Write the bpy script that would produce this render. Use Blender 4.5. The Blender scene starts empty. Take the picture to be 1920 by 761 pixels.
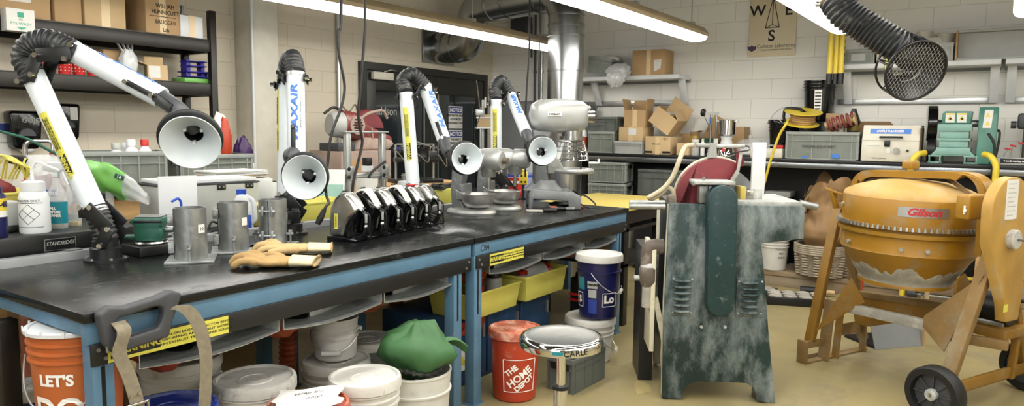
import bpy, bmesh, math, random
from mathutils import Vector as V, Matrix

SC = bpy.context.scene
COL = SC.collection
PI = math.pi
rnd = random.Random(7)

# ------------------------------------------------------------------ camera
HC = 1.48
A_, P_, R_, FPX = math.radians(34.24), math.radians(-5.847), math.radians(.621), 1347.0
CF = V((math.cos(A_)*math.cos(P_), math.sin(A_)*math.cos(P_), math.sin(P_)))
_r = V((math.sin(A_), -math.cos(A_), 0)); _u = _r.cross(CF)
CR = _r*math.cos(R_) + _u*math.sin(R_)
CU = _u*math.cos(R_) - _r*math.sin(R_)
CAM = V((0, 0, HC))
cd = bpy.data.cameras.new('camera'); cam = bpy.data.objects.new('camera', cd); COL.objects.link(cam)
cd.sensor_width = 36; cd.sensor_fit = 'HORIZONTAL'; cd.lens = 36*FPX/1920; cd.clip_start = .05; cd.clip_end = 60
cam.matrix_world = Matrix(((CR.x, CU.x, -CF.x, 0), (CR.y, CU.y, -CF.y, 0), (CR.z, CU.z, -CF.z, HC), (0, 0, 0, 1)))
SC.camera = cam

# ------------------------------------------------------------------ light and exposure
SC.view_settings.view_transform = 'Standard'; SC.view_settings.look = 'None'
SC.view_settings.exposure = 0.6; SC.view_settings.gamma = 1.0; SC.view_settings.use_curve_mapping = False
w = bpy.data.worlds.new('room_air'); SC.world = w; w.use_nodes = True
w.node_tree.nodes['Background'].inputs[0].default_value = (.75, .85, 1, 1); w.node_tree.nodes['Background'].inputs[1].default_value = .04
LENS_STRENGTH = 13.0
def area_light(name, loc, target, size, energy, col):
    l = bpy.data.lights.new(name, 'AREA'); l.shape = 'RECTANGLE'; l.size, l.size_y = size; l.energy = energy; l.color = col
    o = bpy.data.objects.new(name, l); COL.objects.link(o); o.location = loc
    o.rotation_euler = (V(target)-V(loc)).to_track_quat('-Z', 'Y').to_euler(); return o
area_light('cool_fill', (-2.8, .6, 1.9), (3, 2.2, 1.0), (3.2, 1.6), 40, (.78, .88, 1))  # added fill standing in for daylight from behind the camera; no window built
area_light('warm_fill', (2.2, -3.3, 2.0), (4.2, 2.0, .7), (3.0, 1.6), 14, (1, .95, .86))  # added warm fill lamp before the closed front wall

# ------------------------------------------------------------------ pixels of the photograph -> points
def ray(x, y): return CF + CR*((x-960)/FPX) - CU*((y-380.5)/FPX)
def gz(x, y, z): d = ray(x, y); return CAM + d*((z-HC)/d.z)
def gx(x, y, X): d = ray(x, y); return CAM + d*(X/d.x)
def gy(x, y, Y): d = ray(x, y); return CAM + d*(Y/d.y)
def pd(x, y, D): return CAM + ray(x, y)*D
def depth(p): return (V(p)-CAM).dot(CF)
def mpp(p): return depth(p)/FPX

# ------------------------------------------------------------------ materials
def lin(c):
    if isinstance(c, str):
        c = c.lstrip('#'); c = [int(c[i:i+2], 16)/255 for i in (0, 2, 4)]
        c = [(x/12.92 if x <= .04045 else ((x+.055)/1.055)**2.4) for x in c]
    return (c[0], c[1], c[2], 1)
def mat(name, col, rough=.5, metal=0, var=.12, scale=9, dirt=None, dscale=4, damt=.5, bump=0, bscale=60, emit=0, alpha=1, trans=0, stretch=None, spec=.5, ior=None, coat=0):
    m = bpy.data.materials.new(name); m.use_nodes = True; nt = m.node_tree; N = nt.nodes; L = nt.links; b = N['Principled BSDF']
    c = lin(col)
    b.inputs['Roughness'].default_value = rough; b.inputs['Metallic'].default_value = metal
    b.inputs['Specular IOR Level'].default_value = spec
    if coat: b.inputs['Coat Weight'].default_value = coat; b.inputs['Coat Roughness'].default_value = .1
    if ior: b.inputs['IOR'].default_value = ior
    if alpha < 1: b.inputs['Alpha'].default_value = alpha
    if trans: b.inputs['Transmission Weight'].default_value = trans
    if emit: b.inputs['Emission Color'].default_value = c; b.inputs['Emission Strength'].default_value = emit
    tc = N.new('ShaderNodeTexCoord'); src = tc.outputs['Object']
    if stretch:
        mp = N.new('ShaderNodeMapping'); mp.inputs['Scale'].default_value = stretch; L.new(src, mp.inputs['Vector']); src = mp.outputs[0]
    n = N.new('ShaderNodeTexNoise'); n.inputs['Scale'].default_value = scale; n.inputs['Detail'].default_value = 6; L.new(src, n.inputs['Vector'])
    r = N.new('ShaderNodeValToRGB'); e = r.color_ramp.elements
    e[0].position, e[1].position = .3, .7
    e[0].color = tuple(x*(1-var) for x in c[:3])+(1,); e[1].color = tuple(min(1, x*(1+var)) for x in c[:3])+(1,)
    L.new(n.outputs['Fac'], r.inputs['Fac']); out = r.outputs['Color']
    if dirt:
        n2 = N.new('ShaderNodeTexNoise'); n2.inputs['Scale'].default_value = dscale; n2.inputs['Detail'].default_value = 9; n2.inputs['Roughness'].default_value = .7
        L.new(src, n2.inputs['Vector'])
        r2 = N.new('ShaderNodeValToRGB'); r2.color_ramp.elements[0].position = .62-.3*damt; r2.color_ramp.elements[1].position = .84-.3*damt
        L.new(n2.outputs['Fac'], r2.inputs['Fac'])
        mx = N.new('ShaderNodeMix'); mx.data_type = 'RGBA'; L.new(r2.outputs['Color'], mx.inputs[0]); L.new(out, mx.inputs[6]); mx.inputs[7].default_value = lin(dirt)
        out = mx.outputs[2]
        mr = N.new('ShaderNodeMapRange'); mr.inputs[3].default_value = rough; mr.inputs[4].default_value = min(1, rough+.35); L.new(r2.outputs['Color'], mr.inputs[0]); L.new(mr.outputs[0], b.inputs['Roughness'])
    L.new(out, b.inputs['Base Color'])
    if bump:
        n3 = N.new('ShaderNodeTexNoise'); n3.inputs['Scale'].default_value = bscale; n3.inputs['Detail'].default_value = 4; L.new(src, n3.inputs['Vector'])
        bp = N.new('ShaderNodeBump'); bp.inputs['Strength'].default_value = bump; bp.inputs['Distance'].default_value = .01; L.new(n3.outputs['Fac'], bp.inputs['Height']); L.new(bp.outputs[0], b.inputs['Normal'])
    return m
def block_mat(name, col, mortar, axis):
    m = mat(name, col, .75, var=.05, scale=3); nt = m.node_tree; N = nt.nodes; L = nt.links; b = N['Principled BSDF']
    g = N.new('ShaderNodeNewGeometry'); s = N.new('ShaderNodeSeparateXYZ'); L.new(g.outputs['Position'], s.inputs[0])
    cb = N.new('ShaderNodeCombineXYZ'); L.new(s.outputs[axis], cb.inputs[0]); L.new(s.outputs['Z'], cb.inputs[1])
    br = N.new('ShaderNodeTexBrick'); br.inputs['Scale'].default_value = 1; br.inputs['Brick Width'].default_value = .406; br.inputs['Row Height'].default_value = .203
    br.inputs['Mortar Size'].default_value = .004; br.inputs['Mortar Smooth'].default_value = .6; br.offset = .5
    br.inputs['Color1'].default_value = lin(col); br.inputs['Color2'].default_value = tuple(x*.97 for x in lin(col)[:3])+(1,); br.inputs['Mortar'].default_value = lin(mortar)
    L.new(cb.outputs[0], br.inputs['Vector'])
    mx = N.new('ShaderNodeMix'); mx.data_type = 'RGBA'; mx.blend_type = 'MULTIPLY'; mx.inputs[0].default_value = .35
    old = b.inputs['Base Color'].links[0].from_socket
    L.new(br.outputs['Color'], mx.inputs[6]); L.new(old, mx.inputs[7]); L.new(br.outputs['Color'], b.inputs['Base Color'])
    bp = N.new('ShaderNodeBump'); bp.inputs['Strength'].default_value = .5; bp.inputs['Distance'].default_value = .004; bp.invert = True
    L.new(br.outputs['Fac'], bp.inputs['Height']); L.new(bp.outputs[0], b.inputs['Normal'])
    return m

K = {}
def mk(key, *a, **k): K[key] = mat(key, *a, **k); return K[key]
mk('bench_black', '#0f1112', .27, var=.3, scale=3, dirt='#59605f', dscale=7, damt=.1, bump=.05, bscale=30, stretch=(1, 2.2, 1), spec=.4)
mk('blue_steel', '#51748d', .45, var=.12, dirt='#93a3ad', dscale=14, damt=.05)
mk('rail_metal', '#86888a', .5, .5, var=.12)
mk('seat_steel', '#cfcfca', .26, 1, var=.06, scale=4)
mk('hose_rust', '#9a4420', .5, var=.2, dirt='#4b2a1c', dscale=9, damt=.2)
mk('panel_black', '#141516', .45, var=.2, dirt='#8f938f', dscale=38, damt=-.12)
mk('zinc', '#c3c6c4', .38, .75, var=.12, scale=6, dirt='#8a8d8a', dscale=7, damt=.35)
mk('galv', '#94989a', .27, .95, var=.14, scale=5)
mk('duct', '#a8abad', .26, 1, var=.12, scale=2)
mk('alu', '#b9bbba', .35, .9, var=.08)
mk('steel', '#b2b1ad', .22, 1, var=.1)
mk('bowl_steel', '#c6c5c0', .36, .9, var=.06)
mk('steel_dull', '#929593', .4, .8, var=.25, scale=12, dirt='#c3c6c4', dscale=9, damt=.32)
mk('dust_pink', '#9a877b', .85, var=.15, scale=7, dirt='#7a4a42', dscale=5, damt=.15)
mk('chrome', '#d6d6d4', .07, 1, var=.02)
mk('brushed', '#b3b1ac', .26, 1, var=.18, scale=12, dirt='#8f8878', dscale=9, damt=.12)
mk('white', '#d2d5d6', .35, var=.03)
mk('arm_white', '#d3dade', .28, var=.02)
mk('cone_white', '#c9d1d4', .42, var=.03)
mk('bucket_white', '#cbc9c2', .42, var=.05, dirt='#a9a49a', dscale=6, damt=.12)
mk('lid_dusty', '#b9b7b0', .7, var=.12, dirt='#86857f', dscale=9, damt=.4)
mk('cream', '#c6c2b3', .5, var=.06)
mk('black', '#131415', .4, var=.2)
mk('rubber', '#0f1011', .55, var=.25, dirt='#4b4a46', dscale=11, damt=.1)
mk('bellow', '#26282a', .5, var=.3, dirt='#8c8a82', dscale=22, damt=.2)
mk('gloss_black', '#0a0b0c', .13, var=.1)
mk('plastic_grey', '#3a3c40', .5, var=.12, dirt='#6d6c68', dscale=9, damt=.1)
mk('tote_grey', '#72776f', .5, var=.08, dirt='#8f9087', dscale=8, damt=.1)
mk('tote_rib', '#8b908a', .5, var=.08)
mk('tote_dark', '#585d58', .5, var=.08)
mk('tote_light', '#a6a8a3', .5, var=.06)
mk('card', '#af9068', .8, var=.08, scale=4)
mk('card_pale', '#c0a57c', .8, var=.08, scale=4)
mk('card_dark', '#86694a', .85, var=.08, scale=4)
mk('tape', '#d3b98c', .3, var=.05)
mk('paper', '#d6d5cf', .7, var=.04)
mk('ink', '#16171a', .6, var=.05)
mk('ink_grey', '#5d5f63', .6, var=.05)
mk('blue_ink', '#3f74c2', .5, var=.05)
mk('navy_ink', '#2b3f8e', .5, var=.05)
mk('green_ink', '#2f9d80', .5, var=.05)
mk('red_ink', '#b3262c', .5, var=.05)
mk('white_ink', '#f0eee8', .5, var=.05)
mk('warn', '#cdc651', .5, var=.04)
mk('orange', '#b5602f', .38, var=.08, scale=3, dirt='#d18a55', dscale=5, damt=.1)
mk('home_orange', '#a93a20', .36, var=.06, dirt='#c9ab93', dscale=12, damt=.02)
mk('orange_dust', '#a8563f', .6, var=.12, dirt='#d6b9a2', dscale=9, damt=.4)
mk('navy', '#1a1c4a', .3, var=.12)
mk('blue_lid', '#1d2f83', .35, var=.1, dirt='#777f96', dscale=5, damt=.45)
mk('blue', '#1d49b2', .4, var=.05)
mk('cab_blue', '#1d3c5e', .5, var=.2, dirt='#3c5a76', dscale=9, damt=.1)
mk('yellow_bin', '#c9c25c', .45, var=.05)
mk('yellow', '#d2ba3a', .42, var=.05)
mk('red', '#b5211c', .4, var=.06)
mk('red_dusty', '#73302c', .55, var=.15, dirt='#a5948a', dscale=12, damt=.3)
mk('saw_red', '#6f1f26', .55, var=.12, dirt='#b9a9a4', dscale=55, damt=-.02)
mk('saw_green', '#142d2d', .5, var=.3, scale=3, dirt='#878f8e', dscale=3.6, damt=.56, stretch=(1.5, 1.5, .7), bump=.08)
mk('saw_belt', '#123032', .45, var=.25, scale=4, dirt='#7d8a88', dscale=26, damt=.12)
mk('saw_cream', '#cdc8b0', .6, var=.12, dirt='#8b8875', dscale=9, damt=.25)
mk('dust_grey', '#9b9d98', .8, var=.15, dirt='#cfcfc8', dscale=9, damt=.45)
mk('vise_green', '#235545', .4, var=.15, dirt='#6f8f82', dscale=12, damt=.08)
mk('mixer_yellow', '#936c1d', .42, var=.14, scale=4, dirt='#94876f', dscale=5, damt=.2)
mk('mixer_frame', '#88631f', .5, var=.18, scale=5, dirt='#8f8163', dscale=6, damt=.32)
mk('mixer_dust', '#806539', .7, var=.15, scale=5, dirt='#8f836c', dscale=4, damt=.45)
mk('cement', '#99958a', .85, var=.2, scale=9, dirt='#bab5a6', dscale=12, damt=.35, bump=.4, bscale=40)
mk('mixer_top', '#a9843d', .55, var=.1, dirt='#ab9a76', dscale=5, damt=.4)
mk('teal', '#7ba398', .4, var=.08)
mk('teal_dark', '#477a6c', .4, var=.12)
mk('hobart', '#a3a5a2', .36, .45, var=.1, dirt='#c9c4b2', dscale=8, damt=.15)
mk('hobart_base', '#77797a', .45, .25, var=.12, dirt='#c4c5c2', dscale=14, damt=.06)
mk('wood', '#b08c5a', .65, var=.15, scale=6, stretch=(1, 8, 8))
mk('wood_grey', '#8d7a60', .85, var=.22, scale=5, dirt='#8e887a', dscale=3, damt=.4, stretch=(1, .25, 1), bump=.3)
mk('ply_yellow', '#bda957', .4, var=.12, scale=5)
mk('rack_black', '#1d1a14', .4, .25, var=.25)
mk('lino_dark', '#161718', .35, var=.2)
mk('wicker', '#9d927f', .85, var=.2, scale=30)
mk('kraft', '#8b6d49', .7, var=.12, scale=5, bump=.7, bscale=11)
mk('green_cloth', '#376237', .6, var=.1, scale=6)
mk('green_bag', '#6cab52', .35, var=.1, dirt='#3c7d38', dscale=14, damt=.05)
mk('leather', '#b59a6c', .85, var=.1, scale=8, dirt='#8f7145', dscale=7, damt=.3, bump=.4, bscale=70)
mk('cuff_pale', '#c9bb98', .85, var=.08, scale=9, bump=.3, bscale=60)
mk('leather_tan', '#a08253', .85, var=.15, scale=8, bump=.4, bscale=70)
mk('webbing', '#7d7461', .85, var=.15, scale=60)
mk('denim_blue', '#1d2b66', .6, var=.1)
mk('door_black', '#23241f', .4, var=.1)
mk('lens', '#fbf8f1', .4, var=.0, emit=LENS_STRENGTH)
mk('housing', '#b7a582', .5, var=.06)
mk('clear', '#f4f6f6', .12, var=.02, alpha=.28, spec=.8)
mk('clear_bag', '#e8eaea', .18, var=.04, alpha=.42, spec=1, bump=.6, bscale=22)
mk('milk', '#e9eceb', .35, var=.03, alpha=.88)
mk('dark_glass', '#20262a', .06, var=.3, scale=1.5, spec=.8)
mk('green_liquid', '#1e7f8c', .25, var=.05)
mk('amber', '#a98f3f', .2, var=.05, alpha=.7)
mk('purple', '#35144b', .35, var=.05)
mk('grey_paint', '#8b8f91', .55, var=.04)
mk('brown_pipe', '#5b5148', .6, var=.2, dirt='#a39a8d', dscale=9, damt=.2)
mk('hose_beige', '#b1a68c', .6, var=.12)
mk('purple_blue', '#2a2290', .4, var=.08)

# ------------------------------------------------------------------ mesh builder
def frame(o, z=(0, 0, 1), x=None):
    z = V(z).normalized()
    x = V(x) if x is not None else (V((1, 0, 0)) if abs(z.x) < .9 else V((0, 1, 0)))
    y = z.cross(x).normalized(); x = y.cross(z)
    return Matrix(((x.x, y.x, z.x, o[0]), (x.y, y.y, z.y, o[1]), (x.z, y.z, z.z, o[2]), (0, 0, 0, 1)))
def rotz(a, o=(0, 0, 0)): return Matrix.Translation(V(o)) @ Matrix.Rotation(a, 4, 'Z')
def fillet(pts, r, n=6):
    pts = [V(p) for p in pts]; out = [pts[0]]
    for i in range(1, len(pts)-1):
        a, b, c = pts[i-1], pts[i], pts[i+1]; d1 = (a-b); d2 = (c-b); k = min(r, d1.length*.48, d2.length*.48)
        p, q = b+d1.normalized()*k, b+d2.normalized()*k
        for j in range(n+1):
            t = j/n; out.append(p*(1-t)**2 + b*2*t*(1-t) + q*t*t)
    out.append(pts[-1]); return out
def spline(pts, n=8):
    pts = [V(p) for p in pts]; P = [pts[0]*2-pts[1]]+pts+[pts[-1]*2-pts[-2]]; out = []
    for i in range(1, len(P)-2):
        a, b, c, d = P[i-1:i+3]
        for j in range(n):
            t = j/n; out.append(.5*((2*b)+(c-a)*t+(2*a-5*b+4*c-d)*t*t+(3*b-a-3*c+d)*t**3))
    out.append(pts[-1]); return out
class MB:
    def __init__(s): s.bm = bmesh.new()
    def _f(s, vs):
        try: return s.bm.faces.new(vs)
        except ValueError: return None
    def box(s, c, d, M=None, taper=1):
        c = V(c); h = V(d)/2; vs = []
        for k in (-1, 1):
            t = taper if k > 0 else 1
            for i, j in ((-1, -1), (1, -1), (1, 1), (-1, 1)):
                p = c+V((i*h.x*t, j*h.y*t, k*h.z)); vs.append(s.bm.verts.new(M @ p if M else p))
        for f in ((3, 2, 1, 0), (4, 5, 6, 7), (0, 1, 5, 4), (1, 2, 6, 5), (2, 3, 7, 6), (3, 0, 4, 7)): s._f([vs[i] for i in f])
        return s
    def bx(s, x0, x1, y0, y1, z0, z1, M=None): return s.box(((x0+x1)/2, (y0+y1)/2, (z0+z1)/2), (abs(x1-x0), abs(y1-y0), abs(z1-z0)), M)
    def beam(s, a, b, w, t, up=(0, 0, 1)):
        a, b = V(a), V(b); z = (b-a); L = z.length; M = frame((a+b)/2, z, V(up).cross(z) if abs(V(up).normalized().dot(z.normalized())) < .98 else None)
        return s.box((0, 0, 0), (w, t, L), M)
    def lathe(s, prof, n=28, M=None, cap=True, arc=(0, 2*PI), wob=None):
        full = abs(arc[1]-arc[0]-2*PI) < 1e-6; rings = []; m = n if full else n+1
        for r, z in prof:
            ring = []
            for i in range(m):
                a = arc[0]+(arc[1]-arc[0])*i/n; rr = max(r, 1e-5)*(wob(a, z) if wob else 1); p = V((rr*math.cos(a), rr*math.sin(a), z)); ring.append(s.bm.verts.new(M @ p if M else p))
            rings.append(ring)
        for a, b in zip(rings, rings[1:]):
            for i in range(n): s._f((a[i], a[(i+1) % m], b[(i+1) % m], b[i]))
        if cap and full:
            if prof[0][0] > 1e-4: s._f(rings[0][::-1])
            if prof[-1][0] > 1e-4: s._f(rings[-1])
        return s
    def cyl(s, a, b, r0, r1=None, n=20, cap=True):
        a, b = V(a), V(b); return s.lathe([(r0, 0), (r0 if r1 is None else r1, (b-a).length)], n, frame(a, b-a), cap)
    def tube(s, pts, r, n=10, closed=False, cap=True, flat=None):
        pts = [V(p) for p in pts]; N = len(pts); rings = []; up = None
        for i, p in enumerate(pts):
            a = pts[(i-1) % N] if (closed or i) else p; b = pts[(i+1) % N] if (closed or i < N-1) else p
            t = (b-a).normalized()
            if up is None: up = t.orthogonal().normalized()
            up = (up-t*up.dot(t)).normalized(); w_ = t.cross(up); rr = r[i] if isinstance(r, (list, tuple)) else r
            rings.append([s.bm.verts.new(p+up*math.cos(2*PI*j/n)*rr+w_*math.sin(2*PI*j/n)*rr*(flat or 1)) for j in range(n)])
        for i in range(N if closed else N-1):
            A, B = rings[i], rings[(i+1) % N]
            for j in range(n): s._f((A[j], A[(j+1) % n], B[(j+1) % n], B[j]))
        if cap and not closed: s._f(rings[0][::-1]); s._f(rings[-1])
        return s
    def ribbon(s, pts, wdir, w, t=.003):
        pts = [V(p) for p in pts]; wv = V(wdir).normalized(); rings = []
        for i, p in enumerate(pts):
            a, b = pts[max(i-1, 0)], pts[min(i+1, len(pts)-1)]; nrm = (b-a).normalized().cross(wv).normalized()
            rings.append([s.bm.verts.new(p+wv*w/2*x+nrm*t/2*y) for x, y in ((-1, -1), (1, -1), (1, 1), (-1, 1))])
        for A, B in zip(rings, rings[1:]):
            for j in range(4): s._f((A[j], A[(j+1) % 4], B[(j+1) % 4], B[j]))
        s._f(rings[0][::-1]); s._f(rings[-1]); return s
    def prism(s, poly, z0, z1, M=None):
        a = [s.bm.verts.new(M @ V((x, y, z0)) if M else V((x, y, z0))) for x, y in poly]; b = [s.bm.verts.new(M @ V((x, y, z1)) if M else V((x, y, z1))) for x, y in poly]; n = len(poly)
        s._f(a[::-1]); s._f(b)
        for i in range(n): s._f((a[i], a[(i+1) % n], b[(i+1) % n], b[i]))
        return s
    def ball(s, c, r, n=18, M=None, wob=None):
        r = V((r, r, r)) if isinstance(r, (int, float)) else V(r); prof = 12; rings = []
        for i in range(prof+1):
            t = PI*i/prof; ring = []
            for j in range(n):
                a = 2*PI*j/n; d = V((math.sin(max(t, 1e-3))*math.cos(a) if t < PI-1e-3 else 1e-3*math.cos(a), math.sin(max(t, 1e-3))*math.sin(a) if t < PI-1e-3 else 1e-3*math.sin(a), -math.cos(t)))
                k = wob(d) if wob else 1; p = V(c)+V((d.x*r.x, d.y*r.y, d.z*r.z))*k; ring.append(s.bm.verts.new(M @ p if M else p))
            rings.append(ring)
        for a, b in zip(rings, rings[1:]):
            for j in range(n): s._f((a[j], a[(j+1) % n], b[(j+1) % n], b[j]))
        s._f(rings[0][::-1]); s._f(rings[-1]); return s
    def torus(s, c, R, r, z=(0, 0, 1), n=32, m=8, sc=(1, 1)):
        M = frame(c, z); return s.tube([M @ V((R*math.cos(2*PI*i/n)*sc[0], R*math.sin(2*PI*i/n)*sc[1], 0)) for i in range(n)], r, m, True)
    def grid(s, fn, nu, nv, closeu=False):
        g = [[s.bm.verts.new(V(fn(i/nu, j/nv))) for j in range(nv+1)] for i in range(nu if closeu else nu+1)]
        for i in range(nu):
            for j in range(nv): s._f((g[i][j], g[(i+1) % len(g)][j], g[(i+1) % len(g)][j+1], g[i][j+1]))
        return s
    def build(s, name, m, parent=None, bev=0, ang=38, solid=0, seg=2):
        bm = s.bm
        bmesh.ops.remove_doubles(bm, verts=bm.verts, dist=1e-6)
        bmesh.ops.recalc_face_normals(bm, faces=bm.faces)
        if solid:
            bm.normal_update(); bmesh.ops.solidify(bm, geom=list(bm.faces), thickness=solid)
        lim = math.radians(ang)
        sharp = [e for e in bm.edges if len(e.link_faces) == 2 and e.calc_face_angle(0) > lim]
        if bev:
            bmesh.ops.bevel(bm, geom=sharp, offset=bev, segments=seg, affect='EDGES', clamp_overlap=True, profile=.5)
            lim = math.radians(50)
        for f in bm.faces: f.smooth = True
        for e in bm.edges:
            if len(e.link_faces) != 2 or e.calc_face_angle(0) > lim: e.smooth = False
        me = bpy.data.meshes.new(name); bm.to_mesh(me); bm.free(); me.materials.append(K[m] if isinstance(m, str) else m)
        o = bpy.data.objects.new(name, me); COL.objects.link(o)
        if parent is not None: o.parent = parent
        return o
def tag(o, label=None, cat=None, group=None, kind=None):
    if label: o['label'] = label
    if cat: o['category'] = cat
    if group: o['group'] = group
    if kind: o['kind'] = kind
    return o
def thing(name, label, cat, loc=(0, 0, 0), rz=0, group=None, M=None):
    o = bpy.data.objects.new(name, None); COL.objects.link(o); o.empty_display_size = .05
    if M is not None: o.matrix_world = M
    else: o.location = loc; o.rotation_euler = (0, 0, rz)
    return tag(o, label, cat, group)
def dup(root, loc=None, rz=None, label=None):
    r = root.copy(); COL.objects.link(r)
    if loc is not None: r.location = loc
    if rz is not None: r.rotation_euler = (0, 0, rz)
    if label: r['label'] = label
    for ch in list(root.children):
        c = ch.copy(); COL.objects.link(c); c.parent = r
        for g in list(ch.children):
            d = g.copy(); COL.objects.link(d); d.parent = c
    return r
def struct(name, mb, m, parent=None, **k):
    o = mb.build(name, m, parent, **k)
    if parent is None: o['kind'] = 'structure'
    return o
def fonted(s, size, shear=0, ext=.0006, sp=1, align='CENTER', bold=0, lead=1):
    c = bpy.data.curves.new('lettering', 'FONT'); c.body = s; c.size = size; c.extrude = ext; c.align_x = align; c.align_y = 'CENTER'; c.shear = shear; c.space_character = sp; c.offset = bold; c.space_line = lead; c.resolution_u = 3
    t = bpy.data.objects.new('lettering', c); COL.objects.link(t); bpy.context.view_layer.update()
    me = bpy.data.meshes.new_from_object(t.evaluated_get(bpy.context.evaluated_depsgraph_get()))
    bpy.data.objects.remove(t); bpy.data.curves.remove(c); return me
def text(s, size, m, parent, o, xd, yd, name='lettering', sx=1, rot=0, cylr=None, slope=0, **k):
    """flat text at o with x along xd and y along yd; cylr wraps it about a vertical axis through the local origin of parent"""
    me = fonted(s, size, **k); xd, yd = V(xd).normalized(), V(yd).normalized(); nd = xd.cross(yd); o = V(o); ca, sa = math.cos(rot), math.sin(rot)
    for v in me.vertices:
        x, y, z = v.co.x*sx, v.co.y, v.co.z; x, y = x*ca-y*sa, x*sa+y*ca
        if cylr:
            a = math.atan2(o.y, o.x)+x/cylr; rr = cylr+z+.0006+ slope*y; v.co = V((rr*math.cos(a), rr*math.sin(a), o.z+y))
        else: v.co = o+xd*x+yd*y+nd*(z+.0004)
    me.materials.clear(); me.materials.append(K[m]); t = bpy.data.objects.new(name, me); COL.objects.link(t)
    if parent is not None: t.parent = parent
    return t

# ================================================================== THE ROOM
YL, XW, ZC = 5.6, 7.75, 3.35
m_floor = mat('floor_concrete', '#94875f', .42, var=.16, scale=1.6, dirt='#77705f', dscale=1.0, damt=.35, bump=.08, bscale=18)
m_left = block_mat('block_left', '#cfc6b3', '#bdb4a0', 'X'); m_right = block_mat('block_right', '#eae9e2', '#d6d4ca', 'Y')
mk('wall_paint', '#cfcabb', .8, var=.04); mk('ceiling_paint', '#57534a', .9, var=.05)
struct('floor', MB().bx(-3, 7.9, -3.6, 5.75, -.1, 0), m_floor)
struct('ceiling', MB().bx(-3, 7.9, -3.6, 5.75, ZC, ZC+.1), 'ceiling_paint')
struct('wall_left', MB().bx(-3, 7.9, YL, YL+.15, 0, ZC), m_left)
struct('wall_right', MB().bx(XW, XW+.15, -3.6, YL, 0, ZC), m_right)
struct('wall_back', MB().bx(-3.1, -3, -3.6, 5.75, 0, ZC), 'wall_paint')
struct('wall_front', MB().bx(-3, 7.9, -3.7, -3.6, 0, ZC), 'wall_paint')
struct('trim_1', MB().bx(3.897, 4.165, 5.35, YL, 0, ZC), 'cream', bev=.006)     # pilaster beside the rack
# double door in the left wall
d = struct('door_1', MB().bx(5.35, 5.43, YL-.05, YL-.005, 0, 2.17).bx(7.49, 7.57, YL-.05, YL-.005, 0, 2.17).bx(5.43, 7.49, YL-.05, YL-.005, 2.09, 2.17), 'door_black')
for x0, x1 in ((5.435, 6.455), (6.465, 7.485)):
    g0, g1 = (x0+.13, x1-.13)
    lf = MB(); lf.bx(x0, g0, YL-.045, YL-.008, .01, 2.085).bx(g1, x1, YL-.045, YL-.008, .01, 2.085).bx(g0, g1, YL-.045, YL-.008, 1.88, 2.085).bx(g0, g1, YL-.045, YL-.008, .01, .5)
    lf = lf.build('door_leaf', 'door_black', d, bev=.004)
    MB().bx(g0, g1, YL-.03, YL-.02, .5, 1.88).build('door_glass', 'dark_glass', lf)
    MB().bx(g1 if x0 < 6 else g0-.02, g1+.02 if x0 < 6 else g0, YL-.05, YL-.044, .5, 1.88).build('glass_stop', 'alu', lf)
MB().cyl((7.36, YL-.09, .9), (7.36, YL-.09, 1.75), .014).cyl((7.36, YL-.09, .95), (7.36, YL-.04, .95), .01).cyl((7.36, YL-.09, 1.7), (7.36, YL-.04, 1.7), .01).build('pull_handle', 'alu', d)
text('naldson', .13, 'tote_light', d, (5.72, YL-.031, 1.66), (1, 0, 0), (0, 0, 1), sx=.9)  # sign reflected in the glass, drawn as lettering on the pane
t = thing('door_closer', 'silver closer box on the black door head', 'door closer', (5.62, YL-.06, 2.03))
MB().box((0, -.03, 0), (.3, .05, .08)).build('closer_body', 'cream', t, bev=.006); MB().tube([(.02, -.03, .045), (.1, -.06, .07), (.22, -.02, .07)], .007).build('closer_arm', 'alu', t)
for i, (z, ls) in enumerate(((1.62, ('RESTRICTED AREA', 'AUTHORIZED', 'PERSONNEL ONLY')), (1.33, ('THIS AREA IS', 'UNDER 24 HOUR', 'SURVEILLANCE')))):
    t = thing('notice_sign', ('upper' if i == 0 else 'lower')+' white sign with blue NOTICE band on the dark door glass', 'sign', (6.93, YL-.034, z), group='notice signs on the door')
    MB().box((0, 0, 0), (.27, .004, .27)).build('sign_plate', 'paper', t, bev=.001)
    MB().box((0, -.003, .085), (.25, .003, .075)).build('band', 'navy_ink', t)
    text('NOTICE', .065, 'white_ink', t, (0, -.0055, .085), (1, 0, 0), (0, 0, 1), shear=.15, bold=.002)
    for j, s in enumerate(ls): text(s, .034, 'ink', t, (0, -.003, .02-.045*j), (1, 0, 0), (0, 0, 1), bold=.001)
# conduits on the walls
def conduit(label, x, y, z0, z1, r, m='alu', clips=()):
    t = thing('conduit', label, 'pipe', (x, y, z0)); MB().cyl((0, 0, 0), (0, 0, z1-z0), r, n=12).build('pipe', m, t)
    for z in clips: MB().cyl((0, 0, z-z0-.012), (0, 0, z-z0+.012), r*1.5, n=12).build('coupling', m, t)
conduit('silver conduit running down the cream block wall near the red saw', 5.06, YL-.03, .8, ZC, .018, clips=(2.05,))
conduit('white conduit running down the corner of the pilaster', 3.885, 5.335, .6, ZC, .012, 'white')
conduit('thin silver conduit close beside the large vertical duct', XW-.03, 4.83, .6, 2.9, .02, clips=(2.2,))
conduit('dark conduit between the silver conduit and the vertical duct', XW-.04, 4.92, .9, 2.9, .014, 'plastic_grey', (2.2,))
t = thing('junction_box', 'dark metal junction box high on the wall behind the duct', 'electrical box', (XW-.06, 5.12, 2.78)); MB().box((0, 0, 0), (.11, .26, .2)).build('box_body', 'plastic_grey', t, bev=.006); MB().tube(fillet([(0, -.12, 0), (0, -.155, 0), (0, -.155, -.4)], .03), .012).build('conduit_bend', 'plastic_grey', t)
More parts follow.
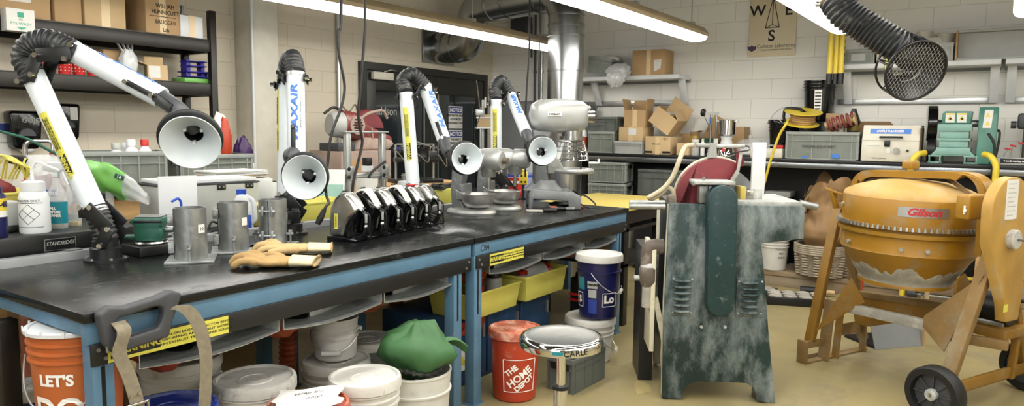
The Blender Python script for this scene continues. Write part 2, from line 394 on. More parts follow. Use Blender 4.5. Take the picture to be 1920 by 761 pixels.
t = thing('wall_panel', 'plain grey board fixed to the wall beside the dark door', 'panel', (XW-.02, 5.12, .6)); MB().box((0, 0, .62), (.03, .62, 1.24)).build('board', 'grey_paint', t, bev=.004); MB().box((-.017, 0, 1.23), (.006, .62, .02)).build('edge_trim', 'alu', t)

# compass sign on the right wall
t = thing('compass_sign', 'beige compass sign with N, W, E, S around a needle on the block wall', 'sign', (XW-.012, 2.045, 2.26))
mk('sign_beige', '#d9cdae', .35, var=.03)
MB().box((0, 0, .345), (.012, .47, .69)).build('sign_board', 'sign_beige', t, bev=.002)
X, Z = (0, -1, 0), (0, 0, 1)
for s, y, z in (('N', .0, .655), ('W', .155, .465), ('E', -.155, .455), ('S', .005, .205)): text(s, .155, 'ink', t, (-.0065, y, z), X, Z, bold=.003)
nd = MB()
for a, b in (((.07, .29), (0, .60)), ((-.07, .29), (0, .60)), ((.0, .32), (0, .60)), ((.07, .29), (0, .32)), ((-.07, .29), (0, .32)), ((.07, .29), (-.07, .29))): nd.beam((-.008, a[0], a[1]), (-.008, b[0], b[1]), .006, .004, (1, 0, 0))
nd.build('needle', 'ink', t)
text('Carleton Laboratory', .054, 'ink_grey', t, (-.0065, -.045, .105), X, Z, sx=.86); text('CIVIL ENGINEERING & MECHANICS', .02, 'ink_grey', t, (-.0065, -.05, .065), X, Z)
e = MB(); e.prism([(.0, .0), (.04, .02), (.045, .06), (.02, .05), (0, .065), (-.02, .05), (-.045, .06), (-.04, .02)], 0, .002, Matrix(((0, 0, -1, -.006), (-1, 0, 0, .2), (0, 1, 0, .055), (0, 0, 0, 1)))); e.build('crest', 'purple', t)

# ------------------------------------------------------------------ fluorescent fixtures
def fixture(label, y, x0, x1):
    t = thing('ceiling_light', label, 'light', (x0, y, 2.36), group='long fluorescent fixtures'); L = x1-x0
    M = Matrix(((0, 0, 1, 0), (1, 0, 0, 0), (0, 1, 0, 0), (0, 0, 0, 1)))
    MB().prism([(-.11, .0), (.11, .0), (.115, .03), (.07, .085), (-.07, .085), (-.115, .03)], 0, L, M).build('housing', 'housing', t, bev=.003)
    n = max(1, round(L/1.22))
    for i in range(n):
        a, b = L*i/n+.004, L*(i+1)/n-.004
        MB().prism([(.105, 0), (.09, -.026), (.045, -.04), (-.045, -.04), (-.09, -.026), (-.105, 0)], a, b, M).build('lens', 'lens', t)
    for q in (L*.45, L*.82, L-.15):
        h = MB().cyl((q, 0, .085), (q, 0, ZC-2.36), .006, n=8).build('hanger_rod', 'alu', t); MB().box((q, 0, .1), (.06, .05, .05)).build('hanger_clamp', 'alu', h)
fixture('long fluorescent fixture hanging in front of the door and elbow duct', 4.09, -1, 6.72)
fixture('long fluorescent fixture ending just past the vertical silver duct', 2.45, -1, 6.66)
fixture('fluorescent fixture partly behind the black exhaust hose by the compass sign', 1.19, -1, 6.75)
fixture('fluorescent fixture whose tip shows above the wall shelf with big grey tray', -.10, -1, 6.45)
fixture('fluorescent fixture over the open floor beyond the concrete mixer', -1.6, -1, 6.6)

# ------------------------------------------------------------------ ventilation duct
t = thing('ventilation_duct', 'large silver spiral duct from wall plate over to vertical drop', 'duct', (6.25, 3.63, 0)); O = V((6.25, 3.63, 0)); DR = .178
W0 = V((6.62, YL-.02, 2.42)); 
MB().box(W0-O+V((0, 0, 0)), (.56, .02, .36)).build('wall_plate', 'galv', t, bev=.002)
pts = fillet([W0, (6.62, 5.08, 2.42), (6.55, 5.02, 2.83), (6.25, 3.63, 2.83), (6.25, 3.63, 0.02)], .3, 7)
MB().tube([p-O for p in pts], DR, 36).build('duct_run', 'duct', t)
def ring(p, d, w_=.022, k=1.035): p = V(p)-O; d = V(d).normalized(); MB().cyl(p-d*w_/2, p+d*w_/2, DR*k, n=36).build('seam_ring', 'galv', t)
ring((6.62, 5.42, 2.42), (0, 1, 0)); ring((6.62, 5.3, 2.42), (0, 1, 0)); ring((6.42, 4.42, 2.83), (.2, 1, 0)); ring((6.47, 4.66, 2.83), (.2, 1, 0)); ring((6.32, 3.97, 2.83), (.2, 1, 0))
for z in (2.6, 2.5, 2.4, 2.06, 1.2): ring((6.25, 3.63, z), (0, 0, 1), .03 if z == 2.5 else .016, 1.03)
# cords hanging from the ceiling over the bench
def cord(name, label, cat, pts, r=.006, m='rubber', plug=None, n=9):
    if name == 'hanging_cable': pts = [V((pts[0].x, pts[0].y, ZC))]+pts[1:]
    p = spline(pts, n); o = V(pts[-1]); t = thing(name, label, cat, o); MB().tube([q-o for q in p], r, 8).build('cable', m, t)
    if plug: d = (p[-1]-p[-3]).normalized(); MB().cyl(V((0, 0, 0))-d*.01, d*.045, .012, .018, 12).cyl(d*.045, d*.075, .018, .014, 12).build('plug', m, t)
    return t
c1 = [(640, -170), (640, 5), (634, 60), (636, 105), (646, 160), (640, 200), (622, 250), (615, 300), (611, 345), (612, 366)]
cord('hanging_cable', 'black power cord hanging past the steel frame to a vacuum', 'cord', [gy(x, y, 3.05) for x, y in c1]+[gy(617, 380, 2.98), gy(612, 386, 2.96), gy(607, 396, 2.96)], .008, plug=1)
c2 = [(683, -170), (684, 0), (683, 70), (676, 160), (672, 215), (677, 250), (679, 270), (670, 310), (662, 345), (660, 392)]
cord('hanging_cable', 'black power cord hanging in front of the aluminium frame', 'cord', [gy(x, y, 3.22) for x, y in c2], .0085)
cord('hanging_cable', 'thin black cord hanging straight down beside the large stand mixer', 'cord', [gy(x, y, 3.2) for x, y in ((994, -130), (993, 20), (992, 100), (987, 180), (985, 260), (985, 330))], .008)
cord('hanging_cable', 'thin black cord hanging just in front of the vertical duct', 'cord', [gy(x, y, 3.3) for x, y in ((1012, -130), (1012, 20), (1011, 100), (1010, 180), (1010, 300))], .006)

# ------------------------------------------------------------------ right wall shelves
def wall_shelf(label, y0, y1, z, deep, rail_z, brk, ext=0):
    t = thing('wall_shelf', label, 'shelf', (XW, (y0+y1)/2, z)); c = (y0+y1)/2
    MB().bx(-deep, -.03, y0-c, y1-c, -.045, 0).build('shelf_board', 'white', t, bev=.004)
    MB().bx(-.03, -.005, y0-c+.02, y1-c-.02, rail_z-z-.025, rail_z-z+.03).build('wall_rail', 'alu', t, bev=.003)
    MB().bx(-.028, -.004, y0-c, y1-c, -.07, -.03).build('wall_cleat', 'grey_paint', t)
    for y in brk: MB().prism([(-deep*.62, -.045), (-deep*.62+.04, -.045), (-.03, rail_z-z-.02), (-.07, rail_z-z-.02)], -.035, .035, Matrix(((1, 0, 0, 0), (0, 0, -1, y-c), (0, 1, 0, 0), (0, 0, 0, 1)))).build('bracket', 'white', t, bev=.003)
    return t
wall_shelf('white wall shelf carrying the large cardboard box and tilted grey tote', 2.9, 4.25, 2.085, .36, 1.79, (2.93, 4.0))
wall_shelf('long white wall shelf carrying bins behind the black exhaust hood', .06, 1.4, 2.115, .38, 1.78, (1.28, .1))
wall_shelf('white wall shelf section meeting the long shelf at the picture edge', -1.2, .03, 2.115, .38, 1.78, (-.02, -1.1))

# ------------------------------------------------------------------ boxes and totes
def carton(label, loc, d, rz=0, flaps=(), m='card', tape=1, M=None, cat='box', lettering=(), name='cardboard_box', group=None, open_=False):
    t = thing(name, label, cat, loc, rz, group, M); x, y, z = d
    if open_:
        b = MB(); w_ = .006
        b.bx(-x/2, x/2, -y/2, y/2, 0, w_).bx(-x/2, x/2, -y/2, -y/2+w_, w_, z).bx(-x/2, x/2, y/2-w_, y/2, w_, z).bx(-x/2, -x/2+w_, -y/2+w_, y/2-w_, w_, z).bx(x/2-w_, x/2, -y/2+w_, y/2-w_, w_, z); b.build('carton_body', m, t)
    else: MB().box((0, 0, z/2), d).build('carton_body', m, t, bev=.004)
    if tape: MB().box((0, 0, z/2), (.05, y+.002, z+.002)).build('packing_tape', 'tape', t)
    for side, ang in flaps:      # side: 0 -x, 1 +x, 2 -y, 3 +y ; ang: tilt from lying open (0) to upright (90)
        L = (y if side < 2 else x); wd = (x if side < 2 else y)*.5; a = math.radians(ang)
        M2 = Matrix.Translation((-x/2, 0, z)) @ Matrix.Rotation(a, 4, 'Y') if side == 0 else Matrix.Translation((x/2, 0, z)) @ Matrix.Rotation(PI-a, 4, 'Y') if side == 1 else Matrix.Translation((0, -y/2, z)) @ Matrix.Rotation(-a, 4, 'X') if side == 2 else Matrix.Translation((0, y/2, z)) @ Matrix.Rotation(PI+a, 4, 'X')
        c = (-wd/2, 0, 0) if side < 2 else (0, -wd/2, 0)
        MB().box(c, (wd, L-.01, .005) if side < 2 else (L-.01, wd, .005), M2).build('flap', m, t)
    for s, sz, col, o, xd in lettering: text(s, sz, col, t, o, xd, (0, 0, 1))
    return t
def tote(label, loc, d, rz=0, m='tote_grey', lid=False, M=None, group=None, ribs=3, cat='crate', name='plastic_tote', card=False):
    t = thing(name, label, cat, loc, rz, group, M); x, y, z = d; w_ = .006; k = .94; b = MB()
    X, Y = x*k/2, y*k/2
    b.bx(-X, X, -Y, Y, 0, w_)
    for s in (-1, 1): b.bx(-X, X, s*Y-w_*(s > 0), s*Y+w_*(s < 0), w_, z).bx(s*X-w_*(s > 0), s*X+w_*(s < 0), -Y+w_, Y-w_, w_, z)
    b.build('tote_body', m, t)
    r = MB()
    for s in (-1, 1): r.bx(-x/2, x/2, s*Y, s*y/2, z-.03, z).bx(s*X, s*x/2, -Y, Y, z-.03, z)
    r.build('rim', 'tote_rib' if m == 'tote_grey' else m, t, bev=.002)
    rb = MB()
    for s in (-1, 1):
        for q in [-1, -.86, .86, 1]+[(-1+2*(i+1)/(ribs+1))*.8 for i in range(ribs)]:
            rb.bx(q*X-.004, q*X+.004, s*Y, s*y/2-.002*s, .005, z-.03)
        for q in (-1, -.7, .7, 1): rb.bx(s*X, s*x/2-.002*s, q*Y-.004, q*Y+.004, .005, z-.03)
        rb.bx(-X, X, s*Y, s*y/2-.002*s, z*.66, z*.66+.006).bx(s*X, s*x/2-.002*s, -Y, Y, z*.66, z*.66+.006).bx(-X, X, s*Y, s*y/2-.004*s, .0, .012)
    rb.build('ribs', 'tote_rib' if m == 'tote_grey' else m, t)
    for s in (-1, 1): MB().box((s*(x/2+.001), 0, z-.05), (.008, .12, .035)).build('hand_hole', 'black', t)
    if lid: MB().bx(-x/2, x/2, -y/2, y/2, z, z+.015).bx(-x/2+.02, x/2-.02, -y/2+.02, y/2-.02, z+.015, z+.022).build('lid', m, t, bev=.003)
    if card: MB().box((0, -y/2-.001, z*.45), (x*.45, .003, z*.45)).build('card_holder', 'tote_light', t)
    return t

# ================================================================== WORKBENCHES
BT, BF = .915, 2.24
def flex_hose(parent, pts, r, name='flex_hose', m='orange', pitch=.03):
    p = spline(pts, 10); L = sum((b-a).length for a, b in zip(p, p[1:])); n = max(8, int(L/pitch*4)); acc = [0]
    for a, b in zip(p, p[1:]): acc.append(acc[-1]+(b-a).length)
    out, rr = [], []
    for i in range(n+1):
        d = L*i/n; k = max(j for j in range(len(acc)) if acc[j] <= d+1e-9); k = min(k, len(p)-2); f = (d-acc[k])/max(1e-9, acc[k+1]-acc[k]); out.append(p[k].lerp(p[k+1], f)); rr.append(r*(1+.07*math.cos(i/4*2*PI)))
    return MB().tube(out, rr, 18).build(name, m, parent, ang=80)
def warning_sticker(parent, o, w_, h, xd, yd, l1='1. TURN ON DUST COLLECTOR BEFORE', l2='PERFORMING ANY CEMENT WORK.', l3='2. AIM EXHAUST TRUNK NEAR SOURCE.'):
    xd, yd = V(xd), V(yd); nd = xd.cross(yd); o = V(o); M = Matrix((( xd.x, yd.x, nd.x, o.x), (xd.y, yd.y, nd.y, o.y), (xd.z, yd.z, nd.z, o.z), (0, 0, 0, 1)))
    s = MB().box((0, 0, 0), (w_, h, .0012), M).build('warning_sticker', 'warn', parent)
    MB().box((-w_*.29, 0, .0008), (w_*.38, h*.66, .0006), M).build('black_field', 'ink', s)
    text('WARNING', h*.5, 'warn', s, o-xd*w_*.29+nd*.0012, xd, yd, sx=.72*w_/h/4.2, bold=.001)
    text('\n'.join((l1, l2, l3)), h*.19, 'ink', s, o+xd*w_*.205+nd*.0007, xd, yd, sx=w_/h/4.9, lead=1.2)
    return s
def workbench(label, x0, x1, front, back, code=None, sticker=None, hoods=(), left_leg=.02):
    c = V(((x0+x1)/2, (front+back)/2, 0)); t = thing('workbench', label, 'workbench', c, group='steel workbenches'); L = x1-x0; W = back-front
    X0, X1, Y0, Y1 = -L/2, L/2, -W/2, W/2
    MB().bx(X0, X1, Y0, Y1, BT-.03, BT).build('worktop', 'bench_black', t, bev=.002)
    a = MB()
    for s in (0, 1): a.bx(X0+.012, X1-.012, (Y0+.012, Y1-.047)[s], (Y0+.047, Y1-.012)[s], BT-.1, BT-.03).bx((X0+.012, X1-.047)[s], (X0+.047, X1-.012)[s], Y0+.047, Y1-.047, BT-.076, BT-.03)
    a.build('apron', 'blue_steel', t, bev=.003)
    lg = .065
    for xx in (X0+left_leg, X1-.085-lg):
        for yy in (Y0+.012, Y1-.012-lg):
            l = MB().bx(xx, xx+lg, yy, yy+lg, .0, BT-.1).build('leg', 'blue_steel', t, bev=.005)
            MB().bx(xx-.01, xx+lg+.01, yy-.01, yy+lg+.01, 0, .008).build('foot_plate', 'blue_steel', l)
            if yy < 0: MB().bx(xx+.024, xx+.036, yy-.001, yy+.003, .5, .74).build('slot_strip', 'black', l)
    MB().bx(X0+.018, X1-.018, Y0+.004, Y0+.012, BT-.17, BT-.1).build('service_panel', 'panel_black', t, bev=.002)
    for xx in (X0+.04, X0+.06, X1-.06, X1-.04): MB().cyl((xx, Y0+.005, BT-.12-.03*(xx in (X0+.06, X1-.06))), (xx, Y0-.001, BT-.12-.03*(xx in (X0+.06, X1-.06))), .006, n=10).build('bolt', 'alu', t)
    if code: text(code, .045, 'ink', t, (X0+.1, Y0+.0115, BT-.066), (1, 0, 0), (0, 0, 1))
    if sticker: warning_sticker(t, (sticker[0]-c.x, Y0+.003, BT-.137), sticker[1], .062, (1, 0, 0), (0, 0, 1))
    for (a0, a1, hole) in hoods:
        h = exhaust_hood(t, a0-c.x, a1-c.x, Y0+.02, BT-.165, hole)
    return t
def exhaust_hood(parent, x0, x1, y, z, hole):
    wd = x1-x0; D = .30
    def low(u, v): return (x0+wd*(u*(1-v)+(.28+.66*u)*v), y+D*v, z-(.054+.022*math.sin(PI*u))*(1-.40*v))
    zt = lambda v: z+.03-.01*v
    b = MB().grid(low, 14, 8)
    for u in (0, 1): b.grid(lambda q, v: (lambda p: (p[0], p[1], p[2]+(zt(v)-p[2])*q))(low(u, v)), 2, 8)
    b.grid(lambda u, v: (lambda p: (p[0], p[1], p[2]+(zt(1)-p[2])*v))(low(u, 1)), 14, 2)
    h = b.build('exhaust_hood', 'zinc', parent, solid=.002)
    p0, pu, pv = V(low(hole, .46)), V(low(hole+.05, .46)), V(low(hole, .56)); nn = (pu-p0).cross(pv-p0).normalized()
    MB().cyl(p0+nn*.001, p0+nn*.005, .056, n=28).build('duct_opening', 'black', h)
    MB().beam(V(low(hole+.14, .34))+V((0, 0, .004)), V(low(.97, .5))+V((0, 0, .02)), .004, .04).build('fold_rib', 'zinc', h)
    hx = p0.x; flex_hose(h, [p0+V((0, .02, -.015)), p0+V((0, .09, -.062)), V((hx, y+.42, z-.11)), V((hx, y+.66, z-.13)), V((hx, y+.80, z-.25)), V((hx, y+.835, .08))], .045, m='hose_rust')
    return h
B1 = workbench('black topped blue steel workbench nearest the camera, metal moulds and gloves on it', 1.018, 2.945, BF, 3.2, 'CB4', (1.295, .42), ((1.19, 1.735, .3), (1.755, 2.29, .2), (2.305, 2.8, .12)), .025)
B2 = workbench('black topped blue steel workbench in the middle, stand mixers on it', 2.955, 4.817, BF, 3.2, 'CB4', (3.255, .33), ((3.11, 3.645, .14), (3.66, 4.17, .11), (4.185, 4.66, .25)), .012)
B3 = workbench('dark topped workbench behind the aluminium rail, heaped with tubs and boxes', .35, 2.55, 3.262, 4.2)
B4 = workbench('dark topped workbench behind the rail under the aluminium frame and red box', 2.56, 5.90, 3.262, 4.2)
t = thing('bench_rail', 'aluminium rail along the back edge of the black workbenches', 'rail', (1.02, 3.2, BT))
MB().bx(0, 3.78, .005, .055, -.15, .034).build('rail_bar', 'rail_metal', t, bev=.002)
for x in (.42, .8, 1.6, 2.4): MB().box((x, .03, .037), (.06, .035, .006)).build('rail_clip', 'alu', t)
# black leg panel near the picture edge is the rack side under the bench
t = thing('steel_post', 'black steel post standing under the near end of the workbench', 'post', (1.035, 2.845, 0)); MB().box((0, 0, .4), (.06, .06, .8)).build('post_tube', 'rack_black', t, bev=.003); MB().box((0, 0, .004), (.1, .1, .008)).build('post_foot', 'rack_black', t)

# ------------------------------------------------------------------ buckets
def bucket(label, P, d, base=0, m='bucket_white', lid=None, handle=None, group=None, k=.86, rings=3, open_=True, name='bucket', ztop=None, cat='bucket', rz=0, lift=0, lidh=.028, lh=.03):
    """P rim centre; handle: angle of the bail's hang side"""
    P = V(P); h = (ztop or P.z)-base; r = d/2; lh = lh if lid else 0
    t = thing(name, label, cat, (P.x, P.y, base), rz, group); hb = h-lh*.4; w_ = .004
    rr = lambda z: r*(k+(1-k)*z/hb)*.955
    prof = [(rr(0)-.008, 0), (rr(0), .008), (rr(hb-.1), hb-.1)]
    for i in range(rings):
        z = hb-.095+i*.028; prof += [(rr(z), z), (rr(z)+.008, z+.002), (rr(z)+.008, z+.009), (rr(z), z+.012)]
    prof += [(rr(hb-.008), hb-.012), (r*.975, hb-.01), (r*.975, hb), (rr(hb)-w_, hb)]
    prof += [(rr(hb*.5)-w_, hb*.5), (rr(0)-w_-.006, .012), (0, .012)]
    MB().lathe(prof, 36, cap=False).lathe([(0, 0), (rr(0)-.008, 0)], 36, cap=False).build('bucket_body', m, t, ang=32)
    if lid:
        L = MB().lathe([(r, hb-lidh), (r+.004, hb-lidh+.002), (r+.004, hb+.006), (r, hb+lh*.55), (r*.93, hb+lh*.6), (r*.9, hb+lh*.25), (r*.45, hb+lh*.22), (r*.44, hb+lh*.32), (r*.36, hb+lh*.32), (r*.35, hb+lh*.22), (r*.2, hb+lh*.22), (r*.19, hb+lh*.3), (r*.1, hb+lh*.3), (0, hb+lh*.25)], 36, cap=False)
        for i in range(14): L.box((0, 0, 0), (.004, .007, .020), rotz(2*PI*i/14) @ Matrix.Translation((r+.004, 0, hb-lidh+.012)))
        L = L.build('lid', lid, t, ang=32)
    if handle is not None:
        a0, sag = handle; z0 = hb-.06; R = rr(z0)+.012; pts = []
        for i in range(25):
            u = PI*i/24; p = V((R*math.cos(u), 0, 0)); s_ = math.sin(u)
            q = V((R*math.cos(u), -(R*.25+.06*0+R*.85*s_)*s_ if sag < 0 else -(R*1.05)*s_**.8, z0-abs(sag)*s_**1.2)); pts.append(rotz(a0) @ q)
        hd = MB().tube(pts, .0028, 6).build('handle', 'alu', t)
        c = pts[11:14]; d_ = (c[2]-c[0]).normalized(); MB().cyl(c[1]-d_*.045, c[1]+d_*.045, .012, n=12).build('grip', 'bucket_white', hd)
        for p in (pts[0], pts[-1]): MB().ball(p, .012, 10).build('ear', m, hd)
    return t
def toward_cam(P): return math.atan2(-V(P).y, -V(P).x)
# stack at the near end
P = V((1.105, 2.478, .832))
t = thing('bucket', 'upturned dented pail under the orange LET\'S DO bucket', 'bucket', (P.x, P.y, 0)); MB().lathe([(.105, 0), (.105, .012), (.1, .02), (.085, P.z-.387), (0, P.z-.387)], 28).build('pail_body', 'tote_dark', t)
b = bucket("orange bucket reading LET'S DO with white lid and white grip handle", P, .29, P.z-.387, 'orange', 'white', None, rings=3, lidh=.007, lh=.014)
a = toward_cam(P)-.42; R = lambda z: .145*(.86+.14*z/.375)*.955
text("LET'S", .05, 'white_ink', b, (math.cos(a-.1)*.14, math.sin(a-.1)*.14, .235), (1, 0, 0), (0, 0, 1), cylr=R(.225)+.002, slope=.06, bold=.002, sx=.95)
text("DO", .11, 'white_ink', b, (math.cos(a-.1)*.14, math.sin(a-.1)*.14, .135), (1, 0, 0), (0, 0, 1), cylr=R(.14)+.002, slope=.06, bold=.003, sx=.9)
hp = []
for i in range(21):
    u = PI*i/20; ph = a-.02-1.25+2.5*i/20; s_ = math.sin(u); hp.append(V(((R(.3)+.012+.02*s_)*math.cos(ph), (R(.3)+.012+.02*s_)*math.sin(ph), .30-.16*s_**.9)))
h = MB().tube(hp, .003, 6).build('handle', 'alu', b); MB().cyl(hp[9]-(hp[10]-hp[8]).normalized()*.03, hp[9]+(hp[10]-hp[8]).normalized()*.05, .011, n=12).build('grip', 'bucket_white', h)
bucket('large white bucket with a yellow tag under the exhaust scoop beside the orange bucket', pd(338, 668, 3.05), .325, lid='bucket_white', handle=(2.2, .12))
t = bucket('bucket with dusty blue lid at the bottom edge under the webbing strap', pd(320, 762, 2.6), .318, m='bucket_white', lid='blue_lid')
bucket('white bucket whose grey dusty lid stands between the blue lid and white pail', pd(478, 708, 2.9), .317, m='bucket_white', lid='lid_dusty', handle=(-1.2, .1))
Pp = pd(578, 757, 2.69); t = bucket('orange bucket with a scribbled sheet of paper lying over its lid', Pp, .30, m='home_orange', lid='orange_dust')
pp = thing('paper_sheet', 'creased white sheet with scribbled writing lying on the orange bucket', 'paper', (Pp.x, Pp.y, Pp.z+.013), -.75)
MB().grid(lambda u, v: ((u-.5)*.24+.012*math.sin(9*v), (v-.5)*.2+.01*math.sin(8*u), .006+.010*math.sin(7*u+3*v)*math.sin(6*v+1)+.012*abs(u-.5)*0+.006), 16, 12).build('sheet', 'paper', pp, solid=.001)
text('scrap bin', .03, 'ink_grey', pp, (0, .02, .023), (1, 0, 0), (0, 1, 0), shear=.4, rot=.2); text('only!', .03, 'ink_grey', pp, (.02, -.03, .023), (1, 0, 0), (0, 1, 0), shear=.4, rot=.2)
bucket('white bucket with pale stained lid in front of the stacked pail', pd(684, 705, 3.0), .294, lid='bucket_white', m='bucket_white')
Pb = pd(778, 690, 3.3); bucket('white bucket holding the bunched green fabric', Pb, .345, m='bucket_white', k=.88, rings=1)
Ps = pd(630, 672, 3.5); bucket('wide white lidded bucket carrying the small open white pail', Ps, .322, lid='bucket_white')
zs = Ps.z+.012; bucket('small white pail standing on a lidded bucket under the scoop', V((Ps.x, Ps.y, zs+.2)), .226, zs, rings=2, handle=(-.9, .09), k=.9)
bucket('low bucket with dark grey lid behind the white pail', pd(690, 634, 4.0), .30, m='tote_dark', lid='lid_dusty')
bucket('white lidded pail in the shadow behind the black steel post', (1.17, 2.97, .5), .19, m='denim_blue', lid='lid_dusty', handle=(-2, .1))
t = thing('red_crate', 'red crate partly hidden behind the orange bucket', 'crate', (1.5, 3.42, 0)); MB().box((0, 0, .33), (.3, .3, .66)).build('crate_body', 'orange_dust', t, bev=.01)
# green fabric in the bucket
t = thing('fabric_bundle', 'green fabric with dark camouflage lining bunched in the white bucket', 'cloth', (Pb.x, Pb.y, Pb.z-.03))
from mathutils import noise as NZ
def wob(s, amp, off=0): return lambda d: 1+amp*(NZ.noise(V(d)*s+V((off, 0, 0)))+.55*NZ.noise(V(d)*s*2.3+V((off, 7, 0)))+.5*abs(NZ.noise(V((d.x*s*1.5, d.y*s*1.5, d.z*1.2))+V((off, 3, 2)))))
w1 = lambda d: 1+.30*NZ.noise(V(d)*1.5+V((3, 1, 0)))+.14*abs(NZ.noise(V(d)*2.9+V((0, 4, 2))))-.05+.05*NZ.noise(V(d)*6)
MB().ball((0, 0, .105), (.172, .172, .15), 64, wob=lambda d: w1(d)*(1-.2*max(0, d.z)*(.5+.5*d.y))*(.80+.2*min(1, max(0, (d.z+.45)/.5)))).build('cloth', 'green_cloth', t, ang=70)
v_ = V((.83, -.56, 0)); MB().grid(lambda u, v: V((0, 0, .15))+v_*(.1+.14*u)+V((.56, .83, 0))*((v-.5)*.1*(1-.55*u)-.03)+V((0, 0, .03*math.sin(3*u)-.05*u+.02*math.sin(5*v+u))), 10, 6).build('loose_corner', 'green_cloth', t, solid=.006)
mk('camo', '#12150f', .7, var=.5, dirt='#5f6b56', dscale=30, damt=.25)
MB().tube(spline([V((math.cos(a)*.145, math.sin(a)*.145, .052+.01*math.sin(4*a))) for a in [3.3+.26*i for i in range(10)]], 5), [.006+.010*math.sin(i*.75)**2 for i in range(46)], 8).build('lining', 'camo', t, ang=70)
# bench 2 underneath
Ph = pd(966, 614, 3.98); b = bucket('red orange bucket with white square logo and dusty lid', Ph, .288, m='home_orange', lid='orange_dust', rings=0)
a = toward_cam(Ph)+.22; Rm = .144*.955*.93
cy = .155
for s, sz, q in (('THE', .042, .052), ('HOME', .056, .008), ('DEPOT', .040, -.034)):
    me_o = (.004-q*.62-(.018 if q > .03 else 0), q*.8-.004)
    A = a+me_o[0]/Rm; text(s, sz, 'white_ink', b, (math.cos(A)*Rm, math.sin(A)*Rm, cy-.01+me_o[1]), (1, 0, 0), (0, 0, 1), cylr=Rm+.001, slope=.05, rot=.66, bold=.0016, sx=1.0)
fr = MB(); hw = .09
def arcbar(a0, a1, z, w_=.0035):
    p = [V(((Rm+.002+.055*(z-cy))*math.cos(a+q/Rm), (Rm+.002+.055*(z-cy))*math.sin(a+q/Rm), z)) for q in [a0+(a1-a0)*i/12 for i in range(13)]]; fr.ribbon(p, (0, 0, 1), w_, .001)
arcbar(-hw, hw, cy+hw); arcbar(-hw, hw, cy-hw)
for q in (-hw, hw): A = a+q/Rm; fr.beam(((Rm-.004)*math.cos(A), (Rm-.004)*math.sin(A), cy-hw), ((Rm+.0085)*math.cos(A), (Rm+.0085)*math.sin(A), cy+hw), .0035, .003)
fr.build('logo_frame', 'white_ink', b)
MB().ball((.05, -.02, .362), (.05, .045, .008), 14, wob=wob(5, .3)).build('rubble', 'cement', b)
Pw = pd(1107, 592, 4.66); bw = bucket('white bucket standing under the dark blue bucket', Pw, .322, lid='bucket_white', handle=(.4, .14))
zt = Pw.z+.013; Pl = V((Pw.x, Pw.y-.055, zt+.400)); b = bucket('dark blue bucket with white lid and white lettering on top of a white bucket', Pl, .295, zt, m='navy', lid='bucket_white', rings=1)
a = toward_cam(Pl); Rb = .1475*.955*.93
A = a+.55; text('Lo', .07, 'white_ink', b, (math.cos(A)*Rb, math.sin(A)*Rb, .13), (1, 0, 0), (0, 0, 1), cylr=Rb-.002, slope=.05, bold=.003)
A = a-1.05; text('S', .06, 'white_ink', b, (math.cos(A)*Rb, math.sin(A)*Rb, .12), (1, 0, 0), (0, 0, 1), cylr=Rb-.002, slope=.05, bold=.002)
def wrap_patch(par, R, a0, a1, z0, z1, m, name, slope=.05, zc=0):
    return MB().grid(lambda u, v: ((R+slope*(z0+(z1-z0)*v-zc))*math.cos(a0+(a1-a0)*u), (R+slope*(z0+(z1-z0)*v-zc))*math.sin(a0+(a1-a0)*u), z0+(z1-z0)*v), 12, 2).build(name, m, par, solid=.0008)
def wrap_frame(par, R, a0, a1, z0, z1, m, w_=.004, zc=0):
    f = MB(); rr = lambda z: R+.05*(z-zc)
    for z in (z0, z1): f.ribbon([V((rr(z)*math.cos(a0+(a1-a0)*i/8), rr(z)*math.sin(a0+(a1-a0)*i/8), z)) for i in range(9)], (0, 0, 1), w_, .001)
    for q in (a0, a1): f.beam((rr(z0)*math.cos(q), rr(z0)*math.sin(q), z0), (rr(z1)*math.cos(q), rr(z1)*math.sin(q), z1), w_, .001)
    return f.build('logo_outline', m, par)
wrap_frame(b, Rb-.001, a+.2, a+.98, .085, .17, 'white_ink', zc=.13); wrap_frame(b, Rb-.001, a-1.3, a-.85, .075, .165, 'white_ink', zc=.13)
wrap_patch(b, Rb-.001, a-1.15, a-.72, .185, .265, 'green_liquid', 'blue_sticker', zc=.13)
w_ = wrap_patch(b, Rb-.001, a-.55, a-.06, .20, .245, 'tote_light', 'warning_label', zc=.13); text('WARNING', .017, 'ink', b, (math.cos(a-.3)*Rb, math.sin(a-.3)*Rb, .223), (1, 0, 0), (0, 0, 1), cylr=Rb+.0045, bold=.001)
wrap_patch(b, Rb-.001, a-.5, a-.1, .14, .192, 'tote_light', 'pictogram', zc=.13); wrap_patch(b, Rb-.001, a-.52, a-.08, .04, .13, 'navy_ink', 'instruction_label', zc=.13)
hp = []
for i in range(21):
    u = PI*i/20; ph = a-.35+1.9*i/20; s_ = math.sin(u); hp.append(V(((Rb+.012+.02*s_)*math.cos(ph), (Rb+.012+.02*s_)*math.sin(ph), .30-.10*i/20-.07*s_)))
h = MB().tube(hp, .0028, 6).build('handle', 'alu', b); MB().cyl(hp[14], hp[17], .011, n=12).build('grip', 'bucket_white', h)
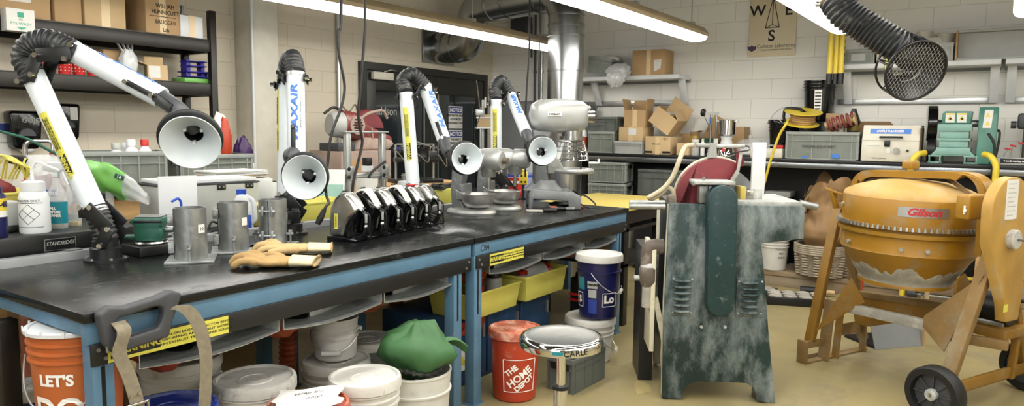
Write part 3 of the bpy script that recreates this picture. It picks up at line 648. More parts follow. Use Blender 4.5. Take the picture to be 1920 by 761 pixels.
# blue cabinet with yellow bins
t = thing('storage_cabinet', 'low dark blue steel cabinet under the bench with an orange label', 'cabinet', (3.57, 2.74, 0))
MB().bx(-.55, .55, -.25, .24, .0, .415).build('cabinet_body', 'cab_blue', t, bev=.006)
for x in (-.36, .0, .36): dd = MB().bx(x-.172, x+.172, -.262, -.251, .03, .39).build('door', 'cab_blue', t, bev=.003); MB().box((x+.13, -.27, .3), (.015, .015, .08)).build('handle', 'alu', dd)
s = MB().box((-.38, -.2645, .345), (.34, .002, .075)).build('orange_label', 'home_orange', t); text('DANGER  FLAMMABLE', .024, 'ink', s, (-.38, -.2662, .345), (1, 0, 0), (0, 0, 1))
s = MB().box((-.42, -.2645, .16), (.16, .002, .12)).build('hazard_label', 'paper', t); MB().prism([(-.03, -.02), (.03, -.02), (0, .035)], 0, .002, Matrix(((1, 0, 0, -.42), (0, 0, -1, -.266), (0, 1, 0, .155), (0, 0, 0, 1)))).build('hazard_triangle', 'yellow', s)
def open_bin(label, P, d, rz, m='yellow_bin', group=None, name='storage_bin', k=.9, letter=None):
    t = thing(name, label, 'bin', P, rz, group); x, y, z = d; b = MB(); w_ = .005
    def ringpts(f, zz): return [(sx*x/2*f, sy*y/2*f, zz) for sx, sy in ((-1, -1), (1, -1), (1, 1), (-1, 1))]
    L = [ringpts(k, 0), ringpts(1, z), ringpts(1+.03, z), ringpts(1+.03, z-.012)]; I = [ringpts(1-.02, z), ringpts(k-.02, w_)]
    vs = [[b.bm.verts.new(p) for p in r] for r in [L[3], L[2], I[0], I[1]]]; vo = [[b.bm.verts.new(p) for p in r] for r in [L[0], L[1]]]
    for A, Bq in list(zip(vs, vs[1:]))+[(vo[0], vo[1])]:
        for j in range(4): b._f((A[j], A[(j+1) % 4], Bq[(j+1) % 4], Bq[j]))
    b._f(vs[-1]); b._f(vo[0][::-1]); b.build('bin_body', m, t, bev=.008)
    if letter: text(letter[0], letter[1], 'ink', t, letter[2], (1, 0, 0), (0, .1, 1))
    return t
g = 'yellow bins under the middle bench'
open_bin('yellow bin with red capped jars directly above the orange label', (3.33, 2.52, .4165), (.50, .31, .15), 0, group=g)
open_bin('yellow bin holding white bottles with red caps beside the blue bucket', (3.89, 2.52, .4165), (.50, .31, .16), 0, group=g)
def bottle(label, P, r, h, m, cap, name='bottle', neck=.45, lying=None, sh=.72, capm=None, group=None, band=None, capk=1.25, M=None, caph=None):
    t = thing(name, label, 'bottle', P, 0, group, M); hh = h*sh; nr = r*neck; ch = caph or h*.13
    MB().lathe([(r*.92, 0), (r, .006), (r, hh), (r*.93, hh+(h-hh)*.2), (nr*1.15, h-ch-(h-hh)*.12), (nr, h-ch), (nr, h-.002), (0, h-.002)], 24, cap=True).build('bottle_body', m, t, ang=50)
    MB().lathe([(nr*capk, h-ch), (nr*capk, h), (nr*capk*.9, h+.004), (0, h+.004)], 20).build('cap', cap, t)
    if band: MB().lathe([(r+.0008, hh*band[0]), (r+.0008, hh*band[1])], 24, cap=False).build('label_band', band[2], t, solid=.0006)
    return t
bottle('white bottle with red cap upright in the yellow bin', (3.80, 2.50, .425), .05, .15, 'white', 'red', capk=1.7, neck=.4)
lay = lambda x, y, z, az: Matrix.Translation((x, y, z)) @ Matrix.Rotation(az, 4, 'Z') @ Matrix.Rotation(PI/2, 4, 'Y')
bottle('large white jar with red lid lying across the yellow bin', None, .07, .235, 'white', 'red', neck=.8, capk=1.15, sh=.82, M=lay(3.862, 2.56, .525, -.25), caph=.07)
bottle('white jar lying behind another red lidded jar in the yellow bin', None, .065, .18, 'white', 'tote_light', neck=.8, capk=1.12, sh=.8, M=lay(3.95, 2.64, .665, .35))
for i, (x, y, m, c, l) in enumerate(((3.26, 2.47, 'steel_dull', 'red', 'small jar with red lid at the near end of the yellow bin'), (3.36, 2.54, 'red_dusty', 'red', 'jar with dark red label in the middle of the yellow bin'), (3.47, 2.49, 'tote_light', 'black', 'grey jar with black cap among red capped jars'))):
    bottle(l, (x, y, .425), .05, .145+.025*i, m, c, neck=.8, capk=1.2, sh=.8)
# toolbox, crate, stool
Pq = gz(1150, 640, 0); t = thing('tool_case', 'tall black plastic case with red stripes behind the blue bucket', 'case', (4.47, 2.36, 0)); MB().box((0, 0, .22), (.14, .26, .44)).build('case_body', 'black', t, bev=.015); MB().box((0, 0, .46), (.1, .2, .04)).build('case_lid', 'black', t, bev=.01)
for z in (.32, .28): MB().box((-.002, 0, z), (.146, .262, .016)).build('stripe', 'red', t)
tote('grey plastic tote lying on the floor behind the stool', (3.60, 1.98, 0), (.36, .18, .2), -.05, 'tote_dark', ribs=2)

# ================================================================== ON THE BENCH
FA = A_-PI/2           # rotation that turns local +x to the picture's right and local -y to the camera
def extraction_arm(label, base, lower, elbow, upper, hinge, hood, rh, n, dD=(0, 0, 0), r=.045, letter=None, bol=(0, 0), tilt=None):
    """base: point on the bench. lower/upper: (x,y) pairs of tube ends, elbow: list of bellows points, hood: mouth centre; all as picture pixels; dD: depth shifts of elbow end, upper end, hood"""
    base = V(base); D = depth(base)-.02; t = thing('extraction_arm', label, 'extraction arm', base, 0, 'white extraction arms on the bench')
    T = lambda x, y, d=0: pd(x, y, D+d)-base
    B = lambda: MB()
    back = -CF; back = V((back.x, back.y, 0)).normalized(); side = V((CR.x, CR.y, 0)).normalized(); upv = V((0, 0, 1))
    fl = MB().lathe([(.085, 0), (.085, .01), (.06, .012), (.06, .055), (.052, .06), (.052, .085), (0, .085)], 30).build('base_flange', 'black', t, ang=30)
    for i in range(6): a = i*PI/3+.3; MB().cyl((math.cos(a)*.073, math.sin(a)*.073, .01), (math.cos(a)*.073, math.sin(a)*.073, .017), .007, n=6).build('bolt', 'alu', fl)
    L0, L1 = T(*lower[0]), T(*lower[1]); U0, U1 = T(*upper[0], dD[0]), T(*upper[1], dD[1])
    flex_hose(t, [V((0, 0, .08)), V((0, 0, .11)), L0-(L1-L0).normalized()*.025, L0+(L1-L0).normalized()*.02], r*1.02, 'base_bellows', 'bellow', .018)
    ax = (L1-L0).normalized(); pv = V((0, 0, .105))+side*.055+back*.0
    hb = MB()
    for s in (-1, 1):
        q = back*s*(r+.012)
        hb.beam(V((0, 0, .07))+side*.01+q, L0*.45+V((0, 0, .09))*.55+side*.06+q, .05, .008, back); hb.beam(L0*.45+V((0, 0, .09))*.55+side*.06+q, L0+ax*.03+q, .06, .008, back)
    hb.beam(L0-back*0+back*(r+.005)-side*r, L0+back*(r+.005)+side*r, .035, .006, back); hb = hb.build('base_hinge', 'black', t, bev=.002)
    for p in (V((0, 0, .07))+side*.01, L0*.45+V((0, 0, .09))*.55+side*.06, L0+ax*.03+side*.02, L0+ax*.03-side*.02): MB().cyl(p+back*(r+.014), p+back*(r+.024), .011, n=8).build('bolt', 'chrome', hb)
    lt = MB().cyl(L0, L1, r, n=32).build('lower_tube', 'arm_white', t)
    MB().cyl(L0-ax*.006, L0+ax*.008, r*1.06, n=32).build('hose_clip', 'alu', lt); 
    ux = (U1-U0).normalized(); ut = MB().cyl(U0, U1, r, n=32).build('upper_tube', 'arm_white', t)
    MB().cyl(U0-ux*.006, U0+ux*.012, r*1.06, n=32).build('hose_clip', 'alu', ut)
    k = len(elbow); EP = [L1]+[T(x, y, dD[0]*(i+1)/(k+1)) for i, (x, y) in enumerate(elbow)]+[U0]
    flex_hose(t, EP, r*1.06, 'elbow_bellows', 'bellow', .02)
    # elbow plates
    mid = sum(EP, V((0, 0, 0)))/len(EP); pvt = (L1+U0)/2*.35+mid*.65; eb = MB(); bd = back if abs(dD[0]) < .05 else side
    for s in (-1, 1):
        q = bd*s*(r+.008); 
        eb.beam(pvt+q, L1-ax*.035+q, .055, .007, bd); eb.beam(pvt+q+bd*s*.007, U0+ux*.035+q+bd*s*.007, .055, .007, bd)
        eb.beam(L1-ax*.025-bd.cross(ax)*r*.9+q, L1-ax*.025+bd.cross(ax)*r*.9+q, .035, .007, bd); eb.beam(U0+ux*.025-bd.cross(ux)*r*.9+q, U0+ux*.025+bd.cross(ux)*r*.9+q, .035, .007, bd)
    eb = eb.build('elbow_bracket', 'black', t, bev=.002)
    for p in (pvt, L1-ax*.025+bd.cross(ax)*r*.7, L1-ax*.025-bd.cross(ax)*r*.7, U0+ux*.025+bd.cross(ux)*r*.7, U0+ux*.025-bd.cross(ux)*r*.7):
        for s in ((1,) if bd is back else (-1, 1)): MB().cyl(p+bd*s*(r+.01), p+bd*s*(r+.028), .011, n=8).build('bolt', 'chrome', eb)
    # hood
    nn = (CR*n[0]+CU*n[1]-CF*n[2]).normalized(); H = T(*hood, dD[2]); Rh = rh*(D+dD[2])/FPX; M = frame(H, nn, side)
    hd = MB().lathe([(Rh*.33, -.095), (Rh*.33, -.088), (Rh, 0), (Rh+.003, -.002), (Rh*.36, -.1)], 48, M, cap=False).build('hood_cone', 'cone_white', t, ang=50)
    MB().lathe([(Rh*.35, -.092), (Rh*.35, -.14), (Rh*.25, -.16), (0, -.16)], 32, M, cap=False).build('throat', 'black', hd)
    for i in range(3): a = i*2.09+.4; MB().box((Rh*.33*math.cos(a), Rh*.33*math.sin(a), -.085), (.012, .012, .016), M).build('clip', 'white', hd)
    MB().torus(M @ V((-.004, .006, -.035)), Rh*.99, .014, nn, 48, 10).build('rubber_ring', 'rubber', t)
    sp = MB()
    for i in range(3): a = 1.2+i*2.09; sp.beam(M @ V((Rh*.36*math.cos(a), Rh*.36*math.sin(a), -.1)), M @ V((Rh*math.cos(a), Rh*math.sin(a), -.045)), .02, .005)
    sp.build('ring_spoke', 'black', hd)
    TB = M @ V((0, 0, -.14)); hg = [U1-ux*.01]+[T(*p, dD[1]*.5+dD[2]*.5) for p in hinge]+[TB]
    MB().tube(spline(hg, 6), .036, 16).build('hood_joint', 'plastic_grey', t, ang=60)
    hb = MB(); q = back*(r+.006); hb.beam(U1-ux*.14+q, U1+q, .022, .006, back); hb.beam(U1+q-ux*.01, hg[1]+back*.04, .035, .007, back); hb = hb.build('hood_bracket', 'black', t, bev=.002)
    for p in (U1-ux*.14+q, U1-ux*.02+q): MB().cyl(p, p+back*.014, .010, n=8).build('bolt', 'chrome', hb)
    # marks
    def onto(tube, P0, axd, s, L, ang, m, par, w_=.04, name='warning_sticker', h=.0008):
        e1 = (back-axd*back.dot(axd)).normalized(); e2 = axd.cross(e1); g = MB().grid(lambda u, v: P0+axd*(s+L*u)+e1*(r+h)*math.cos(ang+w_/r*(v-.5))+e2*(r+h)*math.sin(ang+w_/r*(v-.5)), 1, 8).build(name, m, par, solid=.0004); return e1, e2
    def ontext(sx, size, P0, axd, s, ang, m, par, flip=1, stx=1, **kw):
        e1 = (back-axd*back.dot(axd)).normalized(); e2 = axd.cross(e1); me = fonted(sx, size, **kw)
        for v in me.vertices:
            a = ang-flip*v.co.y/r; v.co = P0+axd*(s+flip*v.co.x*stx)+e1*(r+.003+v.co.z)*math.cos(a)+e2*(r+.003+v.co.z)*math.sin(a)
        me.materials.clear(); me.materials.append(K[m]); o = bpy.data.objects.new('lettering', me); COL.objects.link(o); o.parent = par
    s0, LL, ang = tilt or (.16, .34, -.15)
    ws = onto(lt, L0, ax, s0, LL, ang, 'warn', lt, .036); onto(lt, L0, ax, s0+.008, LL*.3, ang, 'ink', lt, .028, 'black_field', .0018)
    ontext('WARNING', .026, L0, ax, s0+.008+LL*.15, ang, 'warn', lt, bold=.001)
    ontext('TURN ON DUST COLLECTOR BEFORE\nPERFORMING ANY CEMENT WORK.\nAIM EXHAUST TRUNK NEAR SOURCE', .0085, L0, ax, s0+LL*.66, ang, 'ink', lt)
    if letter:
        ontext('MAXAIR', .044*r/.045, U0, ux, letter[0], letter[1], 'blue_ink', ut, -1, 1.75, shear=.12, bold=.0016); ontext('1.800.420.8770  www.maxair.com', .012, U0, ux, letter[0], letter[1]-.62, 'ink_grey', ut, -1)
    return t
extraction_arm('white extraction arm nearest the camera, with hood raised by the rack', gz(195, 487, BT)+V((0, -.02, 0)), ((181, 398), (61, 138)), ((46, 110), (58, 84), (92, 77)), ((135, 95), (304, 184)), ((330, 203), (346, 220)), (357, 268), 53, (.22, -.5, .84), dD=(0, 0, -.13), letter=(.24, -1.75), tilt=(.17, .285, -.15))
extraction_arm('white extraction arm standing folded upright beside the metal moulds', gz(546, 438, BT), ((537, 372), (537, 152)), ((540, 122), (548, 110)), ((554, 138), (556, 288)), ((545, 296),), (570, 333), 41, (.0, -.12, .99), dD=(-.15, -.17, -.31), letter=(.205, -.15), tilt=(.25, .32, -1.1))
extraction_arm('white extraction arm before the black door with hood by the small mixer', gz(783, 405, BT), ((776, 365), (761, 174)), ((756, 152), (774, 140)), ((797, 163), (832, 262)), ((840, 285),), (876, 297), 29, (.35, .02, .93), dD=(.1, .0, -.22), letter=(.19, -.75), tilt=(.22, .34, -.1), r=.044)
extraction_arm('white extraction arm farthest along the bench with hood beside the large stand mixer', gz(937, 384, BT), ((931, 330), (930, 187)), ((928, 165), (941, 152)), ((957, 178), (987, 250)), ((993, 265),), (1018, 283), 26, (.1, 0, .99), dD=(.1, -.3, -.56), letter=(.2, -.4), tilt=(.2, .3, -.2), r=.042)

# ------------------------------------------------------------------ vise
P = gz(283, 470, BT); t = thing('steel_block', 'flat black steel block under the green bench vise', 'block', (1.715, 3.108, BT+.0005), -.0); MB().box((0, 0, .022), (.20, .17, .044)).build('block_body', 'black', t, bev=.004); MB().lathe([(.07, .044), (.075, .05), (.07, .056), (0, .056)], 28).build('swivel_plate', 'steel', t)
t = thing('bench_vise', 'green bench vise on the flat black steel block', 'vise', (1.715, 3.105, BT+.058), FA+.15); t.scale = (1.0, 1.0, .78)
M = Matrix(((1, 0, 0, 0), (0, 0, -1, 0), (0, 1, 0, 0), (0, 0, 0, 1)))
MB().prism([(-.05, 0), (.055, 0), (.057, .055), (.05, .068), (.05, .082), (.06, .092), (.06, .135), (-.06, .135), (-.078, .118), (-.07, .10), (-.052, .085), (-.062, .06)], -.05, .05, M).build('vise_body', 'vise_green', t, bev=.007)
MB().prism([(-.045, .03), (-.045, .0), (-.10, .012), (-.115, .012), (-.115, .03), (-.1, .03)], -.03, .03, M).build('slide_foot', 'vise_green', t, bev=.004)
MB().box((-.0, -.0, .139), (.11, .085, .008)).build('jaw_plate', 'steel_dull', t, bev=.002); MB().box((.0, 0, .112), (.118, .104, .014)).build('jaw_groove', 'black', t, bev=.002)
MB().prism([(.0, .055), (.05, .05), (.03, .085)], -.0515, -.049, M).build('cast_recess', 'black', t)
MB().cyl((.06, 0, .06), (.13, 0, .06), .016).build('screw', 'steel_dull', t); h = MB().cyl((.12, -.07, .075), (.12, .07, .045), .006).build('tommy_bar', 'black', t)
for q in ((.12, -.07, .075), (.12, .07, .045)): MB().ball(q, .01, 10).build('bar_end', 'black', h)
# ------------------------------------------------------------------ cylinder moulds
def mould(label, P, r, h, rz, seam=True):
    t = thing('cylinder_mould', label, 'mould', P, rz, 'steel cylinder moulds on the bench')
    MB().box((0, 0, .005), (.19, .19, .01)).build('base_plate', 'steel_dull', t, bev=.001)
    MB().lathe([(r, .01), (r, h), (r-.006, h), (r-.006, .015), (0, .015)], 40, cap=False).build('mould_barrel', 'steel_dull', t)
    if seam: MB().box((0, -r-.0004, h/2), (.003, .004, h*.96)).build('seam', 'black', t)
    for z in (.06, h-.05):
        for s in (-1, 1):
            c = MB().box((s*.022, -r-.010, z), (.012, .024, .045)).build('clamp_lug', 'steel_dull', t, bev=.002)
            MB().cyl((s*.034, -r-.012, z), (s*.02, -r-.012, z), .009, n=6).build('nut', 'alu', c)
        MB().cyl((-.04, -r-.012, z), (.04, -r-.012, z), .005, n=10).build('clamp_bolt', 'alu', t)
    for a in (0, PI):
        b = MB().cyl((math.cos(a)*(r+.018), math.sin(a)*(r+.018), .01), (math.cos(a)*(r+.018), math.sin(a)*(r+.018), .075), .005, n=8).build('hold_down_bolt', 'alu', t)
        MB().box((math.cos(a)*(r+.012), math.sin(a)*(r+.012), .06), (.04, .012, .012)).build('hold_down_bar', 'steel_dull', b, bev=.002); MB().cyl((math.cos(a)*(r+.018), math.sin(a)*(r+.018), .066), (math.cos(a)*(r+.018), math.sin(a)*(r+.018), .078), .01, n=6).build('nut', 'alu', b)
    MB().box((0, 0, 0), (.03, .003, .035), rotz(2.35) @ Matrix.Translation((0, -r-.001, h*.62))).build('number_tag', 'paper', t)
    return t
mould('steel cylinder mould nearest the vise, on its square plate', gz(363, 490, BT)+V((.01, .03, 0)), .064, .225, FA-1.25)
mould('steel cylinder mould in the middle of the three, behind the glove fingers', gz(443, 472, BT)+V((.01, .03, 0)), .064, .225, FA-1.2)
mould('steel cylinder mould with its seam and clamps facing out, beside the arm', gz(517, 463, BT)+V((.01, .03, 0)), .064, .225, FA+.0)
text('10', .02, 'ink', [o for o in bpy.data.objects if o.name.startswith('number_tag')][0], (0, 0, 0), (1, 0, 0), (0, 0, 1)).matrix_local = rotz(2.35) @ Matrix.Translation((0, -.0665, .139))
# ------------------------------------------------------------------ gloves
def glove(label, P, rz, mcol, flip=1, z=0):
    t = thing('work_glove', label, 'glove', (P.x, P.y, BT+z), rz, 'pair of leather work gloves'); b = MB(); t.scale = (1.18, 1.18, 1.1)
    b.ball((-.0, 0, .02), (.062, .054, .02), 24); b.ball((.045, 0, .02), (.05, .046, .019), 24)
    for i, (y, L, a, h) in enumerate(((-.040, .070, -.22, .0), (-.014, .088, -.06, .012), (.012, .086, .06, .004), (.036, .066, .2, .010))):
        r0 = .0155; p = [V((-.035, y, .022)), V((-.035-L*.4, y+L*.4*a, .030+h)), V((-.035-L*.8, y+L*.85*a, .026+h)), V((-.035-L, y+L*1.02*a, .0145+h*.4))]; q = spline(p, 6); b.tube(q, [r0*(1-.16*k/len(q)) for k in range(len(q))], 12); b.ball(q[-1], r0*.85, 10)
    q = spline([V((.03, -flip*.038, .02)), V((-.01, -flip*.074, .026)), V((-.055, -flip*.088, .019))], 6); b.tube(q, [.019*(1-.2*k/len(q)) for k in range(len(q))], 12); b.ball(q[-1], .0155, 10)
    o = b.build('glove_body', mcol, t)
    m = o.modifiers.new('remesh', 'REMESH'); m.mode = 'VOXEL'; m.voxel_size = .0042; m.use_smooth_shade = True
    s = o.modifiers.new('smooth', 'SMOOTH'); s.factor = .5; s.iterations = 3
    MB().grid(lambda u, v: (.07+.085*u, math.cos(2*PI*v)*(.047+.02*u), .022+math.sin(2*PI*v)*(.0195-.004*u+.002*math.sin(4*PI*v+3*u))), 8, 28).build('cuff', 'cuff_pale', t, solid=.003, ang=60)
    MB().tube([(.155, math.cos(2*PI*v/30)*.067, .022+math.sin(2*PI*v/30)*.0155) for v in range(30)], .0028, 6, True).build('cuff_binding', 'leather_tan', t)
    return t
glove('tan leather glove with pale cuff lying under the other near the bench edge', gz(543, 476, BT), FA+.2, 'leather', 1, .003)
glove('browner leather glove lying with fingers toward the moulds, partly over the pale one', gz(508, 501, BT), FA+.06, 'leather_tan', -1, .003)
# ------------------------------------------------------------------ hand held vacuums
def vac_parts(t, top='brushed', red=False, label=False):
    XZ = Matrix(((1, 0, 0, 0), (0, 0, -1, 0), (0, 1, 0, 0), (0, 0, 0, 1)))
    sil = [(-.088, .022), (-.088, .10), (-.08, .165), (-.055, .215), (-.022, .243), (.012, .243), (.045, .205), (.074, .158), (.062, .138), (.03, .118), (.006, .075), (-.005, .022)]
    pale = top == 'cream'
    sh = MB().prism(sil, -.05, .05, XZ).build('metal_shell', 'gloss_black' if pale else 'brushed', t, bev=.03, seg=5)
    if pale:
        cv = [(-.07, .197), (-.055, .222), (-.022, .25), (.012, .25), (.045, .212), (.074, .165), (.066, .155), (.038, .196), (.008, .232), (-.02, .234), (-.048, .21)]
        MB().prism(cv, -.034, .034, XZ).build('top_cover', 'cream', t, bev=.004)
    v = MB()
    for i in range(5):
        for q in (-1, 1): v.box((0, q*.014, 0), (.006, .022, .005), Matrix.Translation((-.062+.0105*i, 0, .203+.0115*i+(.006 if pale else .0))) @ Matrix.Rotation(-.85, 4, 'Y'))
    v.build('vent_slots', 'black', sh)
    MB().prism([(-.098, 0), (.07, 0), (.075, .012), (-.0, .022), (-.095, .03)], -.055, .055, XZ).build('base_shoe', 'gloss_black', t, bev=.005)
    MB().prism([(-.02, .02), (.03, .02), (.025, .06), (.035, .105), (.06, .135), (.08, .16), (.07, .17), (.02, .13), (-.01, .08)], -.044, .044, XZ).build('motor_cover', 'gloss_black', t, bev=.01)
    MB().tube(fillet([(.066, 0, .158), (.092, 0, .13), (.095, 0, .06), (.07, 0, .015), (.01, 0, .015)], .035), .012, 12).build('handle', 'gloss_black', t)
    MB().cyl((.066, -.02, .168), (.092, -.03, .16), .0085, n=12).build('strain_relief', 'white', t); MB().box((.1, -.008, .115), (.01, .012, .045)).build('switch', 'tote_light', t, bev=.003); MB().ball((.098, -.01, .075), .01, 10).build('knob', 'alu', t)
    MB().tube(spline([(.09, -.03, .16), (.125, -.02, .13), (.12, -.01, .06), (.115, .015, .02), (.10, .035, .008), (.08, .045, .007)], 6), .0045, 6).build('power_lead', 'rubber', t)
    if red: MB().box((.005, 0, .2455), (.04, .06, .004), Matrix.Translation((0, 0, 0))).build('red_tape', 'red', t)
    if label:
        s = MB().box((-.045, -.0505, .10), (.018, .002, .078)).build('yellow_label', 'warn', t); text('CARLETON', .011, 'ink', s, (-.045, -.0518, .10), (0, 0, 1), (-1, 0, 0))
    return t
vl = ('chrome handheld vacuum with yellow strip, standing nearest the gloves', 'pale topped handheld vacuum right behind the one with yellow strip', 'chrome handheld vacuum third in the row, with tall bright shell', 'pale topped handheld vacuum fourth in the row, before the red taped one', 'chrome handheld vacuum with a red tape patch on its shell', 'chrome handheld vacuum at the far end of the row by the stand mixers')
prot = None
for i, ((x, y), l) in enumerate(zip([(2.505+.137*i, 2.695+.020*i) for i in range(6)], vl)):
    t = thing('handheld_vacuum', l, 'handheld vacuum', (x, y, BT), -PI/2+.30+(.0, -.02, .0, -.02, 0, .02)[i], 'handheld vacuums in a row on the bench'); vac_parts(t, ('brushed', 'cream', 'brushed', 'cream', 'brushed', 'brushed')[i], i == 4, i == 0)
# cable heap beyond the vacuums
cord('cable_coil', 'loose coil of black cable between the vacuums and the small mixer', 'cable', [V((3.30+.06*math.cos(a*.9)+.01*a, 2.86+.07*math.sin(a*.9)+.006*a, BT+.014+.05*abs(math.sin(a*.45)))) for a in range(0, 19)], .006)
# ------------------------------------------------------------------ small stand mixers
def small_mixer(label, P, rz):
    t = thing('stand_mixer', label, 'stand mixer', P, rz, 'small grey stand mixers')
    MB().lathe([(.165, 0), (.17, .012), (.16, .028), (.1, .04), (0, .04)], 36, Matrix.Diagonal((1.05, .78, 1, 1))).build('mixer_base', 'hobart', t)
    MB().prism([(-.13, .02), (-.02, .02), (-.055, .09), (-.06, .2), (-.035, .3), (-.13, .3), (-.14, .15)], -.045, .045, Matrix(((1, 0, 0, 0), (0, 0, -1, 0), (0, 1, 0, 0), (0, 0, 0, 1)))).build('column', 'hobart_base', t, bev=.014)
    MB().lathe([(0, -.13), (.055, -.125), (.072, -.1), (.075, .06), (.066, .1), (.06, .12), (.07, .125), (.07, .2), (.055, .23), (0, .235)], 32, frame((0, 0, .36), (1, 0, 0))).build('motor_head', 'hobart', t, ang=30)
    MB().cyl((.13, 0, .31), (.13, 0, .25), .055, .045, 28).build('planetary', 'steel_dull', t); MB().cyl((.13, 0, .25), (.13, 0, .17), .014).build('beater_shaft', 'steel', t)
    MB().lathe([(.055, .045), (.085, .055), (.105, .085), (.113, .135), (.117, .137), (.112, .138), (.1, .09), (.05, .055), (0, .052)], 36, Matrix.Translation((.06, -.02, 0)), cap=False).build('bowl', 'bowl_steel', t, ang=50)
    MB().box((-.05, -.055, .12), (.06, .03, .05)).build('bowl_arm', 'hobart', t, bev=.006); MB().box((-.045, 0, .16), (.03, .13, .08)).build('bowl_slide', 'hobart_base', t, bev=.008)
    h = MB().tube(fillet([(-.08, -.045, .16), (-.08, -.075, .16), (-.02, -.085, .13), (.0, -.085, .14)], .02), .006).build('lift_handle', 'alu', t)
    MB().ball((-.11, -.05, .36), .012).build('speed_knob', 'black', t); MB().cyl((.235, 0, .36), (.27, 0, .36), .02).build('drive_hub', 'brown_pipe', t)
    return t
small_mixer('small grey stand mixer with steel bowl partly hidden by a white hood', (3.82, 2.93, BT), FA-.45)
small_mixer('small grey stand mixer behind, its rounded head showing between two white hoods', (4.13, 2.94, BT), FA-.25)
# ------------------------------------------------------------------ large stand mixer
P = V((4.53, 2.66, BT)); t = thing('stand_mixer', 'large grey stand mixer with wire bowl guard at the far end of the bench', 'stand mixer', P, FA+.05)
MX = Matrix(((1, 0, 0, 0), (0, 0, -1, 0), (0, 1, 0, 0), (0, 0, 0, 1)))
f = MB()
for s in (-1, 1): f.prism([(-.24, 0), (-.215, 0), (-.205, .075), (.04, .06), (.05, .0), (.135, .0), (.135, .09), (.08, .125), (-.2, .145), (-.24, .11)], s*.13-.035, s*.13+.035, MX)
f.bx(-.23, -.02, -.12, .12, .075, .135); f.build('foot_frame', 'hobart_base', t, bev=.01)
MB().lathe([(.15, .13), (.1, .17), (.085, .2), (0, .2)], 28, Matrix.Translation((-.12, 0, 0)) @ Matrix.Diagonal((1, .8, 1, 1))).build('foot_dome', 'hobart_base', t)
MB().prism([(-.2, .16), (-.08, .16), (-.1, .3), (-.09, .5), (-.05, .57), (-.22, .57), (-.2, .4)], -.06, .06, MX).build('column', 'hobart_base', t, bev=.02)
hd = MB(); secs = [(-.235, .02), (-.22, .075), (-.17, .105), (-.05, .115), (.08, .11), (.15, .10), (.185, .075), (.195, .03)]; R_ = []
for x, r in secs: R_.append([hd.bm.verts.new((x, r*1.0*math.copysign(abs(math.cos(a))**.7, math.cos(a)), .665+(r*1.08)*math.copysign(abs(math.sin(a))**.6, math.sin(a)))) for a in [2*PI*i/32 for i in range(32)]])
for A, Bq in zip(R_, R_[1:]):
    for j in range(32): hd._f((A[j], A[(j+1) % 32], Bq[(j+1) % 32], Bq[j]))
hd._f(R_[0][::-1]); hd._f(R_[-1]); hd.build('motor_head', 'hobart', t, ang=60)
n_ = MB().box((-.06, -.118, .675), (.1, .008, .03)).build('name_plate', 'white_ink', t, bev=.002); text('HOBART', .02, 'ink', n_, (-.06, -.1225, .675), (1, 0, 0), (0, 0, 1), bold=.0008)
MB().cyl((.18, 0, .665), (.24, 0, .665), .045, n=28).build('attachment_hub', 'steel', t); MB().ball((.2, 0, .725), .016).build('thumb_screw', 'alu', t)
MB().cyl((.08, 0, .57), (.08, 0, .52), .075, n=30).cyl((.08, 0, .52), (.08, 0, .495), .09, n=30).build('planetary', 'steel', t)
g = MB()
for i in range(5): g.torus((.08, 0, .48-.033*i), .095+.013*i-.0012*i*i, .0028, (0, 0, 1), 40, 6)
for a in range(12): g.tube([((.09+.013*q-.0012*q*q)*math.cos(a*PI/6)+.08, (.09+.013*q-.0012*q*q)*math.sin(a*PI/6), .485-.034*q) for q in range(5)], .003, 6)
g.build('bowl_guard', 'chrome', t); MB().lathe([(.085, .5), (.135, .36), (.128, .36), (.083, .49)], 24, Matrix.Translation((.08, 0, 0)), arc=(2.3, 3.9)).build('guard_shield', 'milk', t, solid=.003)
b = MB().torus((.09, 0, .27), .14, .018, (0, 0, 1), 40, 10); b.build('bowl_support', 'hobart', t); MB().prism([(-.1, .25), (-.0, .25), (.02, .29), (-.02, .36), (-.06, .41), (-.1, .4)], -.07, .07, MX).build('support_slide', 'hobart', t, bev=.01)
MB().cyl((.2, -.06, .33), (.27, -.06, .33), .008).cyl((.27, -.06, .33), (.27, -.06, .36), .008).build('guard_bracket', 'white', t); MB().cyl((-.05, -.075, .33), (-.05, -.055, .33), .03, n=20).build('pivot_cap', 'hobart', t)
MB().tube(spline([(.11, -.09, .42), (.135, -.11, .36), (.13, -.1, .2), (.12, -.12, .06), (.2, -.2, .015), (.24, -.13, .04), (.15, -.1, .1), (.08, -.16, .02)], 8), .0055, 8).build('power_lead', 'rubber', t)
# tools and boards at the far end
P = gz(1008, 397, BT); t = thing('putty_knife', 'wide putty knife with dusty grey blade in front of the large mixer', 'knife', P, FA-.1); MB().prism([(-.08, -.02), (-.05, -.035), (.04, -.03), (.04, .03), (-.05, .035), (-.08, .02)], 0.004, .012).build('blade', 'lid_dusty', t); MB().box((.085, 0, .014), (.1, .028, .024)).build('grip', 'black', t, bev=.008)
P = gz(1052, 394, BT); t = thing('pliers', 'tool with black and coral grips lying at the bench edge', 'pliers', P, FA+.1)
for s in (-1, 1): h = MB().tube(spline([(-.08, s*.03, .012), (-.02, s*.026, .014), (.03, s*.006, .012)], 6), .011, 10).build('grip', 'black', t); MB().tube(spline([(-.078, s*.032, .021), (-.03, s*.03, .023)], 6), .005, 8).build('grip_inlay', 'orange_dust', h)
MB().prism([(.03, -.014), (.1, -.006), (.1, .006), (.03, .014)], .004, .02).build('jaw', 'steel_dull', t, bev=.002)
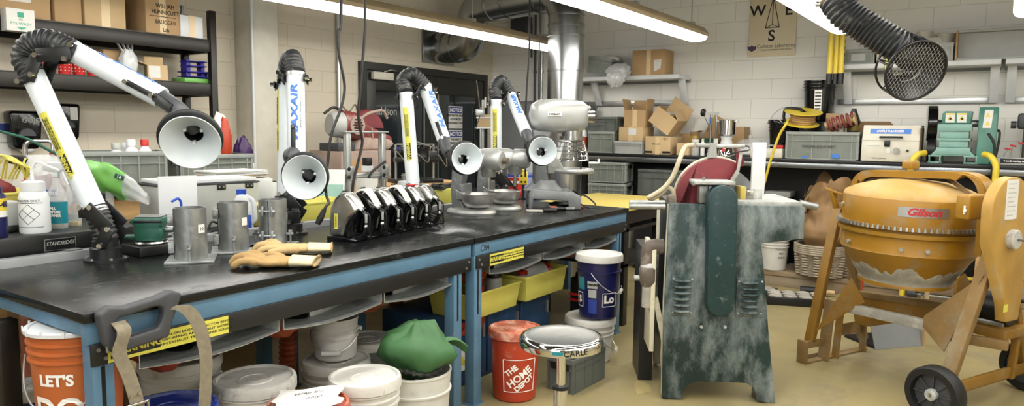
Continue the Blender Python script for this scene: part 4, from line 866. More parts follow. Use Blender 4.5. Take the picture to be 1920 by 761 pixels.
t = thing('chisel', 'short tool with amber handle beside the coral gripped pliers', 'chisel', gz(1074, 391, BT)+V((.04, -.02, 0)), FA); MB().cyl((-.04, 0, .013), (.04, 0, .013), .012).build('handle', 'orange', t); MB().box((.07, 0, .012), (.06, .014, .005)).build('blade', 'steel', t)
t = thing('black_bag', 'flattened black bag tucked under the large mixer foot', 'bag', (4.55, 2.63, BT), FA); MB().ball((-.02, 0, .024), (.09, .07, .021), 24, wob=wob(3, .2)).build('bag_body', 'black', t)
# side table beyond the bench
t = thing('side_table', 'black legged side table with yellow plywood top beyond the bench end', 'table', (5.35, 2.62, 0))
MB().bx(-.5, .5, -.36, .42, BT-.03, BT-.003).build('tabletop', 'ply_yellow', t, bev=.002); MB().bx(-.48, .48, -.34, .4, BT-.13, BT-.03).build('table_apron', 'black', t)
for x in (-.46, .2):
    for y in (-.32, .36): MB().bx(x, x+.07, y, y+.07, 0, BT-.13).build('leg', 'black', t, bev=.003)
for z in (.45, .72): MB().bx(-.46, .27, -.32, .42, z, z+.025).build('shelf', 'black', t)
carton('small brown box on the lower shelf of the black side table', (5.2, 2.55, .4765), (.25, .2, .16), .2)
carton('pale open box on the upper shelf of the black side table', (5.3, 2.5, .7465), (.3, .16, .03), -.1, m='paper', tape=0)
t = thing('yellow_tray', 'yellow tray with hose lying on the floor behind the saw pipe', 'tray', (5.75, 2.08, 0)); MB().box((0, 0, .05), (.34, .3, .1)).build('tray_body', 'yellow_bin', t, bev=.01); MB().torus((0, 0, .115), .1, .018).build('coiled_hose', 'black', t)
# strap with handle hung on the near bench corner
P = gy(262, 590, BF-.035); t = thing('carry_strap', 'grey plastic handle with webbing straps and buckle hooked over the bench edge', 'strap', (P.x, BF-.03, BT-.03), 0)
outer = [(-.13, .03), (-.10, .052), (-.05, .040), (.05, .052), (.10, .066), (.135, .05), (.12, .01), (.10, -.035), (.085, -.085), (0, -.092), (-.085, -.1), (-.118, -.06)]
inner = [(-.085, .0), (-.07, .012), (-.04, .012), (.03, .022), (.055, .022), (.07, .012), (.07, -.005), (.062, -.03), (.05, -.048), (0, -.052), (-.06, -.058), (-.08, -.04)]
hb = MB(); A = [[hb.bm.verts.new((x, y, z)) for x, z in L] for L, y in ((outer, -.022), (inner, -.022), (inner, .018), (outer, .018))]
for k in range(4):
    for i in range(12): hb._f((A[k][i], A[k][(i+1) % 12], A[(k+1) % 4][(i+1) % 12], A[(k+1) % 4][i]))
hb = hb.build('handle_frame', 'plastic_grey', t, bev=.008, ang=25)
for x in (-.105, .08): MB().cyl((x, -.01, -.02), (x, -.01, -.09), .005, n=8).build('hook_pin', 'steel_dull', t)
MB().ribbon(spline([(-.075, -.02, .0), (-.07, -.045, -.03), (-.085, -.04, -.09), (-.06, -.04, -.17), (-.045, -.045, -.24), (-.04, -.05, -.29)], 6), (1, .1, 0), .045).build('short_strap', 'webbing', t, solid=0)
MB().ribbon(spline([(.095, -.02, .01), (.135, -.035, .0), (.17, -.05, -.06), (.185, -.06, -.16), (.18, -.06, -.28), (.165, -.06, -.42), (.15, -.06, -.6)], 6), (.9, -.25, .25), .042).build('long_strap', 'webbing', t)
b = MB()
for z in (-.26, -.285, -.31): b.box((-.042, -.055, z), (.065, .008, .008))
for s in (-1, 1): b.box((-.042+s*.03, -.055, -.285), (.007, .008, .06))
b.build('buckle', 'brushed', t, bev=.002); MB().cyl((-.06, -.048, -.235), (-.06, -.052, -.235), .005).cyl((-.035, -.048, -.23), (-.035, -.052, -.23), .005).build('rivets', 'brushed', t)

# ================================================================== BENCHES BEHIND THE RAIL
t = thing('granite_plate', 'black granite surface plate with maker\'s name plate behind the aluminium rail', 'surface plate', (1.15, 3.72, BT)); MB().bx(-.7, .62, -.42, .44, 0, .105).build('plate_slab', 'lino_dark', t, bev=.006)
mk('plate_black', '#0e0e10', .3)
p0 = gy(113, 457, 3.298); s = MB().box((p0.x-1.15, -.422, p0.z-BT), (.125, .004, .05)).build('name_plate', 'alu', t); MB().box((p0.x-1.15, -.4243, p0.z-BT), (.119, .002, .045)).build('plate_field', 'plate_black', s)
text('STANDRIDGE', .023, 'tote_light', s, (p0.x-1.15, -.4258, p0.z-BT+.004), (1, 0, 0), (0, 0, 1), shear=.25, sx=.8)
GZ = BT+.105
def on(x, y, Y, z=GZ): q = gy(x, y, Y); return V((q.x, Y, z))
# squeeze bottle
t = thing('squeeze_bottle', 'white squeeze bottle with black diamond outline and bent spout', 'bottle', on(67, 437, 3.4), FA+.1)
MB().lathe([(.055, 0), (.058, .006), (.057, .15), (.05, .172), (.042, .178), (.042, .20), (0, .20)], 28).build('bottle_body', 'milk', t, ang=45); MB().lathe([(.045, .178), (.045, .215), (.03, .222), (0, .222)], 24).build('cap', 'white', t)
MB().tube(spline([(0, 0, .215), (0, 0, .27), (.02, 0, .3), (.06, 0, .285), (.11, .0, .265)], 6), .006, 8).build('spout', 'milk', t)
def wrapped(par, poly, R, m, name, a0=-PI/2, w_=.0022):
    b = MB()
    for p, q in zip(poly, poly[1:]): b.ribbon([V((R*math.cos(a0+(p[0]+(q[0]-p[0])*i/6)/R), R*math.sin(a0+(p[0]+(q[0]-p[0])*i/6)/R), p[1]+(q[1]-p[1])*i/6)) for i in range(7)], (0, 0, 1) if abs(p[1]-q[1]) < .01 else (math.cos(a0+PI/2), math.sin(a0+PI/2), .3), w_, .0006)
    return b.build(name, m, par)
wrapped(t, [(-.042, .082), (.004, .125), (.048, .082), (.004, .04), (-.042, .082)], .0585, 'ink', 'diamond_outline'); wrapped(t, [(-.019, .103), (.026, .061)], .0585, 'ink', 'diamond_cross'); wrapped(t, [(.026, .103), (-.019, .061)], .0585, 'ink', 'diamond_cross'); wrapped(t, [(-.05, .13), (.06, .13)], .0582, 'ink', 'upper_line'); wrapped(t, [(-.05, .028), (.06, .028)], .0585, 'ink', 'lower_line')
text('DI WATER ONLY', .013, 'ink_grey', t, (0, -.058, .139), (1, 0, 0), (0, 0, 1), cylr=.0582)
# aerosol can
t = thing('aerosol_can', 'dark blue and yellow aerosol can at the very edge of the picture', 'spray can', on(-2, 441, 3.36), FA+.1); MB().lathe([(.03, 0), (.033, .004), (.033, .165), (.026, .178), (.02, .18), (.02, .205), (.012, .21), (0, .21)], 24).build('can_body', 'navy', t); MB().lathe([(.0335, .11), (.0335, .16)], 24, cap=False).build('yellow_band', 'yellow', t, solid=.0005); MB().lathe([(.0336, .085), (.0336, .11)], 24, cap=False).build('white_band', 'paper', t, solid=.0005)
text('WD-40', .032, 'navy', t, (.4, -1, .135), (1, 0, 0), (0, 0, 1), cylr=.0345, bold=.001)
# spray bottles
def spray(label, P, body, liquid, trig, h=.2, lab=None, rz=0):
    t = thing('spray_bottle', label, 'spray bottle', P, rz); b = MB().lathe([(.036, 0), (.038, .006), (.038, .1), (.03, .14), (.015, .17), (.014, .19), (0, .19)], 24, Matrix.Diagonal((1.1, .75, h/.2, 1))).build('bottle_body', body, t, ang=50)
    if lab: MB().lathe([(.0388, .02), (.0388, .1)], 24, Matrix.Diagonal((1.1, .75, h/.2, 1)), cap=False).build('label_band', lab, b, solid=.0005)
    z = h*.94; g = MB().box((0, 0, z+.012), (.028, .024, .025)).build('collar', trig, t, bev=.004)
    MB().prism([(-.055, z+.045), (-.05, z+.03), (.0, z+.022), (.03, z+.025), (.045, z+.05), (.03, z+.068), (-.03, z+.07)], -.012, .012, MX).build('spray_head', trig, t, bev=.004)
    MB().prism([(.015, z+.03), (.03, z+.03), (.055, z-.03), (.05, z-.035), (.03, z)], -.006, .006, MX).build('trigger', trig, t, bev=.002); return t
spray('cleaner spray bottle with teal label and white head in front of the plastic bag', on(110, 428, 3.46), 'clear', None, 'white', .24, 'green_liquid', FA)
text('ALL\nPURPOSE\nCLEANER', .016, 'white_ink', [o for o in bpy.data.objects if o.name.startswith('label_band')][-1], (-.002, -.0305, .075), (1, 0, 0), (0, 0, 1), bold=.0006)
spray('clear spray bottle with black trigger head below the soap dispenser', on(40, 400, 4.08), 'clear', None, 'black', .25, None, FA)
t = thing('oil_bottle', 'clear bottle with yellowish liquid beside the teal labelled spray bottle', 'bottle', on(137, 429, 3.50), FA); MB().box((0, 0, .011), (.064, .036, .018)).build('liquid', 'amber', t, bev=.004); MB().lathe([(.036, 0), (.037, .004), (.036, .11), (.02, .16), (.014, .2), (0, .2)], 24, Matrix.Diagonal((1.1, .65, 1, 1))).build('bottle_body', 'clear', t)
# plastic bag of wipes, yellow tub with tubing
t = thing('plastic_bag', 'clear plastic bag with red, blue and white print behind the squeeze bottle', 'bag', on(94, 430, 3.61), FA+.5); MB().ball((0, 0, .145), (.085, .05, .12), 36, wob=wob(3, .2)).build('bag_body', 'clear_bag', t, ang=70); pr = MB().ball((0.0, .0, .135), (.075, .038, .095), 28, wob=wob(3, .15)).build('printed_pack', 'red_dusty', t)
s = MB().box((-.0, -.046, .15), (.07, .008, .035)).build('blue_print', 'navy_ink', pr, bev=.003); text('Clens', .034, 'white_ink', s, (0, -.051, .15), (1, 0, 0), (0, 0, 1), shear=.2)
for z in (.1, .085, .07): MB().box((.0, -.04, z+.02), (.09, .006, .007)).build('stripe', 'paper', pr)
ty = open_bin('yellow tub lettered in black marker, holding red pouch and coiled tubing', on(12, 372, 3.84, BT+.1055), (.42, .26, .15), .05, letter=('CARLETON', .042, (.02, -.129, .085)))
t = thing('red_pouch', 'dark red folded pouch sticking out of the yellow tub', 'pouch', on(-18, 345, 3.84, BT+.20), .05); MB().ball((0, 0, .06), (.09, .07, .05), 24, wob=wob(2.5, .25)).build('pouch_body', 'saw_red', t, ang=70)
t = thing('tubing_coil', 'pale yellow plastic tubing coiled on top of the yellow tub', 'hose', on(20, 332, 3.86, BT+.345), FA)
c = MB()
for i in range(8): c.tube(spline([(-.11+.017*i, .02, -.04), (-.10+.024*i, .01*math.sin(3*i), .035+.02*math.sin(2*i)), (-.05+.018*i, -.02+.012*math.sin(i), .075-.006*i), (.03+.012*i, .01*math.cos(2*i), .05-.008*i), (.06, .02, -.04)], 6), .0045, 6)
c.build('tubing', 'yellow_bin', t)
t = thing('red_bag', 'red and white printed bag beside the tubing coil in the yellow tub', 'bag', on(62, 340, 3.84, BT+.20), FA); MB().ball((0, 0, .05), (.045, .04, .07), 24, wob=wob(3, .3)).build('bag_body', 'home_orange', t, ang=70); MB().ball((.03, -.03, .04), (.05, .03, .05), 18, wob=wob(3, .3)).build('white_print', 'paper', t)
cord('green_hose', 'thin green hose swooping down in front of the soap dispenser', 'hose', [gy(-25, 240, 4.1), gy(10, 249, 4.1), gy(50, 260, 4.05), gy(85, 278, 4.0), gy(115, 296, 3.95), gy(150, 330, 3.9), on(160, 380, 3.9, BT+.12)], .007, 'vise_green')
t = thing('meter_box', 'grey plastic box with handle beside the aerosol can', 'box', on(16, 420, 3.525), .0); MB().box((0, 0, .065), (.08, .1, .13)).build('box_body', 'tote_light', t, bev=.012); MB().box((0, -.052, .015), (.082, .01, .03)).build('box_foot', 'black', t, bev=.004)
tr = thing('red_tray', 'red and white plastic tray behind the squeeze bottle', 'tray', on(0, 400, 3.643), .0); MB().box((0, 0, .1), (.18, .1, .03)).build('tray_rim', 'red_dusty', tr, bev=.004); MB().box((0, 0, .045), (.165, .09, .09)).build('tray_body', 'white', tr, bev=.006)
# green wipes bag hung off
t = thing('wipes_bag', 'green printed bag with clear crumpled end slung behind the white arm', 'bag', gy(205, 352, 3.85), FA-.0)
def bagf(u, v):
    a = 2*PI*v; r = .05*(1+.25*math.sin(3*u))*(1+.22*NZ.noise(V((u*7, math.cos(a)*1.6, math.sin(a)*1.6))))*(.35+.65*math.sin(PI*min(1, u*.85+.12)))*(1+.07*math.sin(5*a+6*u)); return ((-.16+.36*u), -r*.7*math.cos(a), .09-.15*u**1.6+r*1.25*math.sin(a))
MB().grid(lambda u, v: bagf(u*.68, v), 16, 24).build('printed_bag', 'green_bag', t); MB().grid(lambda u, v: bagf(.68+.32*u, v), 10, 24).build('clear_end', 'clear_bag', t)
s = MB().box((.055, -.047, .085), (.05, .006, .026), Matrix.Rotation(.35, 4, 'Y')).build('print_patch', 'vise_green', t, bev=.002); text('16', .026, 'white_ink', t, (.0, 0, 0), (1, 0, 0), (0, 0, 1)).matrix_local = Matrix.Rotation(.35, 4, 'Y') @ Matrix.Translation((.055, -.051, .085))
MB().cyl((.0, .0, -.0), (.0, .0, gy(205, 352, 3.85).z*-1+BT+.0), .02).build('stand_neck', 'clear', t)
MB().lathe([(.05, BT-gy(205, 352, 3.85).z), (.05, BT+.02-gy(205, 352, 3.85).z), (0, BT+.02-gy(205, 352, 3.85).z)], 20).build('stand_foot', 'tote_light', t)
# white instrument box with hinged lid, papers, jug, blue hook
t = thing('instrument_case', 'white steel case with black hinges along its lid behind the moulds', 'case', (2.35, 3.76, BT+.0005), -.1)
MB().box((.02, 0, .12), (.56, .28, .24)).build('case_body', 'tote_light', t, bev=.006); MB().box((.02, 0, .2455), (.57, .29, .009)).build('case_lid', 'plastic_grey', t, bev=.002); MB().box((.02, .0, .262), (.54, .27, .022)).build('lid_board', 'white', t, bev=.004)
for x in (.07, .24): h = MB().box((x, -.142, .225), (.05, .006, .03)).build('hinge', 'black', t, bev=.001); MB().cyl((x-.012, -.146, .225), (x-.012, -.144, .225), .005).cyl((x+.012, -.146, .225), (x+.012, -.144, .225), .005).build('screw', 'alu', h)
P = gy(338, 372, 3.45); t = thing('white_board', 'plain white board standing against the white steel case', 'board', (P.x, 3.47, BT), FA+.7); MB().box((0, 0, .155), (.185, .012, .31)).build('board_sheet', 'white', t, bev=.001); MB().box((0, -.035, .01), (.12, .06, .02)).build('board_foot', 'white', t)
t = thing('steel_hook', 'blue bent hook rising behind the nearest steel mould', 'hook', gz(343, 470, BT)+V((.06, .1, 0)), FA); q = [gy(341, 440, 3.28), gy(341, 395, 3.28), gy(339, 377, 3.28), gy(334, 371, 3.28), gy(322, 378, 3.28)]
Minv = (Matrix.Translation(t.location) @ Matrix.Rotation(FA, 4, 'Z')).inverted(); pts = [Minv @ V(p) for p in q]; pts[0] = V((pts[0].x, pts[0].y, .0)); MB().tube(fillet(pts, .02), .006, 10).build('hook_bar', 'blue', t); MB().cyl((pts[0].x, pts[0].y, .0), (pts[0].x, pts[0].y, .06), .02).build('hook_base', 'blue', t)
t = thing('detergent_jug', 'white jug with blue cap and looped handle beside the yellow bin', 'jug', on(456, 430, 3.40, BT), FA+.1)
MB().prism([(-.05, 0), (.05, 0), (.055, .1), (.05, .15), (.02, .20), (-.02, .20), (-.048, .15), (-.055, .1)], -.036, .036, MX).build('jug_body', 'white', t, bev=.012); MB().cyl((-.005, 0, .198), (-.005, 0, .225), .026, n=24).build('cap', 'blue', t)
MB().tube(fillet([(.012, 0, .19), (.06, 0, .165), (.065, 0, .06), (.045, 0, .04)], .04), .013, 12).build('handle', 'white', t); MB().box((0.03, -.037, .055), (.05, .003, .07)).build('label', 'blue', t, bev=.002); MB().box((.02, -.037, .125), (.03, .002, .03)).build('small_label', 'paper', t)
open_bin('long yellow bin behind the aluminium rail, ending beside the vacuums', (2.80, 3.44, BT), (.58, .24, .13), .0, group=None)
t = thing('paper_stack', 'stack of white folders and papers on a rack behind the jug', 'papers', (2.76, 4.03, BT), -.05)
MB().box((0, 0, .12), (.4, .26, .24)).build('file_box', 'cream', t, bev=.008); 
for i in range(5): MB().box((.01*math.sin(i*3), .01*math.cos(i*2), .25+.009*i), (.36, .25, .007), rotz(.06*math.sin(i*2.1))).build('folder', ('paper', 'card_pale', 'white', 'paper', 'paper')[i], t)
MB().box((.05, -.135, .215), (.08, .004, .006)).build('slot', 'plastic_grey', t)
t = thing('folded_card', 'tall folded sheet of white card leaning beside the second arm', 'card', on(494, 400, 3.74, BT), FA+.2); MB().box((0, 0, .125), (.12, .01, .25), Matrix.Rotation(.08, 4, 'X')).box((.075, .03, .11), (.06, .01, .22), rotz(.6)).build('card_sheet', 'white', t, bev=.001)
t = thing('pamphlet', 'white and sea green picture board leaning behind the hood of the second arm', 'board', on(606, 385, 3.62, BT+.0), FA-.0)
Mq = Matrix.Rotation(-.25, 4, 'X') ; MB().box((.01, 0, .15), (.24, .008, .30), Mq).build('board_sheet', 'white', t, bev=.001); mk('sea', '#8cb3a4', .4, var=.25, scale=5); MB().box((.01, -.005, .14), (.22, .004, .12), Mq).build('picture', 'sea', t); MB().box((.01, .05, .005), (.2, .12, .01)).build('easel_foot', 'white', t)
for i, (x, y, w_, h_, l) in enumerate(((685, 372, .16, .23, 'large white sheet of paper propped behind the vacuums'), (716, 372, .14, .18, 'white sheet with a blue shape propped behind the third vacuum'))):
    t = thing('display_card', l, 'paper', on(x, y, 3.50-.16*i, BT), FA+(-.3, .1)[i]); MB().box((0, 0, h_/2), (w_, .004, h_), Matrix.Rotation(-.12, 4, 'X')).build('sheet', 'paper', t); MB().box((0, .04, .003), (w_*.6, .09, .006)).build('card_foot', 'paper', t)
    if i: MB().prism([(-.05, .12), (-.03, .15), (.0, .155), (.035, .15), (.05, .13), (.01, .125), (-.02, .09)], 0, .003, Matrix.Rotation(-.12, 4, 'X') @ Matrix(((1, 0, 0, 0), (0, 0, -1, -.003), (0, 1, 0, 0), (0, 0, 0, 1)))).build('blue_shape', 'blue_ink', t)
# grey sander, cable behind the moulds
t = thing('white_tool', 'white and grey hand tool lying between the vise and the nearest mould', 'power tool', on(291, 440, 3.345, BT), -.1)
MB().prism([(-.085, .06), (-.07, .09), (.08, .085), (.095, .06), (.08, .03), (-.07, .03)], -.03, .03, MX).build('tool_body', 'white', t, bev=.012); MB().box((0, 0, .015), (.15, .08, .03)).build('tool_base', 'plastic_grey', t, bev=.006); MB().box((.05, -.032, .06), (.03, .004, .02)).build('tool_label', 'ink_grey', t)
cord('cable_coil', 'short black cable looped on the rail between two steel moulds', 'cable', [on(390, 420, 3.3, BT+.04+.0), on(396, 405, 3.3, BT+.08), on(408, 412, 3.3, BT+.07), on(412, 425, 3.28, BT+.05), on(400, 432, 3.27, BT+.04), on(392, 428, 3.3, BT+.01)], .006)
# aluminium profile frame (printer)
P0, P1 = gy(652, 372, 3.62), gy(717, 372, 3.62); t = thing('profile_frame', 'aluminium profile gantry frame with stepper motor behind the vacuums', 'gantry frame', ((P0.x+P1.x)/2, 3.62, BT+.001)); w_ = (P1.x-P0.x)/2; zt = gy(652, 250, 3.62).z-BT
def profile(a, b, name='upright'):
    a, b = V(a), V(b); m = MB().beam(a, b, .04, .04).build(name, 'alu', t, bev=.003); g = MB()
    for o in ((.0205, 0), (-.0205, 0), (0, .0205), (0, -.0205)):
        z = (b-a).normalized(); M_ = frame((a+b)/2, z, V((0, 0, 1)).cross(z) if abs(z.z) < .9 else None); g.box((o[0], o[1], 0), (.008 if o[1] else .0012, .008 if o[0] else .0012, (b-a).length*.98), M_)
    g.build('slots', 'tote_light', m)
profile((-w_, 0, 0), (-w_, 0, zt)); profile((w_, 0, 0), (w_, 0, zt)); 
MB().box((0, .0, zt+.008), (2*w_+.07, .07, .012)).build('top_plate', 'alu', t, bev=.002); profile((-w_-.06, -.0, .235), (w_+.06, -.0, .235), 'cross_rail'); profile((-w_, 0, .02), (w_, 0, .02), 'cross_rail')
m = MB().box((.02, -.0, .33), (.05, .05, .06)).build('stepper_motor', 'black', t, bev=.004); MB().box((.02, 0, .285), (.06, .05, .04)).build('motor_mount', 'white', t); MB().cyl((.02, 0, .25), (.02, 0, .30), .008).build('coupling', 'alu', m)
for s in (-1, 1):
    MB().box((s*w_, -.03, .26), (.07, .012, .09)).build('carriage', 'alu', t, bev=.004)
    for z in (.235, .29): MB().cyl((s*w_-.02, -.04, z), (s*w_-.02, -.025, z), .014, n=16).build('wheel', 'black', t)
MB().cyl((-w_-.1, -.02, .25), (-w_-.05, -.02, .25), .02).build('hand_knob', 'black', t)
MB().tube(spline([(w_-.0, -.03, .33), (.0, -.06, .26), (-.03, -.05, .18), (.02, -.05, .12), (.05, -.05, .1), (.07, -.04, .2)], 8), .009, 8).build('cable_loop', 'rubber', t)
# white jug under arm three, black optic instrument
t = thing('white_canister', 'white plastic canister with metal neck at the foot of the arm by the vacuums', 'canister', on(763, 372, 3.45, BT), FA); MB().lathe([(.062, 0), (.066, .008), (.066, .18), (.06, .195), (.03, .2), (0, .2)], 30).build('canister_body', 'white', t, ang=50); MB().cyl((-.02, 0, .198), (-.02, 0, .25), .018).build('metal_neck', 'steel', t); MB().torus((-.02, 0, .235), .019, .003).build('neck_ring', 'alu', t)
t = thing('gooseneck_tool', 'black right-angled gun shaped tool standing behind the vacuums', 'power tool', on(750, 395, 3.305, BT), FA); MB().tube(fillet([(-.035, 0, .0), (-.03, 0, .06), (-.0, 0, .145), (.045, 0, .15)], .02), .013, 10).build('handle', 'plastic_grey', t); MB().prism([(-.01, .12), (.06, .115), (.07, .14), (.05, .165), (-.01, .165)], -.022, .022, MX).build('tool_head', 'black', t, bev=.006); MB().cyl((.045, 0, .12), (.04, 0, .02), .02).build('tool_nose', 'plastic_grey', t)
t = thing('test_rig', 'black instrument rig with cables and clamps in front of the dark door', 'instrument', (4.30, 3.86, BT+.137), FA+.5); t.scale = (.8, .8, .72)
MB().box((0, 0, .02), (.5, .26, .04)).build('rig_base', 'black', t, bev=.005)
for x in (-.2, .0, .2): MB().cyl((x, .02, .04), (x, .02, .42), .012).build('rig_post', 'alu', t)
MB().box((.02, 0, .25), (.46, .16, .05)).build('rig_stage', 'black', t, bev=.006); MB().cyl((-.18, -.04, .36), (-.06, -.04, .34), .05, n=24).build('camera_body', 'black', t); MB().lathe([(.07, .0), (.06, .06), (.075, .1), (0, .1)], 24, Matrix.Translation((.05, -.05, .28))).build('rig_bowl', 'black', t); MB().box((.16, -.02, .31), (.12, .12, .07)).build('rig_block', 'plastic_grey', t, bev=.006)
MB().beam((-.06, -.02, .47), (.26, -.02, .36), .014, .014).beam((-.2, 0, .42), (.2, 0, .42), .014, .014).cyl((-.01, -.02, .40), (-.01, -.02, .52), .006).build('rig_arm', 'steel', t)
for k in range(5): MB().tube(spline([(-.25+.11*k, -.06, .38-.02*k), (-.2+.1*k, -.12, .3), (-.12+.1*k, -.13, .2+.03*math.sin(k)), (-.05+.08*k, -.1, .3+.02*k), (.02+.06*k, -.05, .4)], 6), .005, 6).build('rig_cable', 'rubber' if k % 2 else 'webbing', t)
MB().box((-.21, -.09, .38), (.03, .02, .02)).build('purple_clip', 'purple_blue', t)
# wooden plank table, yellow coil box behind the mixers
t = thing('plank_shelf', 'pale wooden plank shelf behind the small mixers', 'shelf', (4.32, 3.86, BT+.001)); MB().box((0, 0, .12), (.8, .34, .03)).build('plank', 'wood', t, bev=.003)
for x in (-.37, .37): MB().box((x, 0, .052), (.03, .32, .105)).build('shelf_leg', 'wood', t)
t = thing('cable_basket', 'yellow basket full of tangled black cable under the plank shelf', 'basket', on(838, 380, 3.48, BT), FA); MB().box((0, 0, .06), (.24, .16, .12)).build('basket_body', 'yellow_bin', t, bev=.01)
for k in range(4): MB().tube(spline([(.11*math.cos(a*1.3+k), -.02+.07*math.sin(a*1.7+k), .13+.02*math.sin(a*2+k)) for a in range(9)], 5), .005, 6).build('cable', 'rubber', t)
t = thing('power_outlet_box', 'yellow portable outlet box hanging between the two mixers', 'outlet box', on(981, 368, 3.3, BT), FA); MB().box((0, 0, .16), (.075, .04, .11)).build('box_body', 'yellow', t, bev=.01); MB().box((0, 0, .225), (.03, .03, .02)).build('box_neck', 'yellow', t, bev=.004); MB().cyl((0, 0, 0), (0, 0, .11), .012).build('box_stand', 'black', t)
for s in (-1, 1):
    for z in (.13, .18): MB().cyl((s*.016, -.022, z), (s*.016, -.0195, z), .009, n=12).build('socket', 'black', t)
t = thing('red_tin', 'red tin with white band between the mixers', 'tin', on(968, 372, 3.5, BT), FA); MB().lathe([(.07, 0), (.07, .14), (.074, .145), (0, .15)], 28).build('tin_body', 'red', t); MB().lathe([(.0706, .1), (.0706, .12)], 28, cap=False).build('white_band', 'paper', t, solid=.0006)
t = thing('water_jug', 'clear blue water jug behind the large stand mixer', 'jug', on(975, 350, 3.75, BT), FA); MB().lathe([(.12, 0), (.125, .1), (.11, .13), (.125, .16), (.125, .26), (.06, .33), (.04, .36), (0, .36)], 30).build('jug_body', 'clear', t); MB().lathe([(.115, .01), (.115, .16), (0, .16)], 30).build('water', 'blue', t)
t = thing('clamp_assembly', 'steel clamp and bracket assembly standing beyond the rail between the small mixers', 'clamp', on(948, 385, 3.42, BT), FA); MB().box((0, 0, .015), (.2, .1, .03)).build('clamp_base', 'steel_dull', t, bev=.003); MB().box((-.04, 0, .12), (.04, .05, .19)).build('clamp_post', 'plastic_grey', t, bev=.005); MB().beam((-.03, 0, .2), (.09, 0, .06), .02, .02).beam((.0, 0, .1), (.1, 0, .1), .025, .02).build('clamp_arm', 'black', t); MB().box((.06, -.03, .04), (.07, .06, .02)).build('yellow_sticker', 'yellow', t)
t = thing('metal_bracket', 'bracket assembly with thin antenna fixed high on the aluminium post by the door', 'bracket', gy(905, 240, 3.4), FA); zz = gy(905, 240, 3.4).z
MB().cyl((0, .02, BT-zz), (0, .02, .22), .012).build('post', 'alu', t); MB().box((.01, 0, .05), (.1, .04, .11)).build('bracket_plate', 'card_pale', t, bev=.006); MB().box((-.02, -.01, .12), (.07, .05, .05)).build('clamp_block', 'alu', t, bev=.004); MB().cyl((-.06, -.02, .0), (.09, -.02, .0), .007).cyl((-.05, -.02, .08), (.1, -.02, .08), .007).build('cross_rod', 'white', t); MB().cyl((-.02, 0, .14), (-.05, 0, .37), .004).build('antenna', 'brown_pipe', t); MB().box((.02, 0, .2), (.012, .012, .08)).build('white_tag', 'paper', t); MB().tube(spline([(-.02, -.03, .1), (-.06, -.03, -.04), (-.05, -.03, -.12), (-.02, -.02, -.2)], 6), .003, 6).build('thin_cable', 'rubber', t)

# ================================================================== ALONG THE LEFT WALL
# sink counter with totes
t = thing('sink_counter', 'wooden cabinet counter with dark worktop carrying the grey totes', 'cabinet', (2.2, 4.74, 0))
MB().bx(-1.1, 1.2, -.24, .24, 0, 1.035).build('cabinet_body', 'wood', t); MB().bx(-1.13, 1.23, -.28, .26, 1.035, 1.08).build('worktop', 'lino_dark', t, bev=.004)
for i in range(5): d_ = MB().bx(-1.08+.46*i, -.66+.46*i, -.26, -.241, .1, 1.0).build('door', 'wood', t, bev=.004); MB().box((-.87+.46*i, -.263, .55), (.3, .006, .7)).build('door_panel', 'card_dark', d_, bev=.002)
CZ = 1.081
tote('grey plastic tote with white bottles standing in it, on the wooden counter', (2.40, 4.72, CZ), (.54, .34, .235), FA+.62+.0, 'tote_grey')
tote('wide grey plastic tote with papers, next to the pilaster on the wooden counter', (3.05, 4.76, CZ), (.56, .34, .2), -.05, 'tote_grey')
def oncounter(x, y, Y, z): q = gy(x, y, Y); return V((q.x, Y, z))
for i, (x, Y, r, h, m, c, l) in enumerate(((218, 4.70, .042, .27, 'white', 'tote_light', 'white bottle standing at the near side of the first grey tote'), (246, 4.73, .047, .29, 'white', 'white', 'broad white jug beside another white bottle in the grey tote'), (272, 4.72, .04, .29, 'white', 'red', 'white bottle with red cap in the grey tote'), (234, 4.81, .03, .27, 'white', 'white', 'small white capped bottle at the corner of the grey tote'))):
    bottle(l, oncounter(x, 290, Y, CZ+.012), r, h, m, c, neck=.5)
t = thing('white_carton', 'white paper bag torn open in the wide grey tote', 'paper bag', (2.98, 4.75, CZ+.013), .3); MB().prism([(-.11, 0), (.11, 0), (.1, .26), (.04, .22), (-.02, .36), (-.08, .2)], -.05, .05, MX).build('bag_body', 'paper', t, bev=.004)
t = thing('chip_bag', 'orange and white snack bag leaning against the black rack post', 'bag', (3.20, 4.80, CZ+.013), -.5); MB().ball((0, 0, .25), (.07, .04, .22), 24, wob=wob(2.5, .2)).build('bag_body', 'paper', t, ang=70); MB().ball((.03, -.018, .27), (.045, .03, .17), 20, wob=wob(2.5, .2)).build('orange_print', 'home_orange', t, ang=70)
t = thing('purple_bag', 'small dark purple bag beyond the wide grey tote by the pilaster', 'bag', (3.42, 4.84, CZ), 0); MB().ball((0, 0, .17), (.07, .05, .14), 24, wob=wob(2.8, .3)).build('bag_body', 'purple', t, ang=70); MB().ball((.01, -.02, .09), (.06, .045, .06), 18, wob=wob(2.8, .2)).build('pale_print', 'paper', t, ang=70)
t = thing('faucet', 'chrome faucet with red tag showing beside the white arm', 'faucet', (1.92, 4.84, CZ)); MB().tube(fillet([(0, 0, 0), (0, 0, .3), (.12, -.08, .3), (.12, -.08, .24)], .05), .014, 12).build('spout', 'chrome', t); MB().lathe([(.035, 0), (.03, .02), (.02, .04), (0, .04)], 20).build('faucet_base', 'chrome', t); MB().ball((.12, -.08, .22), .022).build('red_tag', 'home_orange', t)
tr = thing('plastic_cups', 'clear plastic tub standing on the counter by the white arm', 'tub', oncounter(84, 330, 4.62, CZ)); MB().lathe([(.08, 0), (.1, .22), (.095, .22), (.075, .01), (0, .01)], 24, cap=False).build('tub_body', 'clear', tr)

